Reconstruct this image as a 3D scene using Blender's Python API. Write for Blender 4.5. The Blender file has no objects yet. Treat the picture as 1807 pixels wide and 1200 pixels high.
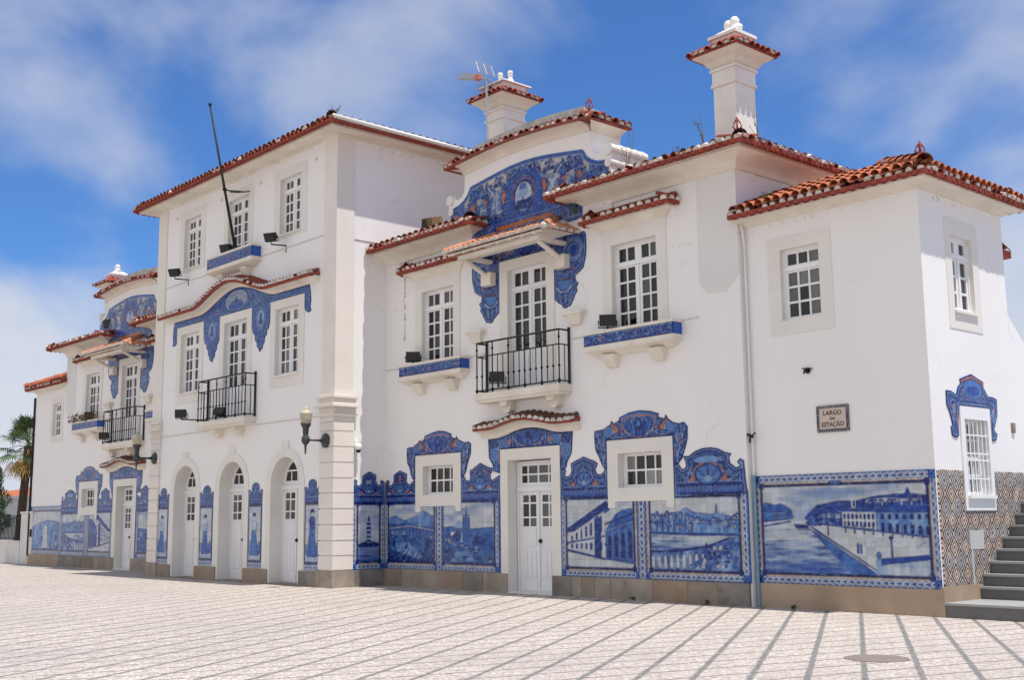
import bpy, bmesh, math, random
import numpy as np
from mathutils import Vector, Matrix

random.seed(4)
SC = bpy.context.scene
COL = SC.collection
R_ = math.radians

# ------------------------------------------------------------------ camera
cam_d = bpy.data.cameras.new("camera")
cam = bpy.data.objects.new("camera", cam_d)
COL.objects.link(cam)
cam_d.sensor_width = 36.0
cam_d.lens = 2062.8 * 36.0 / 1807.0
cam_d.clip_start = 0.1
cam_d.clip_end = 5000
_yaw, _pitch, _roll = 0.8406, 0.1523, -0.0110
_cy, _sy, _cp, _sp = math.cos(_yaw), math.sin(_yaw), math.cos(_pitch), math.sin(_pitch)
_f = Vector((-_sy * _cp, _cy * _cp, _sp))
_r = Vector((_cy, _sy, 0))
_u = _r.cross(_f)
_cr, _sr = math.cos(_roll), math.sin(_roll)
_r2 = _r * _cr + _u * _sr
_u2 = -_r * _sr + _u * _cr
_m = Matrix.Identity(4)
for _i in range(3):
    _m[_i][0], _m[_i][1], _m[_i][2] = _r2[_i], _u2[_i], -_f[_i]
_m[0][3], _m[1][3], _m[2][3] = 26.794, -15.867, 1.4565
cam.matrix_world = _m
SC.camera = cam

# ------------------------------------------------------------------ light
SUN_EL, SUN_AZ = R_(72.5), R_(2.5)          # azimuth measured from +X towards +Y
sun_d = bpy.data.lights.new("sun", 'SUN')
sun_d.energy = 4.5
sun_d.angle = R_(0.53)
sun_d.color = (1.0, 0.95, 0.88)
sun = bpy.data.objects.new("sun", sun_d)
COL.objects.link(sun)
_sd = Vector((math.cos(SUN_EL) * math.cos(SUN_AZ), math.cos(SUN_EL) * math.sin(SUN_AZ), math.sin(SUN_EL)))
sun.rotation_euler = _sd.to_track_quat('Z', 'Y').to_euler()
sun.location = (30, 0, 40)

W = bpy.data.worlds.new("World")
SC.world = W
W.use_nodes = True
wt = W.node_tree
for n in list(wt.nodes):
    wt.nodes.remove(n)


def wn(t, **k):
    n = wt.nodes.new(t)
    for a, b in k.items():
        setattr(n, a, b)
    return n


def wl(a, b):
    wt.links.new(a, b)


sky = wn('ShaderNodeTexSky', sky_type='NISHITA', sun_disc=False)
sky.sun_elevation = SUN_EL
sky.sun_rotation = math.pi / 2 - SUN_AZ
sky.air_density = 1.0
sky.dust_density = 0.4
sky.ozone_density = 3.0
tc = wn('ShaderNodeTexCoord')
sep = wn('ShaderNodeSeparateXYZ')
wl(tc.outputs['Generated'], sep.inputs[0])
# deep summer blue away from the horizon
hs = wn('ShaderNodeMixRGB', blend_type='MULTIPLY')
hs.inputs[0].default_value = 1.0
hs.inputs[2].default_value = (0.50, 0.82, 1.24, 1)
wl(sky.outputs[0], hs.inputs[1])
# clouds: soft rising veils (noise in direction space, stretched upwards)
mp = wn('ShaderNodeMapping')
mp.inputs['Location'].default_value = (15.1, 2.2, 5.7)
mp.inputs['Rotation'].default_value = (0.25, 0.15, 0.6)
mp.inputs['Scale'].default_value = (2.1, 2.1, 2.9)
wl(tc.outputs['Generated'], mp.inputs[0])
n1 = wn('ShaderNodeTexNoise')
n1.inputs['Scale'].default_value = 2.0
n1.inputs['Detail'].default_value = 6
n1.inputs['Roughness'].default_value = 0.48
n1.inputs['Distortion'].default_value = 0.25
wl(mp.outputs[0], n1.inputs['Vector'])
low = wn('ShaderNodeMapRange')          # more cloud towards the horizon
low.inputs['From Min'].default_value = 0.02
low.inputs['From Max'].default_value = 0.36
low.inputs['To Min'].default_value = 0.25
low.inputs['To Max'].default_value = -0.03
wl(sep.outputs['Z'], low.inputs['Value'])
ad = wn('ShaderNodeMath', operation='ADD')
wl(n1.outputs[0], ad.inputs[0])
wl(low.outputs[0], ad.inputs[1])
cr = wn('ShaderNodeValToRGB')
cr.color_ramp.elements[0].position = 0.43
cr.color_ramp.elements[1].position = 0.70
cr.color_ramp.interpolation = 'EASE'
back = wn('ShaderNodeMapRange')         # unseen bright cloud, added behind the camera to lift the shaded front
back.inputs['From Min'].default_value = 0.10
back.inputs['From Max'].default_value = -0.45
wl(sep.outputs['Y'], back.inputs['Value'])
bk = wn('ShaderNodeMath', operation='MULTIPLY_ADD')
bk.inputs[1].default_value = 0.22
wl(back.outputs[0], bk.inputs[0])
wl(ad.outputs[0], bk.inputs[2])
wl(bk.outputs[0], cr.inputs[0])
n2 = wn('ShaderNodeTexNoise')
n2.inputs['Scale'].default_value = 3.0
n2.inputs['Detail'].default_value = 5
wl(mp.outputs[0], n2.inputs['Vector'])
cc = wn('ShaderNodeMixRGB')
cc.inputs[1].default_value = (4.0, 4.5, 5.7, 1)
cc.inputs[2].default_value = (7.6, 7.7, 8.0, 1)
wl(n2.outputs[0], cc.inputs[0])
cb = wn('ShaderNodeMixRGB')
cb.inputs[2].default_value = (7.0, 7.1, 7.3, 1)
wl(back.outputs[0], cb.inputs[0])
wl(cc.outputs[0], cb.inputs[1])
mx = wn('ShaderNodeMixRGB')
mu = wn('ShaderNodeMath', operation='MULTIPLY')
op = wn('ShaderNodeMapRange')           # thin veils high up, denser banks low down
op.inputs['From Min'].default_value = 0.14
op.inputs['From Max'].default_value = 0.32
op.inputs['To Min'].default_value = 0.95
op.inputs['To Max'].default_value = 0.62
wl(sep.outputs['Z'], op.inputs['Value'])
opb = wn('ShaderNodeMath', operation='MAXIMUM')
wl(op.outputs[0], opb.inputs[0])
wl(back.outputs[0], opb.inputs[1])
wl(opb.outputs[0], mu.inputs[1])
wl(cr.outputs[0], mu.inputs[0])
wl(mu.outputs[0], mx.inputs[0])
wl(hs.outputs[0], mx.inputs[1])
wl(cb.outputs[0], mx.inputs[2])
bg = wn('ShaderNodeBackground')
bg.inputs[1].default_value = 0.1
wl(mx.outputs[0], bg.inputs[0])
wo = wn('ShaderNodeOutputWorld')
wl(bg.outputs[0], wo.inputs[0])

SC.view_settings.view_transform = 'Standard'
SC.view_settings.look = 'None'
SC.view_settings.gamma = 1.0
SC.view_settings.exposure = 0.20
SC.cycles.max_bounces = 8
SC.cycles.diffuse_bounces = 5

# ------------------------------------------------------------------ materials
def mat(name, col, rough=0.8, spec=0.3, metal=0.0, var=0.0, vscale=3.0, vcol=None, bump=0.0, bscale=60.0,
        stretch=None, fine=0.0, spots=None):
    """Principled material with object-space noise variation (col -> vcol), fine grain, bump and optional stain spots."""
    m = bpy.data.materials.new(name)
    m.use_nodes = True
    t = m.node_tree
    b = t.nodes['Principled BSDF']
    b.inputs['Roughness'].default_value = rough
    b.inputs['Metallic'].default_value = metal
    b.inputs['Specular IOR Level'].default_value = spec
    b.inputs['Base Color'].default_value = (*col, 1)
    c = t.nodes.new('ShaderNodeTexCoord')
    vec = c.outputs['Object']
    if stretch:
        mpn = t.nodes.new('ShaderNodeMapping')
        mpn.inputs['Scale'].default_value = stretch
        t.links.new(vec, mpn.inputs[0])
        vec = mpn.outputs[0]
    last = None
    if vcol is not None and var > 0:
        nz = t.nodes.new('ShaderNodeTexNoise')
        nz.inputs['Scale'].default_value = vscale
        nz.inputs['Detail'].default_value = 8
        nz.inputs['Roughness'].default_value = 0.62
        t.links.new(vec, nz.inputs['Vector'])
        rp = t.nodes.new('ShaderNodeMapRange')
        rp.inputs['From Min'].default_value = 0.36
        rp.inputs['From Max'].default_value = 0.72
        rp.inputs['To Max'].default_value = var
        t.links.new(nz.outputs[0], rp.inputs['Value'])
        mixn = t.nodes.new('ShaderNodeMixRGB')
        mixn.inputs[1].default_value = (*col, 1)
        mixn.inputs[2].default_value = (*vcol, 1)
        t.links.new(rp.outputs[0], mixn.inputs[0])
        last = mixn.outputs[0]
    if spots:
        scol, sscale, thr, amt = spots
        n2_ = t.nodes.new('ShaderNodeTexNoise')
        n2_.inputs['Scale'].default_value = sscale
        n2_.inputs['Detail'].default_value = 10
        n2_.inputs['Roughness'].default_value = 0.75
        t.links.new(c.outputs['Object'], n2_.inputs['Vector'])
        r2_ = t.nodes.new('ShaderNodeMapRange')
        r2_.inputs['From Min'].default_value = thr
        r2_.inputs['From Max'].default_value = thr + 0.12
        r2_.inputs['To Max'].default_value = amt
        t.links.new(n2_.outputs[0], r2_.inputs['Value'])
        mx2 = t.nodes.new('ShaderNodeMixRGB')
        mx2.inputs[2].default_value = (*scol, 1)
        if last is not None:
            t.links.new(last, mx2.inputs[1])
        else:
            mx2.inputs[1].default_value = (*col, 1)
        t.links.new(r2_.outputs[0], mx2.inputs[0])
        last = mx2.outputs[0]
    if fine > 0:
        nf = t.nodes.new('ShaderNodeTexNoise')
        nf.inputs['Scale'].default_value = 45
        nf.inputs['Detail'].default_value = 4
        t.links.new(c.outputs['Object'], nf.inputs['Vector'])
        rf = t.nodes.new('ShaderNodeMapRange')
        rf.inputs['To Min'].default_value = 1 - fine
        rf.inputs['To Max'].default_value = 1 + fine
        t.links.new(nf.outputs[0], rf.inputs['Value'])
        ml = t.nodes.new('ShaderNodeMixRGB')
        ml.blend_type = 'MULTIPLY'
        ml.inputs[0].default_value = 1
        if last is not None:
            t.links.new(last, ml.inputs[1])
        else:
            ml.inputs[1].default_value = (*col, 1)
        t.links.new(rf.outputs[0], ml.inputs[2])
        last = ml.outputs[0]
    if last is not None:
        t.links.new(last, b.inputs['Base Color'])
    if bump > 0:
        nb = t.nodes.new('ShaderNodeTexNoise')
        nb.inputs['Scale'].default_value = bscale
        nb.inputs['Detail'].default_value = 4
        t.links.new(c.outputs['Object'], nb.inputs['Vector'])
        bp = t.nodes.new('ShaderNodeBump')
        bp.inputs['Strength'].default_value = bump
        bp.inputs['Distance'].default_value = 0.01
        t.links.new(nb.outputs[0], bp.inputs['Height'])
        t.links.new(bp.outputs[0], b.inputs['Normal'])
    return m


def attr_mat(name, rough=0.2, spec=0.5, attr='col', noise=0.0):
    m = bpy.data.materials.new(name)
    m.use_nodes = True
    t = m.node_tree
    b = t.nodes['Principled BSDF']
    b.inputs['Roughness'].default_value = rough
    b.inputs['Specular IOR Level'].default_value = spec
    a = t.nodes.new('ShaderNodeAttribute')
    a.attribute_name = attr
    t.links.new(a.outputs['Color'], b.inputs['Base Color'])
    if noise:
        c = t.nodes.new('ShaderNodeTexCoord')
        nb = t.nodes.new('ShaderNodeTexNoise')
        nb.inputs['Scale'].default_value = 4.0
        t.links.new(c.outputs['Object'], nb.inputs['Vector'])
        bp = t.nodes.new('ShaderNodeBump')
        bp.inputs['Strength'].default_value = noise
        bp.inputs['Distance'].default_value = 0.02
        t.links.new(nb.outputs[0], bp.inputs['Height'])
        t.links.new(bp.outputs[0], b.inputs['Normal'])
    return m


M = {}
M['plaster'] = mat('plaster', (0.80, 0.785, 0.775), 0.9, 0.15, var=0.30, vscale=0.7, vcol=(0.72, 0.70, 0.675), bump=0.12, bscale=25,
                   stretch=(1, 1, 0.35), fine=0.02, spots=((0.50, 0.46, 0.41), 0.9, 0.70, 0.30))


def weather(m):
    """grime with its own places: specks under the eaves, a mossy run near the tall block, rising dirt and hairline cracks"""
    t = m.node_tree
    bs = t.nodes['Principled BSDF']
    src = bs.inputs['Base Color'].links[0].from_socket
    N, Lk = t.nodes.new, t.links.new
    c = N('ShaderNodeTexCoord')
    sp = N('ShaderNodeSeparateXYZ')
    Lk(c.outputs['Object'], sp.inputs[0])

    def m_(op, a, b=0.0, cl=False):
        n = N('ShaderNodeMath')
        n.operation = op
        n.use_clamp = cl
        for i, q in enumerate((a, b)):
            if isinstance(q, (int, float)):
                n.inputs[i].default_value = q
            else:
                Lk(q, n.inputs[i])
        return n.outputs[0]

    def noise(scale, detail=8, rough=.7, st=None):
        n = N('ShaderNodeTexNoise')
        n.inputs['Scale'].default_value = scale
        n.inputs['Detail'].default_value = detail
        n.inputs['Roughness'].default_value = rough
        if st:
            mp_ = N('ShaderNodeMapping')
            mp_.inputs['Scale'].default_value = st
            Lk(c.outputs['Object'], mp_.inputs[0])
            Lk(mp_.outputs[0], n.inputs['Vector'])
        else:
            Lk(c.outputs['Object'], n.inputs['Vector'])
        return n.outputs[0]

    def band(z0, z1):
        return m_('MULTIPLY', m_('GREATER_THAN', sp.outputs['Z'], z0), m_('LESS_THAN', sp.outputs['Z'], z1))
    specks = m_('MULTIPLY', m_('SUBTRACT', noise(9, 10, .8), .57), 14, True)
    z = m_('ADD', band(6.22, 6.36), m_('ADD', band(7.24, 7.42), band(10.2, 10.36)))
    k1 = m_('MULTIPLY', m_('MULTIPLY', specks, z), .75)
    streak = m_('MULTIPLY', m_('SUBTRACT', noise(1.0, 9, .72, (7, 7, .35)), .60), 6, True)
    zz = m_('ADD', m_('MULTIPLY', band(5.2, 6.36), .5), m_('ADD', m_('MULTIPLY', band(6.6, 7.42), .8), band(9.5, 10.36)))
    k2 = m_('MULTIPLY', m_('MULTIPLY', streak, m_('ADD', zz, .25)), .24)
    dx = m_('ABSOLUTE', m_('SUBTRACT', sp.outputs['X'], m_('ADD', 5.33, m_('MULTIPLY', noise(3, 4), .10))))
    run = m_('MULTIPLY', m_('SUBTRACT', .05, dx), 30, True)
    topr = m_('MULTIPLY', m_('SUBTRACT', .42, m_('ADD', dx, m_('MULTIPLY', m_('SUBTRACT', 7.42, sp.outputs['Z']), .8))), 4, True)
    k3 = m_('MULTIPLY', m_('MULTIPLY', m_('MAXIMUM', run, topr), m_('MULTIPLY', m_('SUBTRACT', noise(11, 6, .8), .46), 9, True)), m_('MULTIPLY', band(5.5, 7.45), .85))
    rise = m_('MULTIPLY', m_('MULTIPLY', m_('SUBTRACT', 1.1, sp.outputs['Z']), 1.0, True), m_('MULTIPLY', m_('SUBTRACT', noise(2.2, 8), .45), 3, True))
    k4 = m_('MULTIPLY', rise, .3)
    vo = N('ShaderNodeTexVoronoi')
    vo.feature = 'DISTANCE_TO_EDGE'
    vo.inputs['Scale'].default_value = .55
    wv = N('ShaderNodeMixRGB')
    wv.blend_type = 'ADD'
    wv.inputs[0].default_value = .35
    nn = N('ShaderNodeTexNoise')
    nn.inputs['Scale'].default_value = 2.5
    nn.inputs['Detail'].default_value = 6
    Lk(c.outputs['Object'], nn.inputs['Vector'])
    Lk(c.outputs['Object'], wv.inputs[1])
    Lk(nn.outputs['Color'], wv.inputs[2])
    Lk(wv.outputs[0], vo.inputs['Vector'])
    crack = m_('MULTIPLY', m_('SUBTRACT', .006, vo.outputs[0]), 400, True)
    k5 = m_('MULTIPLY', m_('MULTIPLY', crack, m_('MULTIPLY', m_('SUBTRACT', noise(.6, 2), .53), 8, True)), .28)
    out = src
    for k, col in ((k5, (.40, .37, .34)), (k4, (.50, .45, .39)), (k2, (.42, .39, .35)), (k1, (.22, .19, .16)), (k3, (.07, .06, .05))):
        x = N('ShaderNodeMixRGB')
        x.inputs[2].default_value = (*col, 1)
        Lk(k, x.inputs[0])
        Lk(out, x.inputs[1])
        out = x.outputs[0]
    Lk(out, bs.inputs['Base Color'])


weather(M['plaster'])
M['surround'] = mat('painted_surround', (0.745, 0.72, 0.675), 0.85, 0.2, var=0.6, vscale=1.5, vcol=(0.65, 0.62, 0.57), fine=0.03,
                    spots=((0.42, 0.37, 0.31), 4.0, 0.68, 0.5))
M['pilaster'] = mat('pilaster_stone', (0.745, 0.70, 0.645), 0.8, 0.2, var=0.5, vscale=2.0, vcol=(0.67, 0.61, 0.545), bump=0.15, bscale=40, fine=0.03)
M['cornice'] = mat('cornice_paint', (0.76, 0.71, 0.63), 0.85, 0.2, var=0.8, vscale=1.6, vcol=(0.60, 0.545, 0.46), fine=0.04,
                   spots=((0.17, 0.14, 0.11), 5.0, 0.62, 0.8))
for _n, _c, _v in (('granite', (.30, .245, .19), (.17, .14, .11)), ('granite_pale', (.36, .31, .255), (.23, .185, .145)), ('granite_rust', (.29, .20, .14), (.34, .28, .22)), ('granite_grey', (.25, .225, .20), (.13, .115, .10))):
    M[_n] = mat('plinth_' + _n, _c, 0.75, 0.3, var=0.95, vscale=2.2, vcol=_v, bump=0.35, bscale=30, fine=0.2, spots=((.085, .065, .05), 3.2, .57, .75))
M['tanstone'] = mat('tan_plinth_stone', (0.40, 0.30, 0.22), 0.65, 0.3, var=0.8, vscale=1.4, vcol=(0.29, 0.205, 0.145), fine=0.14, bump=.15, bscale=40, spots=((.20, .15, .11), 2.5, .6, .6))
M['tile_red'] = mat('terracotta_paint', (0.345, 0.075, 0.050), 0.85, 0.2, var=0.9, vscale=4, vcol=(0.19, 0.05, 0.038), fine=0.14,
                    spots=((0.10, 0.055, 0.045), 7, 0.60, 0.8))
M['tile_top'] = mat('weathered_red_tile', (0.30, 0.072, 0.05), 0.88, 0.15, var=0.9, vscale=5, vcol=(0.12, 0.055, 0.042), fine=0.15,
                      spots=((0.06, 0.05, 0.042), 5, 0.56, 0.85))
M['tile_dark'] = mat('dark_weathered_tile', (0.16, 0.075, 0.05), 0.9, 0.15, var=0.9, vscale=5, vcol=(0.07, 0.05, 0.04), fine=0.15)
M['pale_tile'] = mat('sunbleached_tile', (0.60, 0.27, 0.155), 0.88, 0.15, var=0.9, vscale=6, vcol=(0.38, 0.17, 0.11), fine=0.15, spots=((0.10, .08, .065), 7, .62, .7))
M['tile_old'] = mat('old_roof_tile', (0.30, 0.165, 0.115), 0.9, 0.15, var=0.9, vscale=4, vcol=(0.17, 0.115, 0.085), fine=0.15)
M['terracotta'] = mat('terracotta', (0.50, 0.165, 0.080), 0.88, 0.15, var=0.95, vscale=3.5, vcol=(0.25, 0.10, 0.062), fine=0.2,
                      spots=((0.075, 0.065, 0.052), 5, 0.56, 0.85))
M['mortar'] = mat('lime_mortar', (0.66, 0.62, 0.58), 0.9, 0.1, var=0.95, vscale=6, vcol=(0.30, 0.24, 0.20), fine=0.10,
                  spots=((0.12, 0.10, 0.08), 9, 0.62, 0.8))
M['white_wood'] = mat('white_paint', (0.80, 0.80, 0.80), 0.45, 0.4, var=0.3, vscale=5, vcol=(0.70, 0.69, 0.67), fine=0.02)
M['door_paint'] = mat('door_paint', (0.76, 0.765, 0.785), 0.45, 0.4, var=0.5, vscale=2, vcol=(0.68, 0.68, 0.69), stretch=(3, 3, 0.5), fine=0.03,
                      spots=((0.42, 0.38, 0.33), 7, 0.68, 0.5))
M['chimney'] = mat('chimney_plaster', (0.80, 0.775, 0.74), 0.9, 0.15, var=0.6, vscale=2.5, vcol=(0.62, 0.58, 0.52), fine=0.04,
                   spots=((0.22, 0.19, 0.16), 5, 0.64, 0.6))
M['iron'] = mat('black_iron', (0.014, 0.017, 0.017), 0.6, 0.25, fine=0.1)
M['lamp_iron'] = mat('lamp_iron', (0.028, 0.036, 0.036), 0.42, 0.5, var=0.6, vscale=20, vcol=(0.055, 0.06, 0.055))
M['steel'] = mat('galvanised_steel', (0.42, 0.43, 0.44), 0.45, 0.5, metal=0.6, fine=0.1)
M['pipe_white'] = mat('painted_downpipe', (0.72, 0.71, 0.70), 0.6, 0.3, var=0.4, vscale=3, vcol=(0.52, 0.50, 0.48))
M['pipe_blue'] = mat('blue_downpipe', (0.16, 0.30, 0.40), 0.5, 0.4, var=0.4, vscale=6, vcol=(0.09, 0.16, 0.22))
M['gutter'] = mat('white_gutter', (0.66, 0.65, 0.63), 0.5, 0.4, var=0.4, vscale=2, vcol=(0.60, 0.57, 0.54))
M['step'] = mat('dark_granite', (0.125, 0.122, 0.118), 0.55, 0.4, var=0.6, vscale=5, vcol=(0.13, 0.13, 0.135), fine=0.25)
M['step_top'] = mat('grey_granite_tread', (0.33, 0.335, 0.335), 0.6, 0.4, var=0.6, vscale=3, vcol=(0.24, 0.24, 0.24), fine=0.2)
M['glass'] = attr_mat('window_glass', 0.05, 0.5, noise=0.6)
M['glaze'] = attr_mat('glazed_tile', 0.24, 0.32, noise=0.15)
M['orange'] = mat('orange_plastic', (0.62, 0.16, 0.07), 0.5, 0.4)
M['lampglass'] = mat('opal_lamp_glass', (0.50, 0.455, 0.35), 0.35, 0.4, var=0.7, vscale=8, vcol=(0.34, 0.29, 0.20))
M['strip'] = mat('grey_wall_strip', (0.705, 0.69, 0.675), 0.9, 0.15, var=0.5, vscale=1.2, vcol=(0.64, 0.62, 0.60), fine=0.03)
M['string'] = mat('string_paint', (0.62, 0.59, 0.56), 0.9, 0.1, var=0.5, vscale=4, vcol=(0.48, 0.45, 0.42))
M['moss'] = mat('weathered_coping', (0.55, 0.55, 0.52), 0.9, 0.1, var=0.9, vscale=4, vcol=(0.25, 0.27, 0.23), fine=0.1)
M['manhole'] = mat('cast_manhole', (0.20, 0.165, 0.145), 0.7, 0.3, var=0.6, vscale=6, vcol=(0.27, 0.22, 0.19), bump=0.4, bscale=60, fine=0.15)
M['leaf'] = mat('palm_leaf', (0.045, 0.085, 0.022), 0.55, 0.35, var=0.9, vscale=2.5, vcol=(0.10, 0.14, 0.04))
M['drypalm'] = mat('dry_palm_leaf', (0.30, 0.19, 0.06), 0.8, 0.2, var=0.8, vscale=4, vcol=(0.20, 0.11, 0.04))
M['trunk'] = mat('palm_trunk', (0.075, 0.055, 0.04), 0.9, 0.1, var=0.9, vscale=12, vcol=(0.035, 0.026, 0.02), bump=0.6, bscale=20)
M['hedge'] = mat('cypress_foliage', (0.030, 0.060, 0.022), 0.7, 0.2, var=0.9, vscale=3, vcol=(0.06, 0.10, 0.03))
M['weed'] = mat('dry_weed', (0.14, 0.13, 0.06), 0.8, 0.1, var=0.8, vscale=9, vcol=(0.20, 0.14, 0.07))
M['weedgreen'] = mat('green_weed', (0.07, 0.11, 0.03), 0.8, 0.1, var=0.8, vscale=9, vcol=(0.14, 0.15, 0.05))
M['flower'] = mat('red_flower', (0.30, 0.045, 0.04), 0.7, 0.2)
M['housewall'] = mat('grey_house_wall', (0.40, 0.41, 0.42), 0.9, 0.1, var=0.5, vscale=0.4, vcol=(0.30, 0.31, 0.33))
M['pillar'] = mat('white_pillar', (0.70, 0.69, 0.67), 0.9, 0.1, var=0.7, vscale=1.5, vcol=(0.50, 0.48, 0.45), fine=0.05)
M['plate'] = mat('sign_plate', (0.56, 0.47, 0.40), 0.5, 0.4, var=0.5, vscale=8, vcol=(0.48, 0.40, 0.34))
M['letters'] = mat('sign_letters', (0.075, 0.055, 0.055), 0.5, 0.4)
M['rust'] = mat('brown_box', (0.22, 0.14, 0.08), 0.8, 0.2, var=0.6, vscale=9, vcol=(0.10, 0.07, 0.05))
M['black_box'] = mat('floodlight_housing', (0.008, 0.009, 0.010), 0.6, 0.2, fine=0.1)
M['floodglass'] = mat('floodlight_glass', (0.02, 0.022, 0.024), 0.2, 0.3)
M['camera_white'] = mat('camera_housing', (0.72, 0.72, 0.70), 0.4, 0.4)
M['meter'] = mat('grey_meter_plate', (0.50, 0.51, 0.49), 0.6, 0.3, var=0.4, vscale=5, vcol=(0.40, 0.40, 0.38))


# ------------------------------------------------------------------ mesh helpers
class Front:
    """Facade frame: u along X (mirrored by s), n outwards (-Y), w up."""
    def __init__(self, y0, s=1):
        self.y0, self.s = y0, s

    def pt(self, u, n, w):
        return (self.s * u, self.y0 - n, w)

    def arr(self, u, n, w):
        return np.stack([self.s * u, self.y0 - n + 0 * u, w], -1)


class Side:
    """Flank frame on a plane x = x0: u along Y, n outwards (+X times s), w up."""
    def __init__(self, x0, s=1):
        self.x0, self.s = x0, s

    def pt(self, u, n, w):
        return (self.s * (self.x0 + n), u, w)

    def arr(self, u, n, w):
        return np.stack([self.s * (self.x0 + n) + 0 * u, u, w], -1)


class Raw:
    def pt(self, x, y, z):
        return (x, y, z)


RAW = Raw()


class MB:
    def __init__(self, F=RAW):
        self.v, self.f, self.F = [], [], F
        self.c = None

    def face(self, pts):
        i = len(self.v)
        self.v += [self.F.pt(*p) for p in pts]
        self.f.append(tuple(range(i, i + len(pts))))

    def _add(self, pts, faces):
        i = len(self.v)
        self.v += [self.F.pt(*p) for p in pts]
        self.f += [tuple(i + k for k in f) for f in faces]

    def box(self, a0, a1, b0, b1, c0, c1):
        P = [(a, b, c) for a in (a0, a1) for b in (b0, b1) for c in (c0, c1)]
        self._add(P, [(0, 1, 3, 2), (4, 6, 7, 5), (0, 4, 5, 1), (2, 3, 7, 6), (0, 2, 6, 4), (1, 5, 7, 3)])

    def hexa(self, bot, top):
        """bot, top: four (x,y,z) each."""
        self._add(list(bot) + list(top), [(3, 2, 1, 0), (4, 5, 6, 7), (0, 1, 5, 4), (1, 2, 6, 5), (2, 3, 7, 6), (3, 0, 4, 7)])

    def prism(self, poly, n0, n1):
        """poly in (u,w); extruded along n."""
        k = len(poly)
        P = [(u, n0, w) for u, w in poly] + [(u, n1, w) for u, w in poly]
        F = [tuple(range(k))[::-1], tuple(range(k, 2 * k))]
        F += [(i, (i + 1) % k, k + (i + 1) % k, k + i) for i in range(k)]
        self._add(P, F)

    def plate(self, u0, u1, w0, w1, holes, nf, depth, rim=0.0, grow=0.0):
        """front sheet at n=nf with rectangular holes, reveals going back by depth, outer rim going back by rim."""
        holes = [(h[0] - grow, h[1] + grow, h[2] - grow, h[3] + grow) for h in holes]
        us = sorted({u0, u1} | {x for h in holes for x in h[:2] if u0 < x < u1})
        ws = sorted({w0, w1} | {x for h in holes for x in h[2:] if w0 < x < w1})
        for i in range(len(us) - 1):
            for j in range(len(ws) - 1):
                cu, cw = (us[i] + us[i + 1]) / 2, (ws[j] + ws[j + 1]) / 2
                if any(h[0] < cu < h[1] and h[2] < cw < h[3] for h in holes):
                    continue
                self.face([(us[i], nf, ws[j]), (us[i + 1], nf, ws[j]), (us[i + 1], nf, ws[j + 1]), (us[i], nf, ws[j + 1])])
        if depth:
            for a, b, c, d in holes:
                for p, q in (((a, c), (a, d)), ((a, d), (b, d)), ((b, d), (b, c)), ((b, c), (a, c))):
                    if p[1] == q[1] == w0 and c <= w0:
                        continue
                    self.face([(p[0], nf, p[1]), (q[0], nf, q[1]), (q[0], nf - depth, q[1]), (p[0], nf - depth, p[1])])
        if rim:
            a, b, c, d = u0, u1, w0, w1
            for p, q in (((a, c), (b, c)), ((b, c), (b, d)), ((b, d), (a, d)), ((a, d), (a, c))):
                self.face([(p[0], nf, p[1]), (q[0], nf, q[1]), (q[0], nf - rim, q[1]), (p[0], nf - rim, p[1])])

    def tube(self, pts, r, segs=8, caps=True):
        pts = [Vector(self.F.pt(*p)) for p in pts]
        rs = r if isinstance(r, (list, tuple)) else [r] * len(pts)
        base = len(self.v)
        up = Vector((0, 0, 1))
        for i, p in enumerate(pts):
            d = (pts[min(i + 1, len(pts) - 1)] - pts[max(i - 1, 0)]).normalized()
            a = d.cross(up)
            if a.length < 1e-3:
                a = Vector((1, 0, 0))
            a.normalize()
            b = d.cross(a)
            for k in range(segs):
                t = 2 * math.pi * k / segs
                self.v.append(tuple(p + (a * math.cos(t) + b * math.sin(t)) * rs[i]))
        for i in range(len(pts) - 1):
            for k in range(segs):
                k2 = (k + 1) % segs
                self.f.append((base + i * segs + k, base + i * segs + k2, base + (i + 1) * segs + k2, base + (i + 1) * segs + k))
        if caps:
            self.f.append(tuple(base + k for k in range(segs))[::-1])
            self.f.append(tuple(base + (len(pts) - 1) * segs + k for k in range(segs)))

    def lathe(self, c, prof, segs=16, axis='z'):
        """prof: (radius, height) pairs round a centre."""
        base = len(self.v)
        c = Vector(self.F.pt(*c))
        for r, h in prof:
            for k in range(segs):
                t = 2 * math.pi * k / segs
                x, y = r * math.cos(t), r * math.sin(t)
                q = (x, y, h) if axis == 'z' else ((x, h, y) if axis == 'y' else (h, x, y))
                self.v.append((c.x + q[0], c.y + q[1], c.z + q[2]))
        for i in range(len(prof) - 1):
            for k in range(segs):
                k2 = (k + 1) % segs
                self.f.append((base + i * segs + k, base + i * segs + k2, base + (i + 1) * segs + k2, base + (i + 1) * segs + k))
        self.f.append(tuple(base + k for k in range(segs))[::-1])
        self.f.append(tuple(base + (len(prof) - 1) * segs + k for k in range(segs)))

    def halfcyl(self, p0, p1, r0, r1=None, segs=6, thick=0.0, arc=1.0):
        """barrel tile from p0 (open end) to p1, bulging up."""
        r1 = r0 if r1 is None else r1
        P0, P1 = Vector(self.F.pt(*p0)), Vector(self.F.pt(*p1))
        d = (P1 - P0).normalized()
        s = d.cross(Vector((0, 0, 1)))
        s.normalize()
        upv = s.cross(d)
        base = len(self.v)
        for P, r in ((P0, r0), (P1, r1)):
            for k in range(segs + 1):
                t = math.pi * (0.5 + arc * (k / segs - 0.5))
                self.v.append(tuple(P + s * (math.cos(t) * r) + upv * (math.sin(t) * r)))
        n = segs + 1
        for k in range(segs):
            self.f.append((base + k, base + k + 1, base + n + k + 1, base + n + k))
        return base

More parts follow.
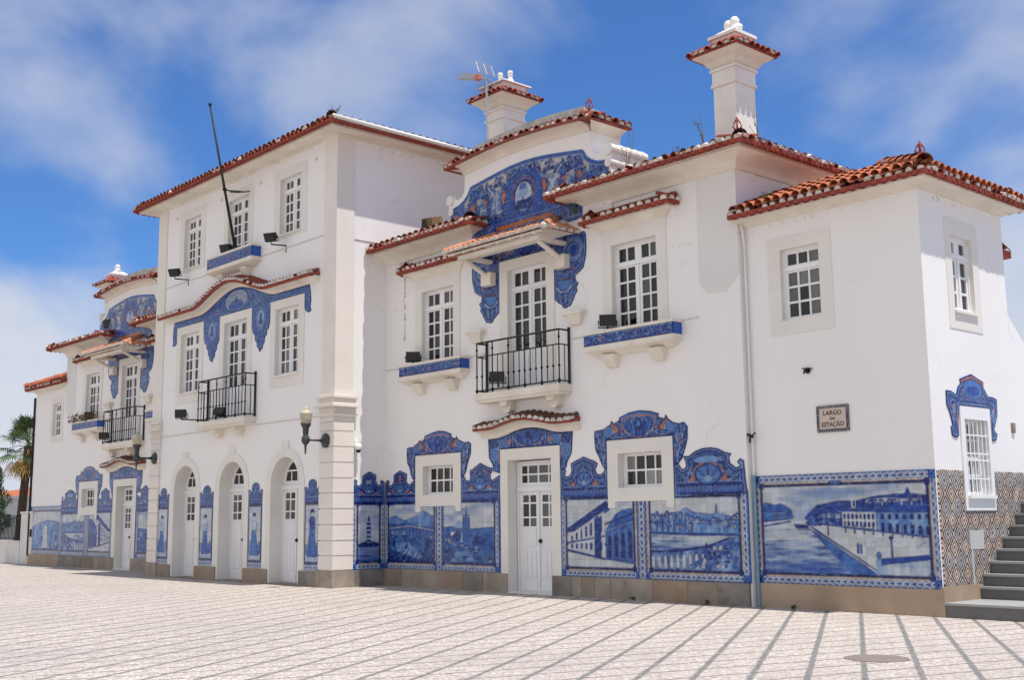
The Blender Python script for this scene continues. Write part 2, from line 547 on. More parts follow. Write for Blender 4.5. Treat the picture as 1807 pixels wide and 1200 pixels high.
    def plug(self, p0, p1, r, segs=6):
        b = self.halfcyl(p0, p1, r, segs=segs)
        n = segs + 1
        self.f.append(tuple(b + k for k in range(n)))
        self.f.append(tuple(b + n + k for k in range(n))[::-1])

    def loft(self, sections, closed=True, caps=True):
        """sections: list of equal-length point rings."""
        k = len(sections[0])
        base = len(self.v)
        for s_ in sections:
            self.v += [self.F.pt(*p) for p in s_]
        for i in range(len(sections) - 1):
            for j in range(k if closed else k - 1):
                j2 = (j + 1) % k
                self.f.append((base + i * k + j, base + i * k + j2, base + (i + 1) * k + j2, base + (i + 1) * k + j))
        if caps:
            self.f.append(tuple(base + j for j in range(k))[::-1])
            self.f.append(tuple(base + (len(sections) - 1) * k + j for j in range(k)))

    def build(self, name, m, parent=None, smooth=False, recalc=True):
        me = bpy.data.meshes.new(name)
        me.from_pydata(self.v, [], self.f)
        if recalc:
            b = bmesh.new()
            b.from_mesh(me)
            bmesh.ops.remove_doubles(b, verts=b.verts, dist=1e-5)
            bmesh.ops.recalc_face_normals(b, faces=b.faces)
            b.to_mesh(me)
            b.free()
        me.materials.append(m)
        if smooth:
            me.polygons.foreach_set('use_smooth', [True] * len(me.polygons))
        me.update()
        o = bpy.data.objects.new(name, me)
        COL.objects.link(o)
        if parent is not None:
            o.parent = parent
        return o


def tag(o, label=None, cat=None, group=None, kind=None):
    for k, v in (('label', label), ('category', cat), ('group', group), ('kind', kind)):
        if v:
            o[k] = v
    return o


def empty(name, loc=(0, 0, 0)):
    o = bpy.data.objects.new(name, None)
    o.empty_display_size = 0.3
    o.location = loc
    COL.objects.link(o)
    return o


def sweep(mb, path, prof):
    """path: plan polyline (x,y), building on the left; prof: closed ring of (offset outwards, z)."""
    n = len(path)
    secs = []
    for i in range(n):
        def nrm(a, b):
            d = Vector((b[0] - a[0], b[1] - a[1])).normalized()
            return Vector((d.y, -d.x))
        if i == 0:
            m_ = nrm(path[0], path[1])
        elif i == n - 1:
            m_ = nrm(path[-2], path[-1])
        else:
            a, b = nrm(path[i - 1], path[i]), nrm(path[i], path[i + 1])
            m_ = (a + b) / (1 + a.dot(b))
        secs.append([(path[i][0] + m_.x * o_, path[i][1] + m_.y * o_, z) for o_, z in prof])
    mb.loft(secs)


def offset_path(path, off):
    out = []
    n = len(path)
    for i in range(n):
        def nrm(a, b):
            d = Vector((b[0] - a[0], b[1] - a[1])).normalized()
            return Vector((d.y, -d.x))
        if i == 0:
            m_ = nrm(path[0], path[1])
        elif i == n - 1:
            m_ = nrm(path[-2], path[-1])
        else:
            a, b = nrm(path[i - 1], path[i]), nrm(path[i], path[i + 1])
            m_ = (a + b) / (1 + a.dot(b))
        out.append((path[i][0] + m_.x * off, path[i][1] + m_.y * off))
    return out


def jit(a):
    return random.uniform(-a, a)


def tile_edge(path, z, off, parent, pitch=0.17, r=0.066, white=0.75, length=0.55, slope=0.30, band=0.24, name='tile_edge'):
    """Red tile eave: a red under-band, barrel covers and their lime-mortar plugs along the offset line of a plan path."""
    b = MB()
    sweep(b, path, [(off - band - 0.08, z + 0.035), (off - 0.025, z - 0.055), (off - 0.005, z - 0.04), (off, z + 0.022), (off - band - 0.08, z + 0.15)])
    o = b.build(name, M['tile_red'], parent)
    outer = offset_path(path, off)
    cov, mor = MB(), MB()
    for i in range(len(outer) - 1):
        a, c = Vector(outer[i]), Vector(outer[i + 1])
        L = (c - a).length
        d = (c - a) / L
        nv = Vector((d.y, -d.x))
        N = max(1, round(L / pitch))
        for k in range(N):
            q = a + d * ((k + 0.5) * L / N + jit(0.012))
            tip = q + nv * (0.012 + jit(0.012))
            inn = q - nv * length
            lip = q + d * (0.5 * L / N)
            if k < N - 1:              # rounded mouths of the pan tiles under the covers
                cov.halfcyl((lip.x + nv.x * 0.018, lip.y + nv.y * 0.018, z - .012 + jit(.004)), (lip.x - nv.x * 0.26, lip.y - nv.y * 0.26, z - .012 + 0.26 * .42), -0.070, segs=6)
            zc = z + 0.022 + jit(0.008)
            cov.halfcyl((tip.x, tip.y, zc), (inn.x, inn.y, zc + length * slope), r, r * 0.92)
            if random.random() < white:
                t2 = tip + nv * random.uniform(-.02, .012)
                q2 = tip - nv * random.uniform(.05, .12)
                mor.plug((t2.x, t2.y, zc - 0.004), (q2.x, q2.y, zc + 0.03), r * random.uniform(0.80, 1.05), 5)
    cov.build('cover_tiles', M['tile_top'], o, recalc=False)
    if mor.v:
        mor.build('mortar_caps', M['mortar'], o)
    return o


def cornice(path, z0, z1, off, parent, m=None):
    """Cove cornice from the wall line (z0) out to the eave (off, z1)."""
    b = MB()
    pr = [(-0.02, z0), (0.035, z0), (0.045, z0 + 0.05)]
    for k in range(7):
        t = k / 6 * math.pi / 2
        pr.append((0.045 + (off - 0.05) * (1 - math.cos(t)), z0 + 0.05 + (z1 - z0 - 0.09) * math.sin(t)))
    pr += [(off, z1 - 0.03), (off, z1 + 0.03), (-0.02, z1 + 0.03)]
    sweep(b, path, pr)
    return b.build('cornice', m or M['cornice'], parent)

# ------------------------------------------------------------------ glazed tile painting
DEEP = np.array((0.006, 0.020, 0.165))
NAVY = np.array((0.006, 0.009, 0.055))
BLUE = np.array((0.020, 0.082, 0.355))
MID = np.array((0.080, 0.205, 0.475))
PALE = np.array((0.27, 0.39, 0.575))
WHITE = np.array((0.53, 0.56, 0.585))
CREAM = np.array((0.58, 0.54, 0.46))
ORANGE = np.array((0.56, 0.185, 0.03))
BROWN = np.array((0.13, 0.045, 0.04))


def vnoise(X, Z, scale, seed, octv=3, rough=0.5):
    out = np.zeros_like(X)
    amp, tot = 1.0, 0.0
    for o in range(octv):
        g = np.random.default_rng(seed + o * 17).random((97, 97))
        x, z = X * scale * 2 ** o + 7.3 * o, Z * scale * 2 ** o + 3.1 * o
        ix, iz = np.floor(x).astype(int), np.floor(z).astype(int)
        fx, fz = x - ix, z - iz
        fx, fz = fx * fx * (3 - 2 * fx), fz * fz * (3 - 2 * fz)
        a, b = g[iz % 97, ix % 97], g[iz % 97, (ix + 1) % 97]
        c, d_ = g[(iz + 1) % 97, ix % 97], g[(iz + 1) % 97, (ix + 1) % 97]
        out += amp * ((a * (1 - fx) + b * fx) * (1 - fz) + (c * (1 - fx) + d_ * fx) * fz)
        tot += amp
        amp *= rough
    return out / tot


def inside(px, pz, poly):
    r = np.zeros(px.shape, bool)
    n = len(poly)
    for i in range(n):
        x0, z0 = poly[i]
        x1, z1 = poly[(i + 1) % n]
        if z0 == z1:
            continue
        c = ((z0 > pz) != (z1 > pz)) & (px < (x1 - x0) * (pz - z0) / (z1 - z0) + x0)
        r ^= c
    return r


def segdist(px, pz, pts, closed=False):
    best = np.full(px.shape, 1e9)
    k = len(pts) if closed else len(pts) - 1
    for i in range(k):
        (x0, z0), (x1, z1) = pts[i], pts[(i + 1) % len(pts)]
        dx, dz = x1 - x0, z1 - z0
        L = dx * dx + dz * dz + 1e-12
        t = np.clip(((px - x0) * dx + (pz - z0) * dz) / L, 0, 1)
        best = np.minimum(best, (px - x0 - t * dx) ** 2 + (pz - z0 - t * dz) ** 2)
    return np.sqrt(best)


class Cv:
    """A painter's canvas in facade metres."""
    def __init__(s, x0, x1, z0, z1, px=0.0065, base=WHITE):
        s.x0, s.z0, s.px = x0, z0, px
        s.W, s.H = int((x1 - x0) / px) + 2, int((z1 - z0) / px) + 2
        s.X, s.Z = np.meshgrid(x0 + np.arange(s.W) * px, z0 + np.arange(s.H) * px)
        s.a = np.zeros((s.H, s.W, 3)) + base
        s.soft = np.ones((s.H, s.W))            # where the ink pass applies fully

    def _win(s, x0, x1, z0, z1):
        i0, i1 = max(0, int((z0 - s.z0) / s.px) - 1), min(s.H, int((z1 - s.z0) / s.px) + 3)
        j0, j1 = max(0, int((x0 - s.x0) / s.px) - 1), min(s.W, int((x1 - s.x0) / s.px) + 3)
        return slice(i0, max(i0, i1)), slice(j0, max(j0, j1))

    def put(s, w, m, col, al=1.0):
        m = (m * al)[..., None]
        s.a[w] = s.a[w] * (1 - m) + col * m

    def rect(s, x0, x1, z0, z1, col, al=1.0):
        w = s._win(x0, x1, z0, z1)
        X, Z = s.X[w], s.Z[w]
        s.put(w, ((X >= x0) & (X <= x1) & (Z >= z0) & (Z <= z1)).astype(float), col, al)

    def poly(s, pts, col, al=1.0, noise=0.0, col2=None, nscale=6, seed=3, stretch=(1, 1)):
        xs, zs = [p[0] for p in pts], [p[1] for p in pts]
        w = s._win(min(xs), max(xs), min(zs), max(zs))
        X, Z = s.X[w], s.Z[w]
        m = inside(X, Z, pts).astype(float)
        if col2 is not None:
            nz = np.clip((vnoise(X * stretch[0], Z * stretch[1], nscale, seed, 4, 0.6) - 0.3) / 0.4, 0, 1)[..., None]
            col = col * (1 - nz) + col2 * nz
        s.put(w, m, col, al)

    def ell(s, cx, cz, rx, rz, col, al=1.0, inner=0.0):
        w = s._win(cx - rx, cx + rx, cz - rz, cz + rz)
        q = ((s.X[w] - cx) / rx) ** 2 + ((s.Z[w] - cz) / rz) ** 2
        s.put(w, ((q <= 1) & (q >= inner)).astype(float), col, al)

    def line(s, pts, wd, col, al=1.0):
        xs, zs = [p[0] for p in pts], [p[1] for p in pts]
        w = s._win(min(xs) - wd, max(xs) + wd, min(zs) - wd, max(zs) + wd)
        if s.X[w].size == 0:
            return
        dd = segdist(s.X[w], s.Z[w], pts)
        s.put(w, np.clip((wd / 2 - dd) / s.px + 0.5, 0, 1), col, al)

    def spiral(s, cx, cz, r, col, wd=0.02, turns=1.6, ph=0.0, sg=1, al=1.0):
        p = [(cx + r * (1 - t) * math.cos(ph + sg * t * turns * 2 * math.pi), cz + r * (1 - t) * math.sin(ph + sg * t * turns * 2 * math.pi))
             for t in np.linspace(0, 0.92, 22)]
        s.line(p, wd, col, al)

    def ink(s, seed=1, strokes=0.5, line=1.0):
        """brushwork: drawn contours wherever tones meet, hatching strokes inside the washes, specks on the white"""
        strokes = strokes * s.soft
        line = line * s.soft
        lum = s.a @ np.array((.3, .5, .2))
        gx = np.abs(np.roll(lum, 2, 1) - np.roll(lum, -2, 1))
        gz = np.abs(np.roll(lum, 2, 0) - np.roll(lum, -2, 0))
        e = np.clip((np.maximum(gx, gz) - .05) * 5, 0, 1) * line * (.35 + .9 * vnoise(s.X, s.Z, 9, seed + 3, 2))
        s.a = s.a * (1 - .75 * np.clip(e, 0, 1)[..., None]) + DEEP * (.75 * np.clip(e, 0, 1)[..., None])
        n1 = vnoise(s.X * 1.0 + s.Z * .5, s.Z * 2.6 - s.X * .4, 15, seed + 7, 3, .65)
        n2 = vnoise(s.X, s.Z, 34, seed + 11, 2)
        dark = np.clip((.62 - lum / .5) * 1.6, 0, 1)
        d1 = np.clip((n1 - .54) * 5, 0, 1) * strokes * dark
        s.a = s.a * (1 - d1[..., None]) + DEEP * d1[..., None]
        d2 = np.clip((.43 - n1) * 6, 0, 1) * strokes * .8 * dark
        s.a = s.a * (1 - d2[..., None]) + PALE * d2[..., None]
        d3 = np.clip((n2 - .74) * 9, 0, 1) * strokes * .5 * (1 - dark)
        s.a = s.a * (1 - d3[..., None]) + MID * d3[..., None]

    def tiles(s, pitch=0.14, k=0.72, seed=1, strokes=0.6, line=0.9):
        """joints between the tiles and a slight tone change from tile to tile"""
        if strokes:
            s.ink(seed, strokes, line)
        fx, fz = (s.X / pitch) % 1, (s.Z / pitch) % 1
        e = s.px * 0.55 / pitch
        j = (fx < e) | (fx > 1 - e) | (fz < e) | (fz > 1 - e)
        g = np.random.default_rng(seed).random((211, 211))
        tone = 0.86 + 0.20 * g[np.floor(s.Z / pitch).astype(int) % 211, np.floor(s.X / pitch).astype(int) % 211]
        tone *= 0.96 + 0.08 * vnoise(s.X, s.Z, 20, seed, 2)
        s.a *= (tone * np.where(j, k, 1.0))[..., None]

    def sample(s, x, z):
        fx, fz = np.clip((x - s.x0) / s.px, 0, s.W - 1.001), np.clip((z - s.z0) / s.px, 0, s.H - 1.001)
        i, j = fz.astype(int), fx.astype(int)
        dx, dz = (fx - j)[:, None], (fz - i)[:, None]
        A = s.a
        i2, j2 = np.minimum(i + 1, s.H - 1), np.minimum(j + 1, s.W - 1)
        c = (A[i, j] * (1 - dx) + A[i, j2] * dx) * (1 - dz) + (A[i2, j] * (1 - dx) + A[i2, j2] * dx) * dz
        return c


def sample_soft(cv, x, z, r):
    """average over about one mesh cell"""
    acc = 0
    for ax in (-r, r):
        for az in (-r, r):
            acc = acc + cv.sample(x + ax, z + az)
    return acc / 4


def tile_mesh(name, F, outline, cv, parent, cell=0.012, n0=0.0, thick=0.014, mirror_paint=False, label=None):
    """Sheet of glazed tiles cut to an outline; colours painted per vertex."""
    P = np.array(outline)
    x0, z0 = P.min(0)
    x1, z1 = P.max(0)
    nx, nz = int(math.ceil((x1 - x0) / cell)), int(math.ceil((z1 - z0) / cell))
    gx, gz = np.meshgrid(x0 + np.arange(nx + 1) * cell, z0 + np.arange(nz + 1) * cell)
    cx, cz = gx[:-1, :-1] + cell / 2, gz[:-1, :-1] + cell / 2
    keep = inside(cx, cz, outline)
    used = np.zeros(gx.shape, bool)
    for a, b in ((0, 0), (0, 1), (1, 0), (1, 1)):
        used[a:a + nz, b:b + nx] |= keep
    pad = np.zeros((nz + 2, nx + 2), bool)
    pad[1:-1, 1:-1] = keep
    allin = pad[:-1, :-1] & pad[1:, :-1] & pad[:-1, 1:] & pad[1:, 1:]
    edge = used & ~allin
    vx, vz = gx.copy(), gz.copy()
    ei = np.argwhere(edge)
    if len(ei):
        ex, ez = gx[edge], gz[edge]
        best = np.full(ex.shape, 1e9)
        bx, bz = ex.copy(), ez.copy()
        n = len(outline)
        for i in range(n):
            (ax, az), (qx, qz) = outline[i], outline[(i + 1) % n]
            dx, dz = qx - ax, qz - az
            L = dx * dx + dz * dz + 1e-12
            t = np.clip(((ex - ax) * dx + (ez - az) * dz) / L, 0, 1)
            sx, sz = ax + t * dx, az + t * dz
            d2 = (sx - ex) ** 2 + (sz - ez) ** 2
            k = d2 < best
            best[k], bx[k], bz[k] = d2[k], sx[k], sz[k]
        ok = best < (0.8 * cell) ** 2
        ex, ez = np.where(ok, bx, ex), np.where(ok, bz, ez)
        vx[edge], vz[edge] = ex, ez
    idx = -np.ones(gx.shape, int)
    idx[used] = np.arange(used.sum())
    X, Z = vx[used], vz[used]
    col = np.clip(sample_soft(cv, gx[used], gz[used], cell * 0.25), 0, 1) ** 1.17 * 1.04
    N = len(X)
    verts = F.arr(X, np.full(N, n0 + thick), Z)
    k = np.argwhere(keep)
    q = np.stack([idx[k[:, 0], k[:, 1]], idx[k[:, 0], k[:, 1] + 1], idx[k[:, 0] + 1, k[:, 1] + 1], idx[k[:, 0] + 1, k[:, 1]]], 1)
    # rim going back to the wall
    back = F.arr(X, np.full(N, n0 - 0.005), Z)
    rim = []
    for (dy, dx, a, b) in ((-1, 0, (0, 0), (0, 1)), (0, 1, (0, 1), (1, 1)), (1, 0, (1, 1), (1, 0)), (0, -1, (1, 0), (0, 0))):
        nb = pad[1 + dy:1 + dy + nz, 1 + dx:1 + dx + nx]
        kk = np.argwhere(keep & ~nb)
        if len(kk):
            i0 = idx[kk[:, 0] + a[0], kk[:, 1] + a[1]]
            i1 = idx[kk[:, 0] + b[0], kk[:, 1] + b[1]]
            rim.append(np.stack([i1, i0, i0 + N, i1 + N], 1))
    faces = np.concatenate([q] + rim)
    allv = np.concatenate([verts, back])
    # keep normals outwards whatever the frame's handedness
    e1, e2 = allv[faces[0][1]] - allv[faces[0][0]], allv[faces[0][2]] - allv[faces[0][0]]
    out = np.array(F.pt(0, 1, 0)) - np.array(F.pt(0, 0, 0))
    if np.dot(np.cross(e1, e2), out) < 0:
        faces = faces[:, ::-1]
    me = bpy.data.meshes.new(name)
    me.vertices.add(len(allv))
    me.vertices.foreach_set('co', allv.astype(np.float32).ravel())
    me.loops.add(faces.size)
    me.loops.foreach_set('vertex_index', faces.astype(np.int32).ravel())
    me.polygons.add(len(faces))
    me.polygons.foreach_set('loop_start', (np.arange(len(faces)) * 4).astype(np.int32))
    me.update(calc_edges=True)
    ca = me.color_attributes.new('col', 'FLOAT_COLOR', 'POINT')
    full = np.ones((len(allv), 4), np.float32)
    full[:N, :3] = col
    full[N:, :3] = col * 0.8
    ca.data.foreach_set('color', full.ravel())
    me.materials.append(M['glaze'])
    o = bpy.data.objects.new(name, me)
    COL.objects.link(o)
    o.parent = parent
    if label:
        o['label'] = label
    return o


def strip_pattern(cv, x0, x1, z0, z1, seed=5, pal=PALE):
    """border strip with repeating blue scroll-work"""
    w = cv._win(x0, x1, z0, z1)
    X, Z = cv.X[w], cv.Z[w]
    m = ((X >= x0) & (X <= x1) & (Z >= z0) & (Z <= z1)).astype(float)
    if m.size == 0:
        return
    cv.put(w, m, PALE * 0.25 + WHITE * 0.75)
    cv.soft[w] = np.where(m > 0, .22, cv.soft[w])
    horiz = (x1 - x0) > (z1 - z0)
    s_, t_ = (X, (Z - (z0 + z1) / 2) / max(1e-3, z1 - z0)) if horiz else (Z, (X - (x0 + x1) / 2) / max(1e-3, x1 - x0))
    ph = s_ * 2 * math.pi / 0.115
    a = np.sin(ph + 2.6 * np.cos(t_ * 6.3)) + 0.8 * np.cos(t_ * 12.6) + 1.3 * (vnoise(X, Z, 26, seed, 2) - 0.5)
    b = np.cos(2 * ph) * np.cos(t_ * 9)
    cv.put(w, m * np.clip(a * 2.2 - 0.55, 0, 1), BLUE, 0.9)
    cv.put(w, m * np.clip(b * 2.4 - 1.3, 0, 1), DEEP, 0.8)
    cv.put(w, m * (np.abs(t_) > 0.42), MID, 0.9)


def frame(cv, x0, x1, z0, z1, bl=0.13, br=0.13, bb=0.14, bt=0.0, seed=5):
    """painted frame: scroll strips, ochre fillet, dark inner line"""
    if bb:
        strip_pattern(cv, x0, x1, z0, z0 + bb, seed)
    if bt:
        strip_pattern(cv, x0, x1, z1 - bt, z1, seed + 1)
    if bl:
        strip_pattern(cv, x0, x0 + bl, z0, z1, seed + 2)
    if br:
        strip_pattern(cv, x1 - br, x1, z0, z1, seed + 3)
    a, b, c, d = x0 + bl, x1 - br, z0 + bb, z1 - bt
    cv.line([(a, c), (b, c), (b, d), (a, d), (a, c)], 0.030, CREAM * 0.8 + ORANGE * 0.2)
    cv.line([(a + .03, c + .03), (b - .03, c + .03), (b - .03, d - .03), (a + .03, d - .03), (a + .03, c + .03)], 0.035, NAVY)
    for (x, z) in ((x0 + bl * .5, z0 + bb * .5), (x1 - br * .5, z0 + bb * .5)) + (((x0 + bl * .5, z1 - bt * .5), (x1 - br * .5, z1 - bt * .5)) if bt else ()):
        cv.rect(x - bl * .55, x + bl * .55, z - bb * .5, z + bb * .5, BLUE)
        cv.ell(x, z, bl * .38, bb * .38, MID)
        cv.ell(x, z, bl * .2, bb * .2, DEEP)
    for (x, z) in ((a + .035, c + .035), (b - .035, c + .035), (a + .035, d - .035), (b - .035, d - .035)):
        cv.ell(x, z, 0.055, 0.055, DEEP)


def painted_sky(cv, x0, x1, z0, z1, seed=1, dark=0.45):
    w = cv._win(x0, x1, z0, z1)
    X, Z = cv.X[w], cv.Z[w]
    m = ((X >= x0) & (X <= x1) & (Z >= z0) & (Z <= z1)).astype(float)
    nz = vnoise(X * 0.6, Z * 3.0, 2.2, seed, 4)
    cv.put(w, m, WHITE)
    cv.put(w, m * np.clip((nz - 0.42) * 3.2, 0, 1) * (0.35 + 0.65 * (Z - z0) / (z1 - z0)), MID, dark)


def painted_mass(cv, pts, seed, a=BLUE, b=PALE, sc=9, st=(1, 1), outline=None):
    cv.poly(pts, a, col2=b, nscale=sc, seed=seed, stretch=st)
    if outline is not None:
        cv.line(pts + [pts[0]], 0.014, outline)


def crest(cv, pts, seed=1, bands=True, core=BLUE, ochre=True):
    """baroque strapwork: bands that follow the outline, swirls inside"""
    xs, zs = [p[0] for p in pts], [p[1] for p in pts]
    w = cv._win(min(xs), max(xs), min(zs), max(zs))
    X, Z = cv.X[w], cv.Z[w]
    m = inside(X, Z, pts).astype(float)
    d = segdist(X, Z, pts, True)
    xc = (min(xs) + max(xs)) / 2
    U = np.abs(X - xc)                       # symmetric ornament
    n = vnoise(U, Z, 5.5, seed, 2)
    sw = np.sin(n * 34 + U * 6)
    n2 = vnoise(U, Z, 14, seed + 5, 3)
    cv.put(w, m, core)
    cv.put(w, m * np.clip(sw * 1.8 - 0.6, 0, 1), MID, 0.95)
    fine_ = np.sin(vnoise(U, Z, 8.5, seed + 2, 2) * 46 + Z * 8)
    cv.put(w, m * np.clip(fine_ * 2.5 - 1.5, 0, 1), DEEP, 0.85)
    cv.put(w, m * np.clip(np.sin(n * 34 + U * 6 + 0.9) * 3 - 1.9, 0, 1), PALE * 1.1, 0.95)
    cv.put(w, m * np.clip(-fine_ * 3 - 2.3, 0, 1), WHITE, 0.75)
    cv.put(w, m * np.clip(-sw * 2.2 - 0.7, 0, 1), DEEP, 0.9)
    cv.put(w, m * np.clip((n2 - 0.66) * 10, 0, 1), WHITE, 0.55)
    if ochre:
        n3 = vnoise(U, Z, 6.5, seed + 31, 2)
        cv.put(w, m * np.clip((n3 - 0.76) * 16, 0, 1), ORANGE, 0.85)
    if bands:
        cv.put(w, m * (d < 0.105), MID, 0.75)
        cv.put(w, m * ((d > 0.052) & (d < 0.082)), DEEP, 0.8)
        cv.put(w, m * ((d > 0.024) & (d < 0.05)), PALE, 0.9)
    cv.put(w, m * (d < 0.02), DEEP, 1)


def foliage(cv, x0, x1, zf, n, seed, r0=.015, r1=.05, pal=None):
    """stippled tree masses above a ground line zf(x)"""
    rnd = random.Random(seed)
    for _ in range(n):
        x = rnd.uniform(x0, x1)
        r = rnd.uniform(r0, r1)
        cv.ell(x, zf(x) + rnd.uniform(0, r1 * 1.4), r, r * .75, rnd.choice(pal or (DEEP, BLUE, MID, BLUE, PALE)), .85)


def town(cv, x0, x1, zf, n, seed, h0=.04, h1=.10):
    """a jumble of small houses with lit and shaded walls, roofs and windows"""
    rnd = random.Random(seed)
    for _ in range(n):
        x, w = rnd.uniform(x0, x1), rnd.uniform(.05, .12)
        h = rnd.uniform(h0, h1)
        z = zf(x) + rnd.uniform(-.02, .04)
        cv.rect(x, x + w * .62, z, z + h, WHITE)
        cv.rect(x + w * .62, x + w, z, z + h, MID)
        cv.poly([(x - .008, z + h), (x + w * .3, z + h + .035), (x + w + .008, z + h), ], BLUE)
        for k in range(3):
            cv.rect(x + .008 + k * .02, x + .018 + k * .02, z + h * .45, z + h * .75, DEEP)


def shell(cv, cx, cz, rx, rz):
    cv.ell(cx, cz, rx * 1.12, rz * 1.15, DEEP)
    cv.ell(cx, cz, rx, rz, MID)
    for k in range(7):
        t = math.pi * (0.08 + 0.84 * k / 6)
        cv.line([(cx, cz - rz * .6), (cx + rx * .95 * math.cos(t), cz - rz * .5 + rz * 1.4 * math.sin(t))], 0.016, DEEP if k % 2 else PALE)
    cv.ell(cx, cz - rz * .45, rx * .35, rz * .35, PALE)


def cartouche_bar(cv, x0, x1, zt, zb):
    """moulded bar above a painting: light/dark stripes and a row of leaves"""
    h = zt - zb
    cv.rect(x0, x1, zb, zt, BLUE)
    cv.rect(x0, x1, zt - 0.10 * h, zt, PALE)
    cv.rect(x0, x1, zt - 0.34 * h, zt - 0.16 * h, DEEP)
    n = max(4, int((x1 - x0) / 0.085))
    for k in range(n):
        x = x0 + (k + 0.5) * (x1 - x0) / n
        cv.ell(x, zb + 0.45 * h, 0.034, 0.22 * h, PALE, 0.8)
        cv.ell(x, zb + 0.42 * h, 0.018, 0.12 * h, BLUE, 0.9)
    cv.rect(x0, x1, zb, zb + 0.10 * h, NAVY)


def ochre_pair(cv, cx, z, du, s=0.07):
    for q in (-1, 1):
        cv.poly([(cx + q * du - s, z), (cx + q * du + s, z), (cx + q * (du + s * .3), z + s * 1.3)], ORANGE)


def windows(cv, x0, x1, z0, z1, n, col=DEEP, slope=0.0, wd=0.5):
    for k in range(n):
        a = x0 + (k + 0.5 - wd / 2) * (x1 - x0) / n
        b = x0 + (k + 0.5 + wd / 2) * (x1 - x0) / n
        dz = slope * ((a + b) / 2 - x0)
        cv.poly([(a, z0 + dz), (b, z0 + dz), (b, z1 + dz), (a, z1 + dz)], col)


def water(cv, pts, seed):
    cv.poly(pts, WHITE * 0.9 + PALE * 0.1)
    xs, zs = [p[0] for p in pts], [p[1] for p in pts]
    w = cv._win(min(xs), max(xs), min(zs), max(zs))
    X, Z = cv.X[w], cv.Z[w]
    m = inside(X, Z, pts)
    nz = vnoise(X * 0.7, Z * 7, 3, seed, 4, 0.6)
    t = (Z - min(zs)) / (max(zs) - min(zs))
    k = np.clip((.92 - t * 1.05) + (nz - .5) * 1.3, 0, 1)
    cv.put(w, m * np.clip(k * 1.4, 0, 1), MID, 0.75)
    cv.put(w, m * np.clip(k * 1.8 - .75, 0, 1), BLUE, 0.9)
    cv.put(w, m * np.clip((nz - .62) * 6, 0, 1), DEEP, 0.35)


def figure(cv, cx, z0, h, seed, dress=BLUE, hair=NAVY, basket=True):
    """painted standing countrywoman, seen small"""
    w = h * 0.17
    cv.poly([(cx - w * 1.1, z0), (cx + w * 1.0, z0), (cx + w * .75, z0 + h * .35), (cx + w * .5, z0 + h * .58), (cx - w * .5, z0 + h * .58), (cx - w * .8, z0 + h * .3)],
            dress, col2=MID, nscale=14, seed=seed, stretch=(2.5, .5))
    cv.poly([(cx - w * .55, z0 + h * .56), (cx + w * .55, z0 + h * .56), (cx + w * .7, z0 + h * .76), (cx + w * .3, z0 + h * .82), (cx - w * .3, z0 + h * .82), (cx - w * .7, z0 + h * .76)],
            PALE if seed % 2 else BLUE, col2=WHITE if seed % 2 else DEEP, nscale=12, seed=seed + 1)
    cv.line([(cx + w * .65, z0 + h * .75), (cx + w * .8, z0 + h * .55), (cx + w * .2, z0 + h * .5)], h * .035, PALE)
    cv.ell(cx, z0 + h * .90, w * .38, h * .06, WHITE)
    cv.ell(cx, z0 + h * .925, w * .46, h * .05, hair)
    cv.ell(cx, z0 + h * .885, w * .22, h * .03, WHITE)
    if basket:
        cv.ell(cx + w * 1.3, z0 + h * .12, w * .6, h * .10, BLUE)
        cv.ell(cx + w * 1.3, z0 + h * .15, w * .5, h * .04, MID)

# ------------------------------------------------------------------ ground
YT, YR, XT, XR, XC, CX = -1.388, 0.126, 4.632, 18.134, 14.883, 9.555


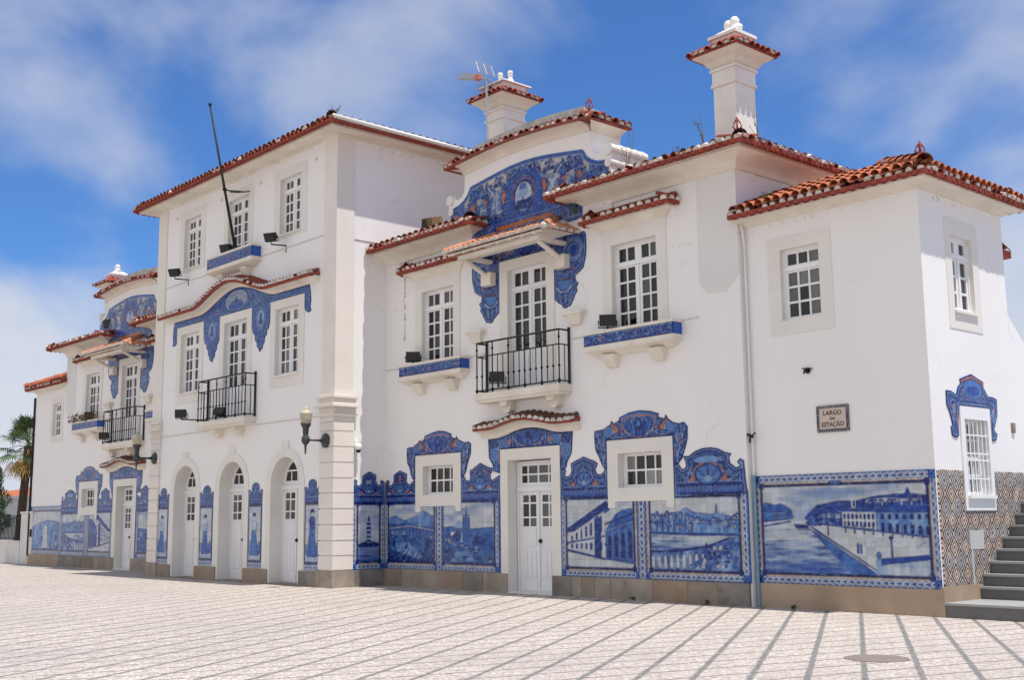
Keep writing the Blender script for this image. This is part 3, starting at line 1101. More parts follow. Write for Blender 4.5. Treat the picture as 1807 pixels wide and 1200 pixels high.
def ground():
    me = bpy.data.meshes.new('pavement')
    S = 1500
    b = MB()
    b.face([(-S, -S, 0), (S, -S, 0), (S, S, 0), (-S, S, 0)])
    m = bpy.data.materials.new('calcada')
    m.use_nodes = True
    t = m.node_tree
    bs = t.nodes['Principled BSDF']
    bs.inputs['Roughness'].default_value = 0.7
    bs.inputs['Specular IOR Level'].default_value = 0.25
    N, Lk = t.nodes.new, t.links.new
    c = N('ShaderNodeTexCoord')
    wob = N('ShaderNodeTexNoise')
    wob.inputs['Scale'].default_value = 5.0
    wob.inputs['Detail'].default_value = 2
    Lk(c.outputs['Object'], wob.inputs['Vector'])
    sepn = N('ShaderNodeSeparateXYZ')
    Lk(c.outputs['Object'], sepn.inputs[0])

    def math_(op, a, b_=None, v=None, cl=False):
        n = N('ShaderNodeMath')
        n.operation = op
        n.use_clamp = cl
        for i, q in enumerate((a, b_)):
            if q is None:
                continue
            if isinstance(q, (int, float)):
                n.inputs[i].default_value = q
            else:
                Lk(q, n.inputs[i])
        return n.outputs[0]

    def lines(nx, ny, off, pitch, width, wobble, soft):
        """mask of parallel dark stone courses"""
        p = math_('ADD', math_('MULTIPLY', sepn.outputs['X'], nx), math_('MULTIPLY', sepn.outputs['Y'], ny))
        p = math_('ADD', p, math_('MULTIPLY', math_('SUBTRACT', wob.outputs[0], 0.5), wobble))
        p = math_('DIVIDE', math_('SUBTRACT', p, off), pitch)
        fr = math_('ABSOLUTE', math_('SUBTRACT', math_('FRACT', math_('ADD', p, 0.5)), 0.5))
        e = math_('MULTIPLY', fr, pitch)
        return math_('SUBTRACT', 1.0, math_('DIVIDE', math_('SUBTRACT', e, width / 2 - soft / 2), soft, cl=True), cl=True)

    vor = N('ShaderNodeTexVoronoi')
    vor.feature = 'DISTANCE_TO_EDGE'
    vor.inputs['Scale'].default_value = 17
    vor.inputs['Randomness'].default_value = 0.75
    vc = N('ShaderNodeTexVoronoi')
    vc.inputs['Scale'].default_value = 17
    vc.inputs['Randomness'].default_value = 0.75
    mpn = N('ShaderNodeMapping')
    mpn.inputs['Rotation'].default_value = (0, 0, 0.57)
    Lk(c.outputs['Object'], mpn.inputs[0])
    Lk(mpn.outputs[0], vor.inputs['Vector'])
    Lk(mpn.outputs[0], vc.inputs['Vector'])
    bigs = N('ShaderNodeTexNoise')
    bigs.inputs['Scale'].default_value = 0.35
    bigs.inputs['Detail'].default_value = 6
    Lk(c.outputs['Object'], bigs.inputs['Vector'])
    sepc = N('ShaderNodeSeparateColor')
    Lk(vc.outputs['Color'], sepc.inputs[0])
    stone = N('ShaderNodeValToRGB')
    e = stone.color_ramp.elements
    e[0].position, e[0].color = 0.0, (0.36, 0.32, 0.285, 1)
    e[1].position, e[1].color = 1.0, (0.60, 0.57, 0.53, 1)
    for p_, q_ in ((0.12, (0.50, 0.445, 0.405, 1)), (0.4, (0.545, 0.495, 0.455, 1)), (0.7, (0.58, 0.535, 0.49, 1))):
        el = e.new(p_)
        el.color = q_
    Lk(sepc.outputs['Red'], stone.inputs[0])
    big = N('ShaderNodeMixRGB')
    big.blend_type = 'MULTIPLY'
    big.inputs[0].default_value = 1
    bmap = N('ShaderNodeValToRGB')
    bmap.color_ramp.elements[0].position = 0.35
    bmap.color_ramp.elements[0].color = (0.87, 0.86, 0.855, 1)
    bmap.color_ramp.elements[1].position = 0.65
    bmap.color_ramp.elements[1].color = (1.06, 1.03, 1.0, 1)
    Lk(bigs.outputs[0], bmap.inputs[0])
    Lk(stone.outputs[0], big.inputs[1])
    Lk(bmap.outputs[0], big.inputs[2])
    joint = N('ShaderNodeMapRange')
    joint.inputs['From Min'].default_value = 0.03
    joint.inputs['From Max'].default_value = 0.14
    joint.inputs['To Min'].default_value = 0.0
    joint.inputs['To Max'].default_value = 1.0
    Lk(vor.outputs[0], joint.inputs['Value'])
    mj = N('ShaderNodeMixRGB')
    mj.inputs[1].default_value = (0.35, 0.305, 0.27, 1)
    Lk(joint.outputs[0], mj.inputs[0])
    Lk(big.outputs[0], mj.inputs[2])
    thick = lines(0.847, 0.531, 14.28, 0.502, 0.060, 0.035, 0.018)
    thin = lines(0.956, -0.293, 20.43, 0.46, 0.040, 0.04, 0.008)
    m1 = N('ShaderNodeMixRGB')
    m1.inputs[2].default_value = (0.155, 0.13, 0.115, 1)
    Lk(math_('MULTIPLY', thin, 0.92), m1.inputs[0])
    Lk(mj.outputs[0], m1.inputs[1])
    dk = N('ShaderNodeMixRGB')
    dk.inputs[1].default_value = (0.125, 0.128, 0.124, 1)
    dk.inputs[2].default_value = (0.215, 0.21, 0.20, 1)
    Lk(sepc.outputs['Green'], dk.inputs[0])
    m2 = N('ShaderNodeMixRGB')
    Lk(math_('MULTIPLY', thick, 0.92), m2.inputs[0])
    Lk(m1.outputs[0], m2.inputs[1])
    Lk(dk.outputs[0], m2.inputs[2])
    Lk(m2.outputs[0], bs.inputs['Base Color'])
    bp = N('ShaderNodeBump')
    bp.inputs['Strength'].default_value = 0.35
    bp.inputs['Distance'].default_value = 0.006
    Lk(joint.outputs[0], bp.inputs['Height'])
    Lk(bp.outputs[0], bs.inputs['Normal'])
    o = b.build('pavement', m)
    tag(o, kind='structure')


ground()

# ------------------------------------------------------------------ the station building
B = empty('station_building')
tag(B, 'long white station with red tiled eaves, a taller middle block and blue painted tile panels', 'building')


def pane_mesh(F, panes, n, parent, tones=None):
    """all glass of one sash: dark reflecting panes, some with a pale curtain or blind behind"""
    b = MB(F)
    cols = []
    for i, (a, b1, c, d) in enumerate(panes):
        b.face([(a, n, c), (b1, n, c), (b1, n, d), (a, n, d)])
        t = (tones[i] if tones else random.choice((0.004, 0.006, 0.010, 0.010, 0.016, 0.03, 0.07)))
        cols += [t] * 4
    o = b.build('pane', M['glass'], parent, recalc=False)
    ca = o.data.color_attributes.new('col', 'FLOAT_COLOR', 'POINT')
    for i, t in enumerate(cols):
        ca.data[i].color = (t, t * 1.0, t * 0.97, 1)
    return o


def split(a, b, n, gap):
    w = (b - a - gap * (n - 1)) / n
    return [(a + i * (w + gap), a + i * (w + gap) + w) for i in range(n)]


def casement(F, u0, u1, w0, w1, nrec=0.12, trans=0.22, rows=4, cols=2, leaves=2, low=0.06, parent=B, blank=0.0, tones=None, name='window', tall=None):
    """Timber window: transom lights over two casements with glazing bars.  rows/cols per leaf; blank = solid lower panel."""
    fr = 0.055
    b = MB(F)
    mull = 0.12 if leaves == 2 else 0.0
    zt = w1 - trans * (w1 - w0)                    # transom bar
    panes = []
    lw = split(u0 + fr, u1 - fr, leaves, mull)
    for a, c in lw:
        for p in split(a + 0.02, c - 0.02, cols, 0.03):
            if trans > 0:
                panes.append((p[0], p[1], zt + 0.06, w1 - fr - 0.02))
            zs = split(w0 + low + blank, zt - 0.07 if trans > 0 else w1 - fr, rows, 0.035)
            for q in zs:
                panes.append((p[0], p[1], q[0], q[1]))
    b.plate(u0, u1, w0, w1, panes, -nrec, 0.03)
    if trans > 0:
        b.box(u0, u1, -nrec + 0.001, -nrec + 0.03, zt - 0.035, zt + 0.03)
    if leaves == 2:
        m_ = (u0 + u1) / 2
        b.box(m_ - 0.022, m_ + 0.022, -nrec + 0.001, -nrec + 0.022, w0 + 0.02, (zt - 0.04) if trans > 0 else w1 - .03)
    b.box(u0, u1, -nrec + 0.001, -nrec + 0.045, w0, w0 + 0.035)
    for a in (u0, u1 - 0.03):
        b.box(a, a + 0.03, -nrec + 0.0012, -nrec + 0.02, w0 + 0.036, w1 - 0.031)
    b.box(u0, u1, -nrec + 0.0012, -nrec + 0.02, w1 - 0.03, w1)
    if blank > 0:
        for a, c in lw:
            b.box(a + 0.04, c - 0.04, -nrec + 0.001, -nrec + 0.018, w0 + 0.08, w0 + blank - 0.05)
    o = b.build(name, M['white_wood'] if name == 'window' else M['door_paint'], parent)
    pane_mesh(F, panes, -nrec - 0.025, o, tones)
    return o


def ring(F, ou, iu, n, parent, name='surround', m=None, back=0.0):
    """flat stone surround: outer rect minus inner rect, proud of the wall by n"""
    b = MB(F)
    b.plate(ou[0], ou[1], ou[2], ou[3], [iu], n, n + 0.12, n + back)
    return b.build(name, m or M['surround'], parent)


def hood(F, u0, u1, z0, z1, d, parent):
    """short tiled eave over a window with a cream cornice"""
    s = F.s
    path = [(u0, F.y0 + 0.02), (u0, F.y0), (u1, F.y0), (u1, F.y0 + 0.02)]
    path = [(s * p[0], p[1]) for p in path]
    if s < 0:
        path = path[::-1]
    path = path[1:3]
    # three sided: small returns at both ends
    a, b_ = path
    full = [(a[0], F.y0 + 0.01), (a[0], F.y0 - 0.001), (b_[0], F.y0 - 0.001), (b_[0], F.y0 + 0.01)]
    c = cornice([(a[0], F.y0 + 0.03), (a[0], F.y0), (b_[0], F.y0), (b_[0], F.y0 + 0.03)], z0, z1, d * 0.8, parent)
    tile_edge([(a[0], F.y0 + 0.03), (a[0], F.y0), (b_[0], F.y0), (b_[0], F.y0 + 0.03)], z1 + 0.03, d + 0.06, c, pitch=0.19, r=0.078, white=0.95, length=d + 0.05, band=d * .6, slope=0.42)
    mb = MB(F)
    # body of the little roof
    mb.prism([(u0 - d, z1 + 0.05), (u1 + d, z1 + 0.05), (u1, z1 + 0.2), (u0, z1 + 0.2)], 0.0, 0.02)
    mb.hexa([(u0 - d, d, z1 + .05), (u1 + d, d, z1 + .05), (u1 + d, 0, z1 + .05), (u0 - d, 0, z1 + .05)],
            [(u0 - d, d, z1 + .075), (u1 + d, d, z1 + .075), (u1, 0, z1 + .20), (u0, 0, z1 + .20)])
    mb.build('roof', M['tile_red'], c)
    return c


def ledge(F, u0, u1, zb, zt, d, brackets, parent, seed=1):
    """flower ledge: tiled apron, cream cap and sloping soffit on brackets"""
    b = MB(F)
    b.box(u0 + 0.01, u1 - 0.01, 0, d - 0.014, zb, zt)
    b.box(u0 - 0.03, u1 + 0.03, 0, d + 0.03, zt, zt + 0.055)
    b.box(u0 - 0.02, u1 + 0.02, 0, d + 0.02, zb - 0.10, zb)
    b.hexa([(u0 + .16, 0.05, zb - .20), (u1 - .16, 0.05, zb - .20), (u1 - .16, 0, zb - .20), (u0 + .16, 0, zb - .20)],
           [(u0, d, zb - .10), (u1, d, zb - .10), (u1, 0, zb - .10), (u0, 0, zb - .10)])
    o = b.build('window_ledge', M['cornice'], parent)
    cv = Cv(u0 - .02, u1 + .02, zb - .02, zt + .02, base=BLUE)
    w = cv._win(u0, u1, zb, zt)
    X, Z = cv.X[w], cv.Z[w]
    nz = vnoise(X, Z, 9, seed, 3)
    nn = np.sin(nz * 30 + X * 9)
    one = np.ones_like(X)
    cv.put(w, np.clip(nn * 2 - .2, 0, 1) * (Z > zb + 0.03), PALE, .75)
    cv.put(w, np.clip(-nn * 2 - .9, 0, 1), DEEP, .8)
    cv.put(w, np.clip((vnoise(X, Z, 12, seed + 9, 2) - .72) * 12, 0, 1), ORANGE, .6)
    cv.rect(u0, u1, zb, zb + .025, DEEP)
    cv.rect(u0, u1, zt - .03, zt, PALE)
    cv.tiles(seed=seed)
    tile_mesh('tile_band', F, [(u0, zb + .002), (u1, zb + .002), (u1, zt - .002), (u0, zt - .002)], cv, o, n0=d - 0.012)
    SF = Side(u1 * 1.0, 1)
    e = MB(F)
    for ue in (u0, u1):
        e.face([(ue, 0, zb + .002), (ue, d, zb + .002), (ue, d, zt - .002), (ue, 0, zt - .002)])
    eo = e.build('tile_band', M['glaze'], o, recalc=False)
    ca = eo.data.color_attributes.new('col', 'FLOAT_COLOR', 'POINT')
    for q in ca.data:
        q.color = (*(BLUE * 1.1), 1)
    for (c, hw) in brackets:
        k = MB(F)
        k.hexa([(c - hw * .7, 0.07, zb - .42), (c + hw * .7, 0.07, zb - .42), (c + hw * .7, 0, zb - .42), (c - hw * .7, 0, zb - .42)],
               [(c - hw, d - .03, zb - .19), (c + hw, d - .03, zb - .19), (c + hw, 0, zb - .19), (c - hw, 0, zb - .19)])
        k.build('bracket', M['cornice'], o)
    return o


def balcony(F, u0, u1, zs, ztop, d, br, parent):
    """stone slab on brackets with a wrought iron railing"""
    b = MB(F)
    b.box(u0 - .04, u1 + .04, 0, d + .05, zs - 0.14, zs)
    b.box(u0 - .01, u1 + .01, 0, d + .02, zs - 0.20, zs - .14)
    o = b.build('balcony', M['cornice'], parent)
    for c in br:
        k = MB(F)
        k.prism([(c - .14, zs - .20), (c - .11, zs - .38), (c - .05, zs - .44), (c + .05, zs - .44), (c + .11, zs - .38), (c + .14, zs - .20)], 0, d * .55)
        k.prism([(c - .12, zs - .2), (c - .09, zs - .3), (c + .09, zs - .3), (c + .12, zs - .20)], d * .55, d * .85)
        k.build('bracket', M['cornice'], o)
    r = MB(F)
    zb, zm = zs + 0.06, ztop - 0.29
    P = [(u0, 0), (u0, d), (u1, d), (u1, 0)]
    for z, rad in ((ztop, .020), (zm, .014), (zb, .015)):
        r.tube([(p[0], p[1], z) for p in P], rad, 6)
    ns = 5
    step = (u1 - u0) / (ns * 3)
    for k in range(ns * 3 + 1):
        u = u0 + k * step
        full = k % 3 == 0
        r.tube([(u, d, zs if full else zb), (u, d, ztop if full else zm)], .014 if full else .010, 6)
        kn = [(zb + zm) / 2 - .06] + ([(zm + ztop) / 2] if full else [])
        for z in kn:
            r.lathe((u, d, z), [(.008, -.03), (.026, -.012), (.026, .012), (.008, .03)], 8)
        if full:
            r.lathe((u, d, zb), [(.008, -.05), (.03, -.02), (.03, .02), (.01, .05)], 8)
    for u in (u0, u1):
        r.tube([(u, d * .5, zb), (u, d * .5, zm)], .010, 6)
        r.tube([(u, .03, zs), (u, .03, ztop + .06)], .026, 6)
    r.build('railing', M['iron'], o)
    return o


def door(F, u0, u1, ztop, ztrans, nrec, parent, top='grid', seed=1):
    """double-leaf panelled door, each leaf glazed above, with a transom light"""
    random.seed(seed)
    b = MB(F)
    m_ = (u0 + u1) / 2
    panes = []
    leaves = ((u0 + .05, m_ - .004), (m_ + .004, u1 - .05))
    for a, c in leaves:
        for p in split(a + .09, c - .08, 2, .035):
            for q in ((ztrans - .72, ztrans - .56), (ztrans - .525, ztrans - .275), (ztrans - .24, ztrans - .10)):
                panes.append((p[0], p[1], q[0], q[1]))
    b.plate(u0 + .045, u1 - .045, 0.01, ztrans - .02, panes, -nrec, .03)
    for a, c in leaves:                                     # raised panels
        b.box(a + .09, c - .08, -nrec + .001, -nrec + .012, ztrans - 1.12, ztrans - .80)
        for k in range(3):                                  # beaded lower panel
            w_ = (c - .08 - a - .09) / 3
            b.box(a + .09 + k * w_ + .006, a + .09 + (k + 1) * w_ - .006, -nrec + .001, -nrec + .014, .30, ztrans - 1.18)
        b.box(a + .05, c - .05, -nrec + .001, -nrec + .016, .05, .24)
        b.box(a + .07, c - .06, -nrec + .001, -nrec + .022, ztrans - .80, ztrans - .765)
    b.box(m_ - .028, m_ + .028, -nrec + .001, -nrec + .026, .02, ztrans - .03)
    for a in (u0, u1 - .045):
        b.box(a, a + .045, -nrec - .03, -nrec + .03, 0, ztop)
    b.box(u0, u1, -nrec - .03, -nrec + .045, ztrans - .02, ztrans + .07)
    o = b.build('door', M['door_paint'], parent)
    pane_mesh(F, panes, -nrec - .022, o, [random.choice((.03, .05, .09, .11)) for _ in panes])
    if top == 'grid':
        t = MB(F)
        tp = []
        us = [(u0 + .13, u0 + .30), (u0 + .335, m_ - .02), (m_ + .02, u1 - .335), (u1 - .30, u1 - .13)]
        zz = ((ztrans + .15, ztrans + .30), (ztrans + .335, ztop - .10))
        for q in zz:
            for p in us:
                tp.append((p[0], p[1], q[0], q[1]))
        t.plate(u0 + .046, u1 - .046, ztrans + .07, ztop - .001, tp, -nrec + .01, .03)
        to = t.build('transom_light', M['door_paint'], o)
        pane_mesh(F, tp, -nrec - .012, to, [.02, .10, .10, .03, .03, .05, .09, .04])
    h = MB(F)
    h.lathe((m_ + .055, -nrec + .02, 1.02), [(.035, -.035), (.042, 0), (.02, .05)], 8, 'y')
    h.build('handle', M['iron'], o)
    return o


# ---------------------------------------------------------------- picture panels
def pic_wing_left(F, parent):
    """two landscapes left of the wing door, with their crests and the window crest above"""
    cv = Cv(4.6, 8.75, .3, 3.5)
    A, Bx, Cx2, D = 4.66, 6.56, 6.68, 8.64
    cv.rect(4.6, 8.75, .3, 1.9, BLUE)
    # painting 1: wooded valley with a railway viaduct
    painted_sky(cv, 4.78, 6.48, 1.2, 1.9, 3, .6)
    painted_mass(cv, [(4.8, 1.50), (5.05, 1.56), (5.39, 1.45), (5.73, 1.51), (6.1, 1.66), (6.48, 1.52), (6.48, .5), (4.8, .5)], 8, MID, PALE, 5)
    painted_mass(cv, [(4.8, 1.40), (5.2, 1.36), (5.5, 1.42), (6.0, 1.30), (6.48, 1.36), (6.48, .5), (4.8, .5)], 9, BLUE, MID, 8)
    cv.line([(4.85, 1.28), (5.6, 1.33), (6.45, 1.24)], .035, WHITE)
    for k in range(12):
        x = 4.95 + k * .12
        cv.line([(x, 1.27), (x, 1.08 + .04 * math.sin(k))], .022, PALE if k % 2 else WHITE)
    foliage(cv, 4.82, 6.45, lambda x: 1.02 + .08 * math.sin(x * 5), 90, 5)
    town(cv, 4.9, 5.5, lambda x: 1.14, 7, 6)
    painted_mass(cv, [(4.8, 1.05), (5.3, 1.12), (5.8, 1.02), (6.2, 1.1), (6.48, 1.0), (6.48, .5), (4.8, .5)], 12, DEEP, MID, 9)
    painted_mass(cv, [(5.1, .95), (5.5, 1.0), (5.9, .8), (6.2, .62), (5.6, .58), (5.0, .7)], 14, MID, PALE, 10)
    painted_mass(cv, [(4.8, .8), (5.2, .75), (5.9, .6), (6.48, .75), (6.48, .5), (4.8, .5)], 15, DEEP, BLUE, 11)
    foliage(cv, 4.82, 6.45, lambda x: .60 + .35 * abs(math.sin(x * 3)), 120, 7, .012, .04)
    for k in range(14):
        x = 4.9 + k * .11
        cv.line([(x, .58), (x + .25, .78 + .05 * (k % 3))], .014, PALE if k % 2 else DEEP, .7)
    frame(cv, A, Bx + .02, .385, 1.86, .10, .06, .12, 0, 4)
    # painting 2: convent among trees
    painted_sky(cv, 6.75, 8.53, 1.1, 1.9, 6, .7)
    painted_mass(cv, [(6.78, 1.30), (7.1, 1.32), (7.4, 1.24), (8.0, 1.28), (8.53, 1.30), (8.53, .5), (6.78, .5)], 21, BLUE, MID, 6)
    cv.poly([(7.20, .95), (7.20, 1.36), (7.34, 1.46), (7.48, 1.36), (7.48, .95)], PALE)
    cv.poly([(7.46, .95), (7.46, 1.50), (7.54, 1.50), (7.575, 1.76), (7.61, 1.50), (7.70, 1.50), (7.70, .95)], MID)
    for k in range(4):
        cv.line([(7.49 + .055 * k, 1.0), (7.49 + .055 * k, 1.56)], .014, DEEP)
    windows(cv, 7.22, 7.46, 1.18, 1.28, 4)
    cv.poly([(7.05, .95), (7.05, 1.2), (7.2, 1.22), (7.2, .95)], WHITE)
    windows(cv, 7.05, 7.2, 1.02, 1.12, 3)
    for k in range(26):
        rr = random.uniform(.05, .13)
        cv.ell(random.uniform(6.85, 8.5), random.uniform(.62, 1.12), rr, rr * .8, (DEEP, BLUE, MID, PALE, BLUE)[k % 5], .8)
    town(cv, 6.85, 8.4, lambda x: .82 + .18 * math.sin(x * 2.1), 34, 8)
    foliage(cv, 6.8, 8.5, lambda x: .72 + .14 * math.sin(x * 4), 90, 9)
    painted_mass(cv, [(6.78, .82), (7.3, .92), (7.9, .78), (8.53, .9), (8.53, .5), (6.78, .5)], 25, DEEP, MID, 9)
    painted_mass(cv, [(7.0, .55), (7.2, .78), (7.6, .82), (7.9, .6)], 26, PALE, MID, 9)
    foliage(cv, 6.8, 8.5, lambda x: .56 + .14 * abs(math.sin(x * 3)), 70, 10, .012, .04, (DEEP, BLUE, MID, PALE, WHITE))
    frame(cv, 6.64, D - .02, .385, 1.86, .12, .10, .12, 0, 7)
    strip_pattern(cv, Bx - .0, 6.76, .385, 1.86, 9)
    cv.line([(6.545, .5), (6.545, 1.86)], .02, BROWN)
    cv.line([(6.775, .5), (6.775, 1.86)], .02, BROWN)
    # crests
    c1 = [(4.66, 1.83), (4.66, 2.30), (4.69, 2.35), (4.76, 2.38), (4.83, 2.33), (4.80, 2.26), (4.88, 2.24), (4.98, 2.32), (4.98, 2.48), (5.22, 2.58), (5.49, 2.49),
          (5.48, 2.42), (5.47, 2.31), (5.58, 2.24), (5.69, 2.31), (5.80, 2.36), (5.80, 1.83)]
    crest(cv, c1, 2)
    cartouche_bar(cv, 4.72, 5.80, 2.05, 1.84)
    ochre_pair(cv, 5.23, 2.07, .25)
    shell(cv, 5.23, 2.16, .15, .10)
    c2 = [(7.42, 1.83), (7.42, 2.34), (7.51, 2.37), (7.57, 2.28), (7.68, 2.27), (7.71, 2.33), (7.70, 2.49), (7.77, 2.50), (8.04, 2.63), (8.29, 2.53), (8.43, 2.51),
          (8.42, 2.43), (8.36, 2.37), (8.38, 2.27), (8.44, 2.26), (8.52, 2.30), (8.66, 2.36), (8.66, 1.83)]
    crest(cv, c2, 5)
    cartouche_bar(cv, 7.46, 8.58, 2.07, 1.85)
    ochre_pair(cv, 8.03, 2.09, .28)
    shell(cv, 8.03, 2.19, .18, .13)
    cv.tiles(seed=3)
    base = [(4.66, .385), (8.69, .385), (8.69, 2.38)] + [p for p in c2[::-1][1:-1]] + [(7.42, 1.83), (7.41, 1.64), (7.22, 1.64), (7.22, 1.755), (5.99, 1.755),
                                                                       (5.99, 1.64), (5.80, 1.64), (5.80, 1.83)] + c1[::-1][1:]
    tile_mesh('tile_panel', F, base, cv, parent)
    w = [(5.805, 2.30), (5.77, 2.33), (5.70, 2.36), (5.63, 2.46), (5.60, 2.60), (5.50, 2.73), (5.48, 2.90), (5.49, 3.06), (5.57, 3.08), (5.71, 3.08), (5.80, 3.13), (5.91, 3.17), (5.95, 3.23), (6.0, 3.18),
         (6.13, 3.24), (6.14, 3.30), (6.40, 3.36), (6.64, 3.39), (6.88, 3.36), (7.09, 3.29), (7.06, 3.24), (7.22, 3.18), (7.25, 3.24), (7.30, 3.17), (7.45, 3.11), (7.55, 3.08), (7.65, 3.10), (7.74, 3.04),
         (7.73, 2.84), (7.62, 2.62), (7.58, 2.48), (7.50, 2.38), (7.41, 2.34), (7.405, 2.88), (5.805, 2.88)]
    cw = Cv(5.4, 7.85, 2.2, 3.45, base=BLUE)
    paint_window_crest(cw, w, 6.605, 2.88)
    cw.tiles(seed=5)
    tile_mesh('tile_panel', F, w, cw, parent)


def paint_window_crest(cw, w, c, zb):
    crest(cw, w, 11, bands=False)
    cw.poly([(c - .47, zb + .40), (c - .25, zb + .47), (c, zb + .51), (c + .25, zb + .47), (c + .47, zb + .40), (c + .44, zb + .35), (c, zb + .43), (c - .44, zb + .35)], MID)
    cw.line([(c - .45, zb + .36), (c - .22, zb + .41), (c, zb + .435), (c + .22, zb + .41), (c + .45, zb + .36)], .018, ORANGE)
    cw.line([(c - .47, zb + .41), (c - .24, zb + .475), (c, zb + .505), (c + .24, zb + .475), (c + .47, zb + .41)], .025, DEEP)
    cw.poly([(c - .40, zb + .30), (c - .33, zb + .14), (c - .18, zb + .05), (c, zb + .03), (c + .18, zb + .05), (c + .33, zb + .14), (c + .40, zb + .30), (c + .26, zb + .28), (c, zb + .34), (c - .26, zb + .28)], BLUE)
    for k in range(9):
        t = (k - 4) * .17
        cw.line([(c + .05 * (k - 4), zb + .06), (c + .38 * math.sin(t * 1.25), zb + .10 + .22 * math.cos(t))], .02, (DEEP, MID, PALE)[k % 3])
    cw.line([(c - .40, zb + .29), (c - .33, zb + .14), (c - .18, zb + .06)], .028, CREAM * .7 + ORANGE * .3)
    cw.line([(c + .40, zb + .29), (c + .33, zb + .14), (c + .18, zb + .06)], .028, CREAM * .7 + ORANGE * .3)
    cw.ell(c, zb + .25, .09, .11, DEEP)
    cw.ell(c, zb + .27, .055, .06, MID)
    for q in (-1, 1):
        cw.poly([(c + q * .42, zb + .26), (c + q * .45, zb + .14), (c + q * .41, zb + .10)], ORANGE)
        cw.ell(c + q * .56, zb + .18, .05, .055, ORANGE)
        cw.ell(c + q * .77, zb + .17, .12, .12, MID)
        cw.spiral(c + q * .77, zb + .17, .11, PALE, .022, 1.6, 0, q)
        cw.spiral(c + q * .98, zb - .02 - .06, .11, PALE, .024, 1.6, 1, q)
        cw.spiral(c + q * 1.02, zb + .14, .07, PALE, .02, 1.3, 1, -q)
        cw.line([(c + q * .96, zb - .2), (c + q * .90, zb - .36), (c + q * .90, zb - .5)], .03, PALE)
        cw.rect(min(c + q * .80, c + q * .825), max(c + q * .80, c + q * .825), zb - .38, zb - .26, ORANGE)
    for k in range(3):
        cw.line([(c - .5 + .4 * k, zb + .012), (c - .32 + .4 * k, zb + .012)], .03, ORANGE, .8)
    n = len(w)
    cw.line(w + [w[0]], .03, DEEP)


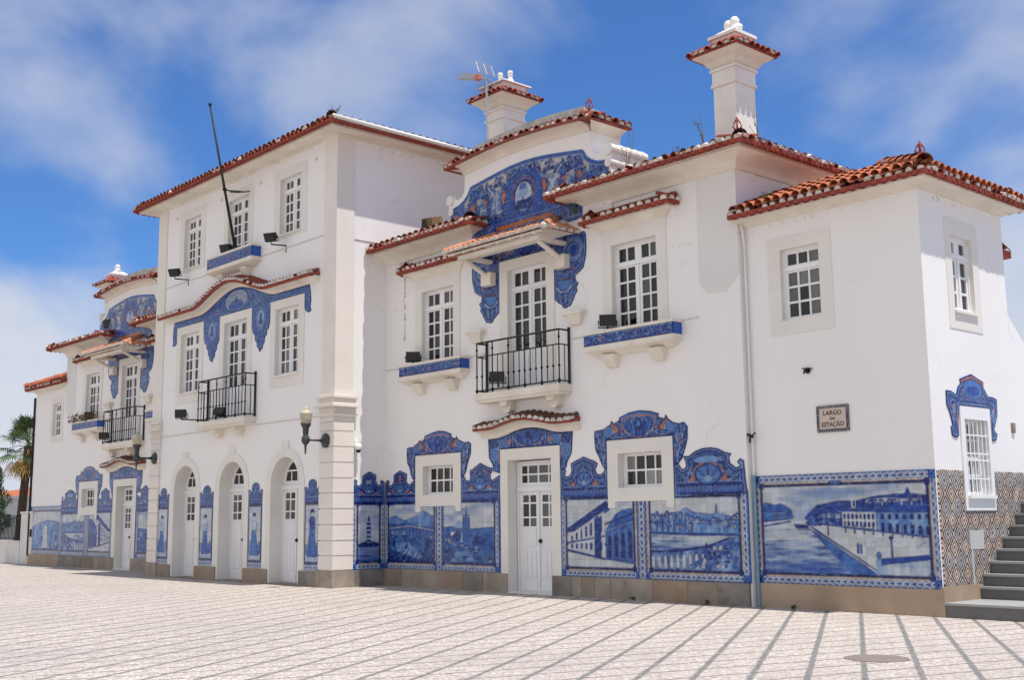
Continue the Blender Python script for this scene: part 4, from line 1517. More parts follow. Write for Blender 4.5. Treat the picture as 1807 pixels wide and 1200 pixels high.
def pic_wing_right(F, parent):
    cv = Cv(10.3, 15.0, .3, 2.75)
    cv.rect(10.3, 15.0, .3, 1.9, BLUE)
    # painting 3: street with a long arcaded palace
    painted_sky(cv, 10.56, 12.36, 1.0, 1.9, 11, .35)
    cv.rect(10.56, 12.36, .5, .95, WHITE)
    cv.poly([(10.6, 1.26), (11.64, 1.77), (11.72, 1.72), (11.72, 1.6), (10.8, 1.22), (10.62, 1.18)], DEEP, col2=BLUE, nscale=14)
    cv.poly([(10.62, 1.20), (10.8, 1.22), (11.6, 1.60), (11.6, .70), (10.62, .86)], WHITE)
    for k in range(7):
        x = 10.72 + k * .125
        s_ = 1 + k * .13
        cv.poly([(x, 1.03 + k * .028), (x + .03 * s_, 1.03 + k * .028), (x + .03 * s_, 1.13 * 1 + k * .062), (x, 1.12 + k * .058)], DEEP)
        cv.poly([(x, .90 - k * .004), (x + .03 * s_, .90 - k * .004), (x + .03 * s_, .97 + k * .008), (x, .97 + k * .008)], BLUE)
    cv.line([(10.62, 1.0), (11.6, 1.13)], .02, MID)
    cv.line([(10.62, .86), (11.6, .71)], .03, BLUE)
    cv.poly([(11.34, .74), (11.34, 1.45), (11.42, 1.5), (11.50, 1.45), (11.50, .72)], BLUE, col2=DEEP, nscale=15)
    cv.poly([(11.62, 1.22), (11.85, 1.50), (12.05, 1.60), (12.35, 1.63), (12.35, .63), (11.62, .71)], BLUE, col2=MID, nscale=10)
    cv.line([(11.6, 1.22), (12.36, 1.40)], .03, PALE)
    cv.line([(11.62, 1.35), (12.36, 1.55)], .025, DEEP)
    for k in range(4):
        x = 11.68 + k * .17
        cv.poly([(x, .74), (x + .07, .73), (x + .07, 1.10 + .03 * k), (x + .035, 1.14 + .03 * k), (x, 1.10 + .03 * k)], DEEP)
        cv.line([(x + .11, .72), (x + .11, 1.24 + .03 * k)], .022, PALE)
    frame(cv, 10.45, 12.46, .375, 1.86, .11, .10, .13, 0, 14)
    # painting 4: river, terraced town and quay arches
    painted_sky(cv, 12.6, 14.72, 1.35, 1.9, 16, .25)
    cv.rect(12.6, 14.72, .5, 1.42, WHITE)
    painted_mass(cv, [(12.66, 1.53), (13.0, 1.50), (13.4, 1.56), (13.55, 1.62), (13.7, 1.54), (14.1, 1.50), (14.18, 1.52), (14.205, 1.70), (14.235, 1.52), (14.7, 1.42), (14.7, 1.12), (13.8, 1.18), (12.66, 1.2)], 31, MID, PALE, 9, (1.6, .8))
    for k in range(34):
        x = random.uniform(12.7, 14.65)
        z = random.uniform(1.25, 1.5)
        cv.rect(x, x + random.uniform(.03, .07), z, z + random.uniform(.02, .05), random.choice((WHITE, BLUE, PALE, DEEP)), .8)
    town(cv, 12.68, 14.6, lambda x: 1.40 + .05 * math.sin(x * 3), 34, 11, .03, .08)
    town(cv, 12.68, 14.6, lambda x: 1.28 + .03 * math.sin(x * 5), 22, 12, .03, .08)
    cv.line([(12.66, 1.19), (13.6, 1.17), (14.7, 1.16)], .035, BLUE)
    for k in range(8):
        cv.line([(12.75 + k * .13, 1.2), (12.75 + k * .13, 1.42)], .02, BLUE)
    water(cv, [(12.66, 1.16), (14.7, 1.14), (14.7, .9), (12.66, .8)], 33)
    painted_mass(cv, [(12.66, .86), (13.3, .88), (14.0, .96), (14.5, 1.12), (14.7, 1.12), (14.7, .5), (12.66, .5)], 35, BLUE, PALE, 7)
    cv.line([(12.66, .86), (13.3, .88), (14.0, .96), (14.45, 1.1)], .03, DEEP)
    for k in range(9):
        x = 12.72 + k * .14
        cv.ell(x + .05, .70 + k * .006, .045, .10, WHITE, .85)
        cv.rect(x + .005, x + .095, .58, .70 + k * .006, WHITE, .75)
    foliage(cv, 13.6, 14.68, lambda x: .58 + .38 * (x - 13.6), 90, 13, .012, .045)
    town(cv, 14.0, 14.6, lambda x: .80 + .2 * (x - 14), 8, 14, .03, .07)
    for k in range(24):
        x = random.uniform(13.9, 14.68)
        z = random.uniform(.6, 1.0)
        cv.ell(x, z, random.uniform(.02, .06), random.uniform(.02, .05), random.choice((WHITE, DEEP, MID, BLUE)), .85)
    frame(cv, 12.56, 14.86, .375, 1.84, .12, .14, .13, 0, 18)
    strip_pattern(cv, 12.42, 12.60, .375, 1.86, 20)
    cv.line([(12.405, .5), (12.405, 1.86)], .022, BROWN)
    cv.line([(12.615, .5), (12.615, 1.86)], .022, BROWN)
    c1 = [(10.45, 1.83), (10.45, 2.36), (10.55, 2.44), (10.60, 2.36), (10.56, 2.30), (10.60, 2.25), (10.70, 2.27), (10.75, 2.36), (10.73, 2.50), (10.90, 2.56), (11.07, 2.62), (11.25, 2.56), (11.37, 2.52),
          (11.45, 2.47), (11.38, 2.36), (11.42, 2.28), (11.53, 2.26), (11.60, 2.32), (11.66, 2.38), (11.69, 2.38), (11.69, 1.83)]
    crest(cv, c1, 7)
    cartouche_bar(cv, 10.52, 11.66, 2.06, 1.85)
    ochre_pair(cv, 11.08, 2.08, .29)
    shell(cv, 11.08, 2.18, .18, .13)
    c2 = [(13.30, 1.80), (13.30, 2.36), (13.39, 2.41), (13.45, 2.33), (13.50, 2.28), (13.58, 2.32), (13.57, 2.42), (13.52, 2.51), (13.65, 2.51), (13.80, 2.59), (13.96, 2.63), (14.14, 2.635), (14.28, 2.61), (14.43, 2.54),
          (14.57, 2.51), (14.52, 2.45), (14.53, 2.35), (14.65, 2.27), (14.74, 2.30), (14.68, 2.36), (14.74, 2.42), (14.82, 2.38), (14.84, 2.07), (14.86, 1.94), (14.875, 1.84)]
    crest(cv, c2, 9)
    cartouche_bar(cv, 13.36, 14.78, 2.06, 1.84)
    cv.poly([(13.72, 2.42), (13.85, 2.48), (14.05, 2.505), (14.25, 2.48), (14.38, 2.42), (14.25, 2.38), (13.85, 2.38)], PALE * .6 + MID * .4)
    ochre_pair(cv, 14.06, 2.07, .34)
    shell(cv, 14.06, 2.18, .26, .16)
    for q in (-1, 1):
        cv.line([(14.06 + q * .13, 2.36), (14.06 + q * .2, 2.34)], .035, ORANGE)
        cv.line([(14.06 + q * .27, 2.30), (14.06 + q * .31, 2.25)], .03, ORANGE)
    cv.tiles(seed=8)
    base = [(10.435, .375), (14.88, .375), (14.88, 1.84)] + c2[::-1][1:-1] + [(13.30, 1.80), (13.30, 1.635), (13.09, 1.635), (13.09, 1.76), (11.91, 1.76), (11.91, 1.635), (11.70, 1.635), (11.69, 1.83)] + c1[::-1][1:-1] + [(10.435, 2.36)]
    tile_mesh('tile_panel', F, base, cv, parent)
    w = [(11.695, 2.36), (11.62, 2.36), (11.55, 2.46), (11.49, 2.58), (11.40, 2.72), (11.38, 2.90), (11.38, 3.08), (11.49, 3.09), (11.62, 3.10), (11.72, 3.15), (11.80, 3.18), (11.82, 3.25), (11.88, 3.19),
         (12.02, 3.24), (12.02, 3.29), (12.28, 3.37), (12.53, 3.39), (12.78, 3.36), (12.99, 3.30), (12.97, 3.24), (13.12, 3.20), (13.15, 3.27), (13.2, 3.19), (13.32, 3.12), (13.45, 3.09), (13.56, 3.11), (13.64, 3.03),
         (13.63, 2.80), (13.55, 2.60), (13.50, 2.48), (13.40, 2.38), (13.295, 2.36), (13.295, 2.885), (11.695, 2.885)]
    cw = Cv(11.3, 13.75, 2.2, 3.45, base=BLUE)
    paint_window_crest(cw, w, 12.5, 2.885)
    cw.tiles(seed=9)
    tile_mesh('tile_panel', F, w, cw, parent)


def pic_door_crest(F, parent):
    c = CX
    top = [(-1.25, 3.10), (-.92, 3.11), (-.65, 3.16), (-.40, 3.23), (-.15, 3.265), (.15, 3.265), (.42, 3.22), (.68, 3.15), (.92, 3.12), (1.24, 3.12)]
    pts = [(c + u, z) for u, z in top] + [(c + 1.22, 2.85), (c + 1.20, 2.70), (c + 1.08, 2.54), (c + 1.05, 2.44), (c + .94, 2.38), (c + .885, 2.385), (c + .885, 2.87), (c - .87, 2.87), (c - .87, 2.385),
                                          (c - .95, 2.40), (c - 1.10, 2.44), (c - 1.11, 2.56), (c - 1.23, 2.72), (c - 1.24, 2.9)]
    cv = Cv(c - 1.4, c + 1.4, 2.3, 3.4, base=BLUE)
    crest(cv, pts, 15, bands=False)
    cv.poly([(c - .44, 3.12), (c - .34, 2.98), (c - .15, 2.92), (c + .15, 2.92), (c + .34, 2.98), (c + .44, 3.12), (c + .2, 3.16), (c, 3.22), (c - .2, 3.16)], BLUE)
    for k in range(9):
        t = (k - 4) * .17
        cv.line([(c + .04 * (k - 4), 2.94), (c + .40 * math.sin(t * 1.25), 2.98 + .20 * math.cos(t))], .02, (DEEP, MID, PALE)[k % 3])
    cv.line([(c - .44, 3.11), (c - .34, 2.97), (c - .16, 2.92)], .024, CREAM * .7 + ORANGE * .3)
    cv.line([(c + .44, 3.11), (c + .34, 2.97), (c + .16, 2.92)], .024, CREAM * .7 + ORANGE * .3)
    cv.ell(c, 3.10, .08, .09, DEEP)
    for q in (-1, 1):
        cv.ell(c + q * .60, 3.0, .05, .05, ORANGE)
        cv.ell(c + q * .80, 2.99, .12, .13, MID)
        cv.spiral(c + q * .80, 2.99, .12, PALE, .022, 1.6, 0, q)
        for k in range(4):
            cv.line([(c + q * (.44 + .045 * k), 2.92), (c + q * (.44 + .045 * k), 3.15)], .016, PALE if k % 2 else DEEP)
            cv.line([(c + q * (.98 + .05 * k), 2.96), (c + q * (.98 + .05 * k), 3.08)], .016, DEEP)
        cv.ell(c + q * 1.05, 2.76, .15, .16, MID)
        cv.spiral(c + q * 1.05, 2.76, .14, PALE, .024, 1.7, 1, -q)
        cv.line([(c + q * .90, 2.62), (c + q * .90, 2.82)], .035, ORANGE)
        cv.line([(c + q * 1.0, 2.62), (c + q * .97, 2.42)], .05, MID)
    cv.rect(c - .85, c + .85, 2.87, 2.90, DEEP)
    cv.line([(c + u, z - .015) for u, z in top], .035, NAVY)
    cv.line(pts + [pts[0]], .02, DEEP)
    cv.tiles(seed=12)
    tile_mesh('tile_panel', F, pts, cv, parent)


def pic_consoles(F, parent):
    """painted brackets either side of the upper door, joined under the canopy"""
    c = 9.54
    L = [(-.83, 6.80), (-.83, 5.75), (-.95, 5.66), (-1.03, 5.62), (-1.06, 5.56), (-1.14, 5.54), (-1.22, 5.58), (-1.25, 5.56), (-1.30, 5.62), (-1.36, 5.70), (-1.40, 5.78), (-1.46, 5.84), (-1.44, 5.92), (-1.50, 6.0),
         (-1.42, 6.05), (-1.41, 6.15), (-1.55, 6.22), (-1.64, 6.28), (-1.68, 6.40), (-1.72, 6.54), (-1.73, 6.72), (-1.72, 6.95), (-1.62, 7.02), (-1.62, 7.22)]
    pts = [(c + u, z) for u, z in L] + [(c - u, z) for u, z in L[::-1]]
    cv = Cv(c - 1.85, c + 1.85, 5.4, 7.4, base=BLUE)
    crest(cv, pts, 19, bands=True)
    for q in (-1, 1):
        u = c + q * 1.38
        cv.ell(u, 6.66, .30, .28, PALE * .5 + BLUE * .5)
        for r in (.27, .21, .15):
            cv.spiral(u, 6.66, r, PALE, .022, .95, 1.2, -q)
        cv.spiral(u, 6.66, .28, DEEP, .02, 2.0, 0, -q)
        cv.ell(u, 6.68, .10, .10, BLUE)
        u2 = c + q * 1.1
        cv.ell(u2, 6.0, .2, .2, BLUE)
        cv.ell(u2, 6.05, .16, .13, MID)
        cv.line([(u2 - .15, 6.14), (u2 + .15, 6.12)], .05, BROWN)
        cv.line([(u2 - .2, 5.98), (u2 - .1, 5.88), (u2 + .1, 5.88), (u2 + .2, 5.98)], .035, WHITE)
        for k in range(6):
            cv.line([(u2 - .2 + .08 * k, 5.85), (u2 - .15 + .06 * k, 5.66)], .02, PALE if k % 2 else DEEP)
        cv.poly([(c + q * .62, 6.88), (c + q * .42, 7.16), (c + q * .36, 7.02)], ORANGE)
        cv.spiral(c + q * .62, 6.95, .16, PALE, .024, 1.3, 2, q)
        cv.line([(c + q * .82, 6.85), (c + q * .78, 7.2)], .05, ORANGE)
    cv.ell(c, 7.0, .24, .2, DEEP)
    cv.ell(c, 7.0, .19, .16, BLUE)
    cv.line([(c - .8, 6.84), (c - .4, 6.86), (c + .4, 6.86), (c + .8, 6.84)], .03, DEEP)
    cv.tiles(seed=13)
    tile_mesh('tile_panel', F, pts, cv, parent)


def pic_gable(F, parent):
    c = CX
    R = [(0, 8.81), (.4, 8.795), (.75, 8.76), (1.2, 8.70), (1.70, 8.63), (1.76, 8.57), (1.83, 8.46), (1.95, 8.37), (2.12, 8.30), (2.30, 8.27), (2.40, 8.22), (2.40, 7.95), (1.68, 7.60), (1.68, 7.25)]
    pts = [(c - u, z) for u, z in R[::-1]] + [(c + u, z) for u, z in R[1:]]
    cv = Cv(c - 2.5, c + 2.5, 7.2, 8.9, base=PALE)
    w = cv._win(c - 2.5, c + 2.5, 7.2, 8.9)
    X, Z = cv.X[w], cv.Z[w]
    U = np.abs(X - c)
    one = np.ones_like(X)
    # painted sky with a mass of figures, flags and gear below it
    lim = 9.3 - .1 * (U / 1.7) + .16 * np.sin(U * 7) + .12 * (vnoise(X, Z * 0 + 1, 4, 3, 2) - .5)
    body = np.clip((lim - Z) * 12, 0, 1)
    n = vnoise(X, Z, 4.5, 41, 3)
    sw = np.sin(n * 36)
    cv.put(w, one * .8, WHITE)
    cv.put(w, body, BLUE)
    cv.put(w, body * np.clip(sw * 2 - .2, 0, 1), MID)
    cv.put(w, body * np.clip(np.sin(n * 36 + 1) * 3.2 - 2.2, 0, 1), WHITE, .9)
    cv.put(w, body * np.clip(-sw * 2.2 - 1.0, 0, 1), DEEP)
    n3 = vnoise(X, Z, 3.6, 57, 2)
    cv.put(w, body * np.clip((n3 - .80) * 16, 0, 1), ORANGE, .9)
    cv.put(w, np.clip((vnoise(U, Z, 5.0, 47, 3) - .53) * 9, 0, 1) * np.clip((Z - 8.30 + .16 * U) * 5, 0, 1), CREAM, .85)
    m = inside(X, Z, pts)
    d = segdist(X, Z, pts, True)
    cv.put(w, (m & (d < .10)).astype(float), PALE, .9)
    cv.put(w, (m & (d < .065)).astype(float), BLUE, .85)
    # medallion with a sailing ship under an arch
    cv.poly([(c - .62, 7.62), (c - .52, 8.34), (c - .42, 8.50), (c - .2, 8.60), (c + .2, 8.60), (c + .42, 8.50), (c + .52, 8.34), (c + .62, 7.62)], BLUE)
    for r, col in ((.46, MID), (.43, DEEP), (.395, PALE), (.375, BLUE), (.335, ORANGE * .55 + BLUE * .3), (.305, DEEP)):
        cv.ell(c, 8.14, r, r * .92, col)
    cv.rect(c - .5, c + .5, 7.62, 8.02, BLUE)
    cv.ell(c, 8.05, .27, .31, WHITE * .6 + PALE * .4)
    cv.poly([(c - .22, 7.90), (c + .22, 7.90), (c + .25, 8.02), (c + .10, 7.97), (c - .2, 7.98)], DEEP)
    cv.line([(c - .02, 7.95), (c - .02, 8.34)], .018, DEEP)
    cv.poly([(c - .15, 8.05), (c + .10, 8.05), (c + .13, 8.2), (c - .12, 8.22)], PALE)
    cv.poly([(c - .12, 8.22), (c + .08, 8.22), (c + .08, 8.31), (c - .1, 8.31)], MID)
    cv.rect(c - .27, c + .27, 7.78, 7.90, DEEP)
    for k in range(8):
        cv.line([(c - .4 + k * .1, 7.70), (c - .34 + k * .1, 7.78)], .025, (WHITE, PALE, DEEP)[k % 3])
    # seated figures with banners at both sides
    for q in (-1, 1):
        for (du, z, s_) in ((.86, 8.12, 1.0), (1.30, 8.02, .8)):
            u = c + q * du
            cv.ell(u, z + .30 * s_, .05 * s_, .065 * s_, WHITE)
            cv.ell(u, z + .34 * s_, .055 * s_, .04 * s_, NAVY)
            cv.poly([(u - .09 * s_, z + .22 * s_), (u + .09 * s_, z + .22 * s_), (u + .16 * s_, z - .05), (u + .20 * s_, z - .3), (u - .2 * s_, z - .3), (u - .14 * s_, z - .05)], MID, col2=WHITE, nscale=14)
            cv.line([(u + q * .1 * s_, z + .18 * s_), (u + q * .26 * s_, z + .34 * s_)], .04 * s_, WHITE)
            cv.line([(u + q * .22 * s_, z - .3), (u + q * .30 * s_, z + .46 * s_)], .018, DEEP)
        cv.poly([(c + q * .62, 8.30), (c + q * .70, 8.12), (c + q * .62, 8.0), (c + q * .56, 8.2)], ORANGE)
        cv.ell(c + q * 1.62, 8.14, .07, .08, ORANGE)
        cv.spiral(c + q * 1.62, 8.16, .17, WHITE, .022, 1.0, 0, q)
        cv.spiral(c + q * 2.05, 8.05, .16, MID, .03, 1.5, 2, q)
        cv.poly([(c + q * 1.15, 8.18), (c + q * 1.28, 8.25), (c + q * 1.22, 8.06)], ORANGE)
    cv.rect(c - 1.3, c + 1.3, 7.58, 7.70, BLUE)
    cv.rect(c - 1.3, c + 1.3, 7.60, 7.63, PALE)
    cv.rect(c - .85, c + .85, 7.46, 7.55, ORANGE * .8)
    cv.line([(c + (p[0] - c), p[1]) for p in pts], .03, MID)
    cv.tiles(k=.70, seed=17, strokes=.8, line=1.2)
    tile_mesh('tile_panel', F, pts, cv, parent, n0=0.055)


def pic_tower(F, parent):
    cv = Cv(-3.8, 3.8, 5.55, 7.55, base=BLUE)
    topf = lambda u: 6.985 + .455 * max(0.0, math.cos(min(1, abs(u) / 1.95) * math.pi / 2)) ** 1.6
    top = [(u, topf(u)) for u in np.linspace(-3.50, 3.50, 57)]
    half = [(3.56, 6.8), (3.58, 6.6), (3.55, 6.42), (3.60, 6.36), (3.50, 6.31), (3.36, 6.36), (3.315, 6.45), (3.315, 6.80), (1.765, 6.80), (1.70, 6.30), (1.66, 6.17), (1.58, 6.14), (1.56, 6.02), (1.48, 5.98), (1.46, 5.84), (1.40, 5.80), (1.37, 5.70),
            (1.28, 5.66), (1.22, 5.63), (1.18, 5.72), (1.10, 5.78), (1.08, 5.90), (1.00, 5.94), (.98, 6.08), (.90, 6.14), (.84, 6.30), (.83, 6.80)]
    pts = top + half + [(-u, z) for u, z in half[::-1]]
    w = cv._win(-3.8, 3.8, 5.5, 7.6)
    X, Z = cv.X[w], cv.Z[w]
    m = inside(X, Z, pts)
    d = segdist(X, Z, pts, True)
    n = vnoise(np.abs(X), Z, 8, 61, 3)
    sw = np.sin(n * 34)
    one = m.astype(float)
    cv.put(w, one * np.clip(sw * 1.8 - .2, 0, 1), MID)
    cv.put(w, one * np.clip(np.sin(n * 34 + 1) * 3 - 2.2, 0, 1), PALE)
    cv.put(w, one * np.clip(-sw * 2 - 1.0, 0, 1), DEEP)
    cv.put(w, (m & (d < .03)).astype(float), DEEP)
    cv.put(w, (m & (d < .06) & (d > .03)).astype(float), MID)
    # medallion: seascape in an oval
    cv.ell(0, 7.12, .62, .30, DEEP)
    cv.ell(0, 7.12, .58, .27, PALE)
    cv.ell(0, 7.11, .53, .24, MID * .4 + WHITE * .45)
    cv.ell(0, 7.0, .40, .12, BLUE)
    cv.line([(-.4, 7.05), (.4, 7.05)], .03, PALE)
    cv.poly([(-.1, 7.06), (.1, 7.06), (.02, 7.22)], DEEP)
    cv.spiral(.50, 7.10, .12, ORANGE, .025, .6, -1.2, 1)
    for q in (-1, 1):
        cv.ell(q * 1.27, 6.47, .22, .26, MID)
        cv.ell(q * 1.27, 6.47, .17, .21, PALE)
        cv.ell(q * 1.27, 6.56, .05, .05, NAVY)
        cv.poly([(q * 1.27 - .09, 6.32), (q * 1.27 + .09, 6.32), (q * 1.27 + .06, 6.52), (q * 1.27 - .06, 6.52)], BLUE)
        cv.line([(q * 1.27 - .1, 6.40), (q * 1.27 + .1, 6.38)], .03, BROWN)
        cv.ell(q * 1.27, 6.47, .23, .27, WHITE, .8, .88)
        cv.ell(q * 1.05, 6.95, .08, .08, PALE)
        cv.ell(q * 1.05, 6.95, .045, .045, BROWN)
    cv.tiles(seed=21)
    tile_mesh('tile_panel', F, pts, cv, parent)


def pic_figures(F, parent):
    """narrow panels between the arched doors, each a standing figure under a small crest"""
    k = 0
    for (u0, u1, hh, hair, bask) in ((-4.15, -3.50, 1.02, NAVY, False), (-1.66, -.96, 1.02, NAVY, True), (.88, 1.52, 1.04, DEEP, True), (3.455, 4.075, 1.10, DEEP, True)):
        k += 1
        c = (u0 + u1) / 2
        cr = [(u0, 1.86), (u0, 2.10), (u0 - .02, 2.22), (u0 + .06, 2.25), (u0 + .09, 2.18), (u0 + .15, 2.20), (u0 + .14, 2.30), (c - .16, 2.35), (c - .08, 2.40), (c, 2.41), (c + .08, 2.40), (c + .16, 2.35), (u1 - .14, 2.30),
              (u1 - .15, 2.20), (u1 - .09, 2.18), (u1 - .06, 2.25), (u1 + .02, 2.22), (u1, 2.10), (u1, 1.86)]
        cv = Cv(u0 - .1, u1 + .1, .3, 2.5)
        painted_sky(cv, u0, u1, .5, 1.9, 70 + k, .55 if k == 4 else .2)
        painted_mass(cv, [(u0, .95 + .1 * (k % 2)), (c, .88), (u1, 1.0), (u1, .66), (u0, .66)], 80 + k, MID, PALE, 9)
        painted_mass(cv, [(u0, .72), (u1, .74), (u1, .5), (u0, .5)], 85 + k, PALE, WHITE, 12)
        figure(cv, c - (.03 if k != 4 else -.02), .66, hh, k * 3 + (1 if k in (2,) else 0), (BLUE, BLUE, MID, BLUE)[k - 1], hair, bask)
        strip_pattern(cv, u0, u1, .34, .50, 90 + k)
        cv.line([(u0 + .02, .52), (u1 - .02, .52), (u1 - .02, 1.85), (u0 + .02, 1.85), (u0 + .02, .52)], .04, BROWN * .6)
        crest(cv, cr, 30 + k, bands=True, ochre=False)
        cartouche_bar(cv, u0 + .03, u1 - .03, 2.0, 1.88)
        cv.tiles(seed=30 + k)
        tile_mesh('tile_panel', F, [(u0, .365), (u1, .365)] + cr[::-1], cv, parent)


def pic_lighthouse(F, parent, left=False):
    """panel on the flank of the tall block beside the corner pilaster (u = y)"""
    cr = [(-.895, 1.83), (-.905, 2.05), (-.91, 2.35), (-.83, 2.39), (-.76, 2.34), (-.81, 2.28), (-.72, 2.24), (-.64, 2.31), (-.63, 2.47), (-.44, 2.57), (-.25, 2.49), (-.26, 2.36), (-.19, 2.26), (-.12, 2.27), (-.14, 2.34), (-.09, 2.38), (-.02, 2.33), (-.015, 1.83)]
    cv = Cv(-1.0, .1, .3, 2.7)
    painted_sky(cv, -.8, -.1, .8, 1.9, 93, .7)
    cv.poly([(-.8, .92), (-.6, .97), (-.5, 1.0), (-.3, .98), (-.1, .93), (-.1, .86), (-.8, .86)], DEEP)
    cv.poly([(-.50, .96), (-.47, 1.45), (-.43, 1.45), (-.40, .96)], WHITE)
    for k in range(5):
        z = .98 + k * .095
        cv.rect(-.50, -.40, z, z + .05, BLUE)
    cv.poly([(-.475, 1.45), (-.45, 1.58), (-.425, 1.45)], DEEP)
    water(cv, [(-.8, .87), (-.1, .87), (-.1, .5), (-.8, .5)], 95)
    w = cv._win(-.8, -.1, .5, .87)
    cv.put(w, np.ones(cv.X[w].shape), BLUE, .55)
    frame(cv, -.9, -.015, .375, 1.86, .11, .10, .13, 0, 24)
    crest(cv, cr, 37)
    cartouche_bar(cv, -.86, -.06, 2.04, 1.85)
    ochre_pair(cv, -.45, 2.06, .2, .055)
    shell(cv, -.45, 2.15, .13, .09)
    cv.tiles(seed=41)
    tile_mesh('tile_panel', F, [(-.905, .375), (-.012, .375)] + cr[::-1], cv, parent)


def pic_canal(F, parent):
    x0, x1, z0, z1 = 14.925, 18.13, .385, 2.115
    cv = Cv(14.85, 18.2, .3, 2.2)
    painted_sky(cv, 15.0, 18.02, 1.2, 2.0, 51, .75)
    water(cv, [(15.0, 1.34), (15.7, 1.38), (16.0, 1.27), (17.12, .57), (16.9, .5), (15.0, .5)], 52)
    # far bank, boats
    cv.poly([(15.0, 1.63), (15.12, 1.68), (15.25, 1.65), (15.32, 1.63), (15.44, 1.66), (15.62, 1.56), (15.66, 1.42), (15.0, 1.34)], MID, col2=BLUE, nscale=14)
    cv.rect(15.26, 15.52, 1.42, 1.52, PALE)
    windows(cv, 15.26, 15.52, 1.43, 1.50, 6)
    cv.poly([(15.0, 1.36), (15.66, 1.41), (15.66, 1.38), (15.0, 1.31)], WHITE)
    cv.line([(15.0, 1.29), (15.6, 1.37)], .016, BLUE)
    cv.poly([(15.66, 1.33), (15.92, 1.31), (15.94, 1.26), (15.70, 1.27)], DEEP)
    # promenade
    cv.poly([(15.93, 1.34), (16.3, 1.38), (18.05, 1.17), (18.05, .83), (17.13, .72), (17.11, .57), (15.97, 1.25)], WHITE)
    cv.poly([(15.95, 1.27), (16.1, 1.22), (17.12, .57), (16.72, .52), (16.2, 1.02)], BLUE, col2=MID, nscale=6)
    cv.line([(15.95, 1.275), (17.12, .59)], .022, WHITE)
    cv.line([(15.97, 1.295), (17.12, .62)], .010, DEEP)
    # houses and trees on the right bank
    cv.poly([(15.87, 1.42), (15.95, 1.50), (16.08, 1.60), (16.35, 1.66), (16.55, 1.62), (16.55, 1.28), (16.0, 1.34)], BLUE, col2=DEEP, nscale=11)
    cv.poly([(16.1, 1.62), (16.5, 1.68), (16.81, 1.68), (17.07, 1.73), (17.34, 1.76), (17.64, 1.77), (17.68, 1.87), (17.72, 1.77), (18.05, 1.73), (18.05, 1.5), (16.1, 1.5)], DEEP, col2=BLUE, nscale=6)
    cv.poly([(16.95, 1.70), (17.3, 1.72), (17.6, 1.70), (17.9, 1.70), (17.9, 1.66), (16.95, 1.64)], WHITE, .8)
    cv.poly([(16.55, 1.52), (17.13, 1.51), (17.15, 1.24), (16.55, 1.29)], WHITE)
    cv.poly([(16.52, 1.52), (16.62, 1.58), (17.05, 1.58), (17.15, 1.51)], BLUE)
    cv.rect(16.72, 16.80, 1.56, 1.68, WHITE)
    windows(cv, 16.56, 17.12, 1.41, 1.48, 8, DEEP, -.015, .45)
    windows(cv, 16.56, 17.12, 1.30, 1.37, 8, DEEP, -.04, .45)
    cv.poly([(17.14, 1.50), (18.05, 1.49), (18.05, 1.14), (17.14, 1.24)], MID, col2=PALE, nscale=9)
    cv.poly([(17.13, 1.50), (17.3, 1.58), (17.55, 1.64), (18.05, 1.64), (18.05, 1.49)], BLUE)
    windows(cv, 17.18, 18.03, 1.40, 1.47, 7, DEEP, -.01, .4)
    windows(cv, 17.18, 18.03, 1.22, 1.34, 7, DEEP, -.07, .38)
    cv.line([(16.55, 1.285), (18.05, 1.13)], .018, BLUE)
    for k in range(26):
        x = random.uniform(15.95, 16.54)
        z = 1.36 + .30 * (x - 15.9) * random.random() + .02
        cv.ell(x, z, random.uniform(.02, .05), random.uniform(.02, .045), random.choice((DEEP, BLUE, MID, DEEP)), .85)
    for k in range(9):
        x = 16.6 + k * .16
        cv.rect(x, x + .03, 1.60, 1.66 + .02 * (k % 3), random.choice((WHITE, DEEP)))
        cv.line([(x, 1.2 - k * .01), (x, 1.32 - k * .008)], .012, DEEP)
    for k in range(10):
        x = random.uniform(15.02, 15.6)
        cv.ell(x, random.uniform(1.44, 1.62), .04, .035, random.choice((DEEP, BLUE, MID)), .8)
    for k in range(18):
        x = random.uniform(16.5, 18.0)
        cv.line([(x, 1.12 - .25 * random.random()), (x + .12, 1.12 - .25 * random.random())], .008, PALE, .6)
    town(cv, 16.0, 16.5, lambda x: 1.42, 8, 15, .04, .09)
    foliage(cv, 15.92, 16.5, lambda x: 1.31 + .04 * (x - 15.9), 60, 16, .01, .035)
    foliage(cv, 16.9, 17.9, lambda x: 1.66, 40, 17, .008, .022, (DEEP, BLUE))
    # lamp, walkers, stone parapet in the foreground
    cv.line([(17.37, .78), (17.37, 1.10)], .016, DEEP)
    cv.ell(17.37, 1.12, .035, .02, DEEP)
    cv.line([(16.29, 1.16), (16.29, 1.38)], .014, DEEP)
    cv.rect(16.79, 16.815, .88, 1.03, BLUE)
    cv.rect(16.845, 16.87, .88, 1.02, MID)
    cv.poly([(17.13, .74), (18.05, .86), (18.05, .5), (17.13, .5)], PALE, col2=WHITE, nscale=7, stretch=(2, .5))
    cv.poly([(17.12, .80), (18.05, .88), (18.05, .82), (17.12, .71)], BLUE)
    cv.rect(17.11, 17.19, .56, .80, PALE)
    cv.ell(17.15, .86, .04, .05, MID)
    frame(cv, x0, x1, z0, z1, .10, .10, .13, .14, 55)
    cv.rect(16.33, 16.57, 1.93, 1.995, NAVY)
    cv.rect(16.36, 16.54, 1.945, 1.985, MID)
    cv.tiles(seed=60, k=.80, strokes=.55)
    tile_mesh('tile_panel', F, [(x0, z0), (x1, z0), (x1, z1), (x0, z1)], cv, parent)


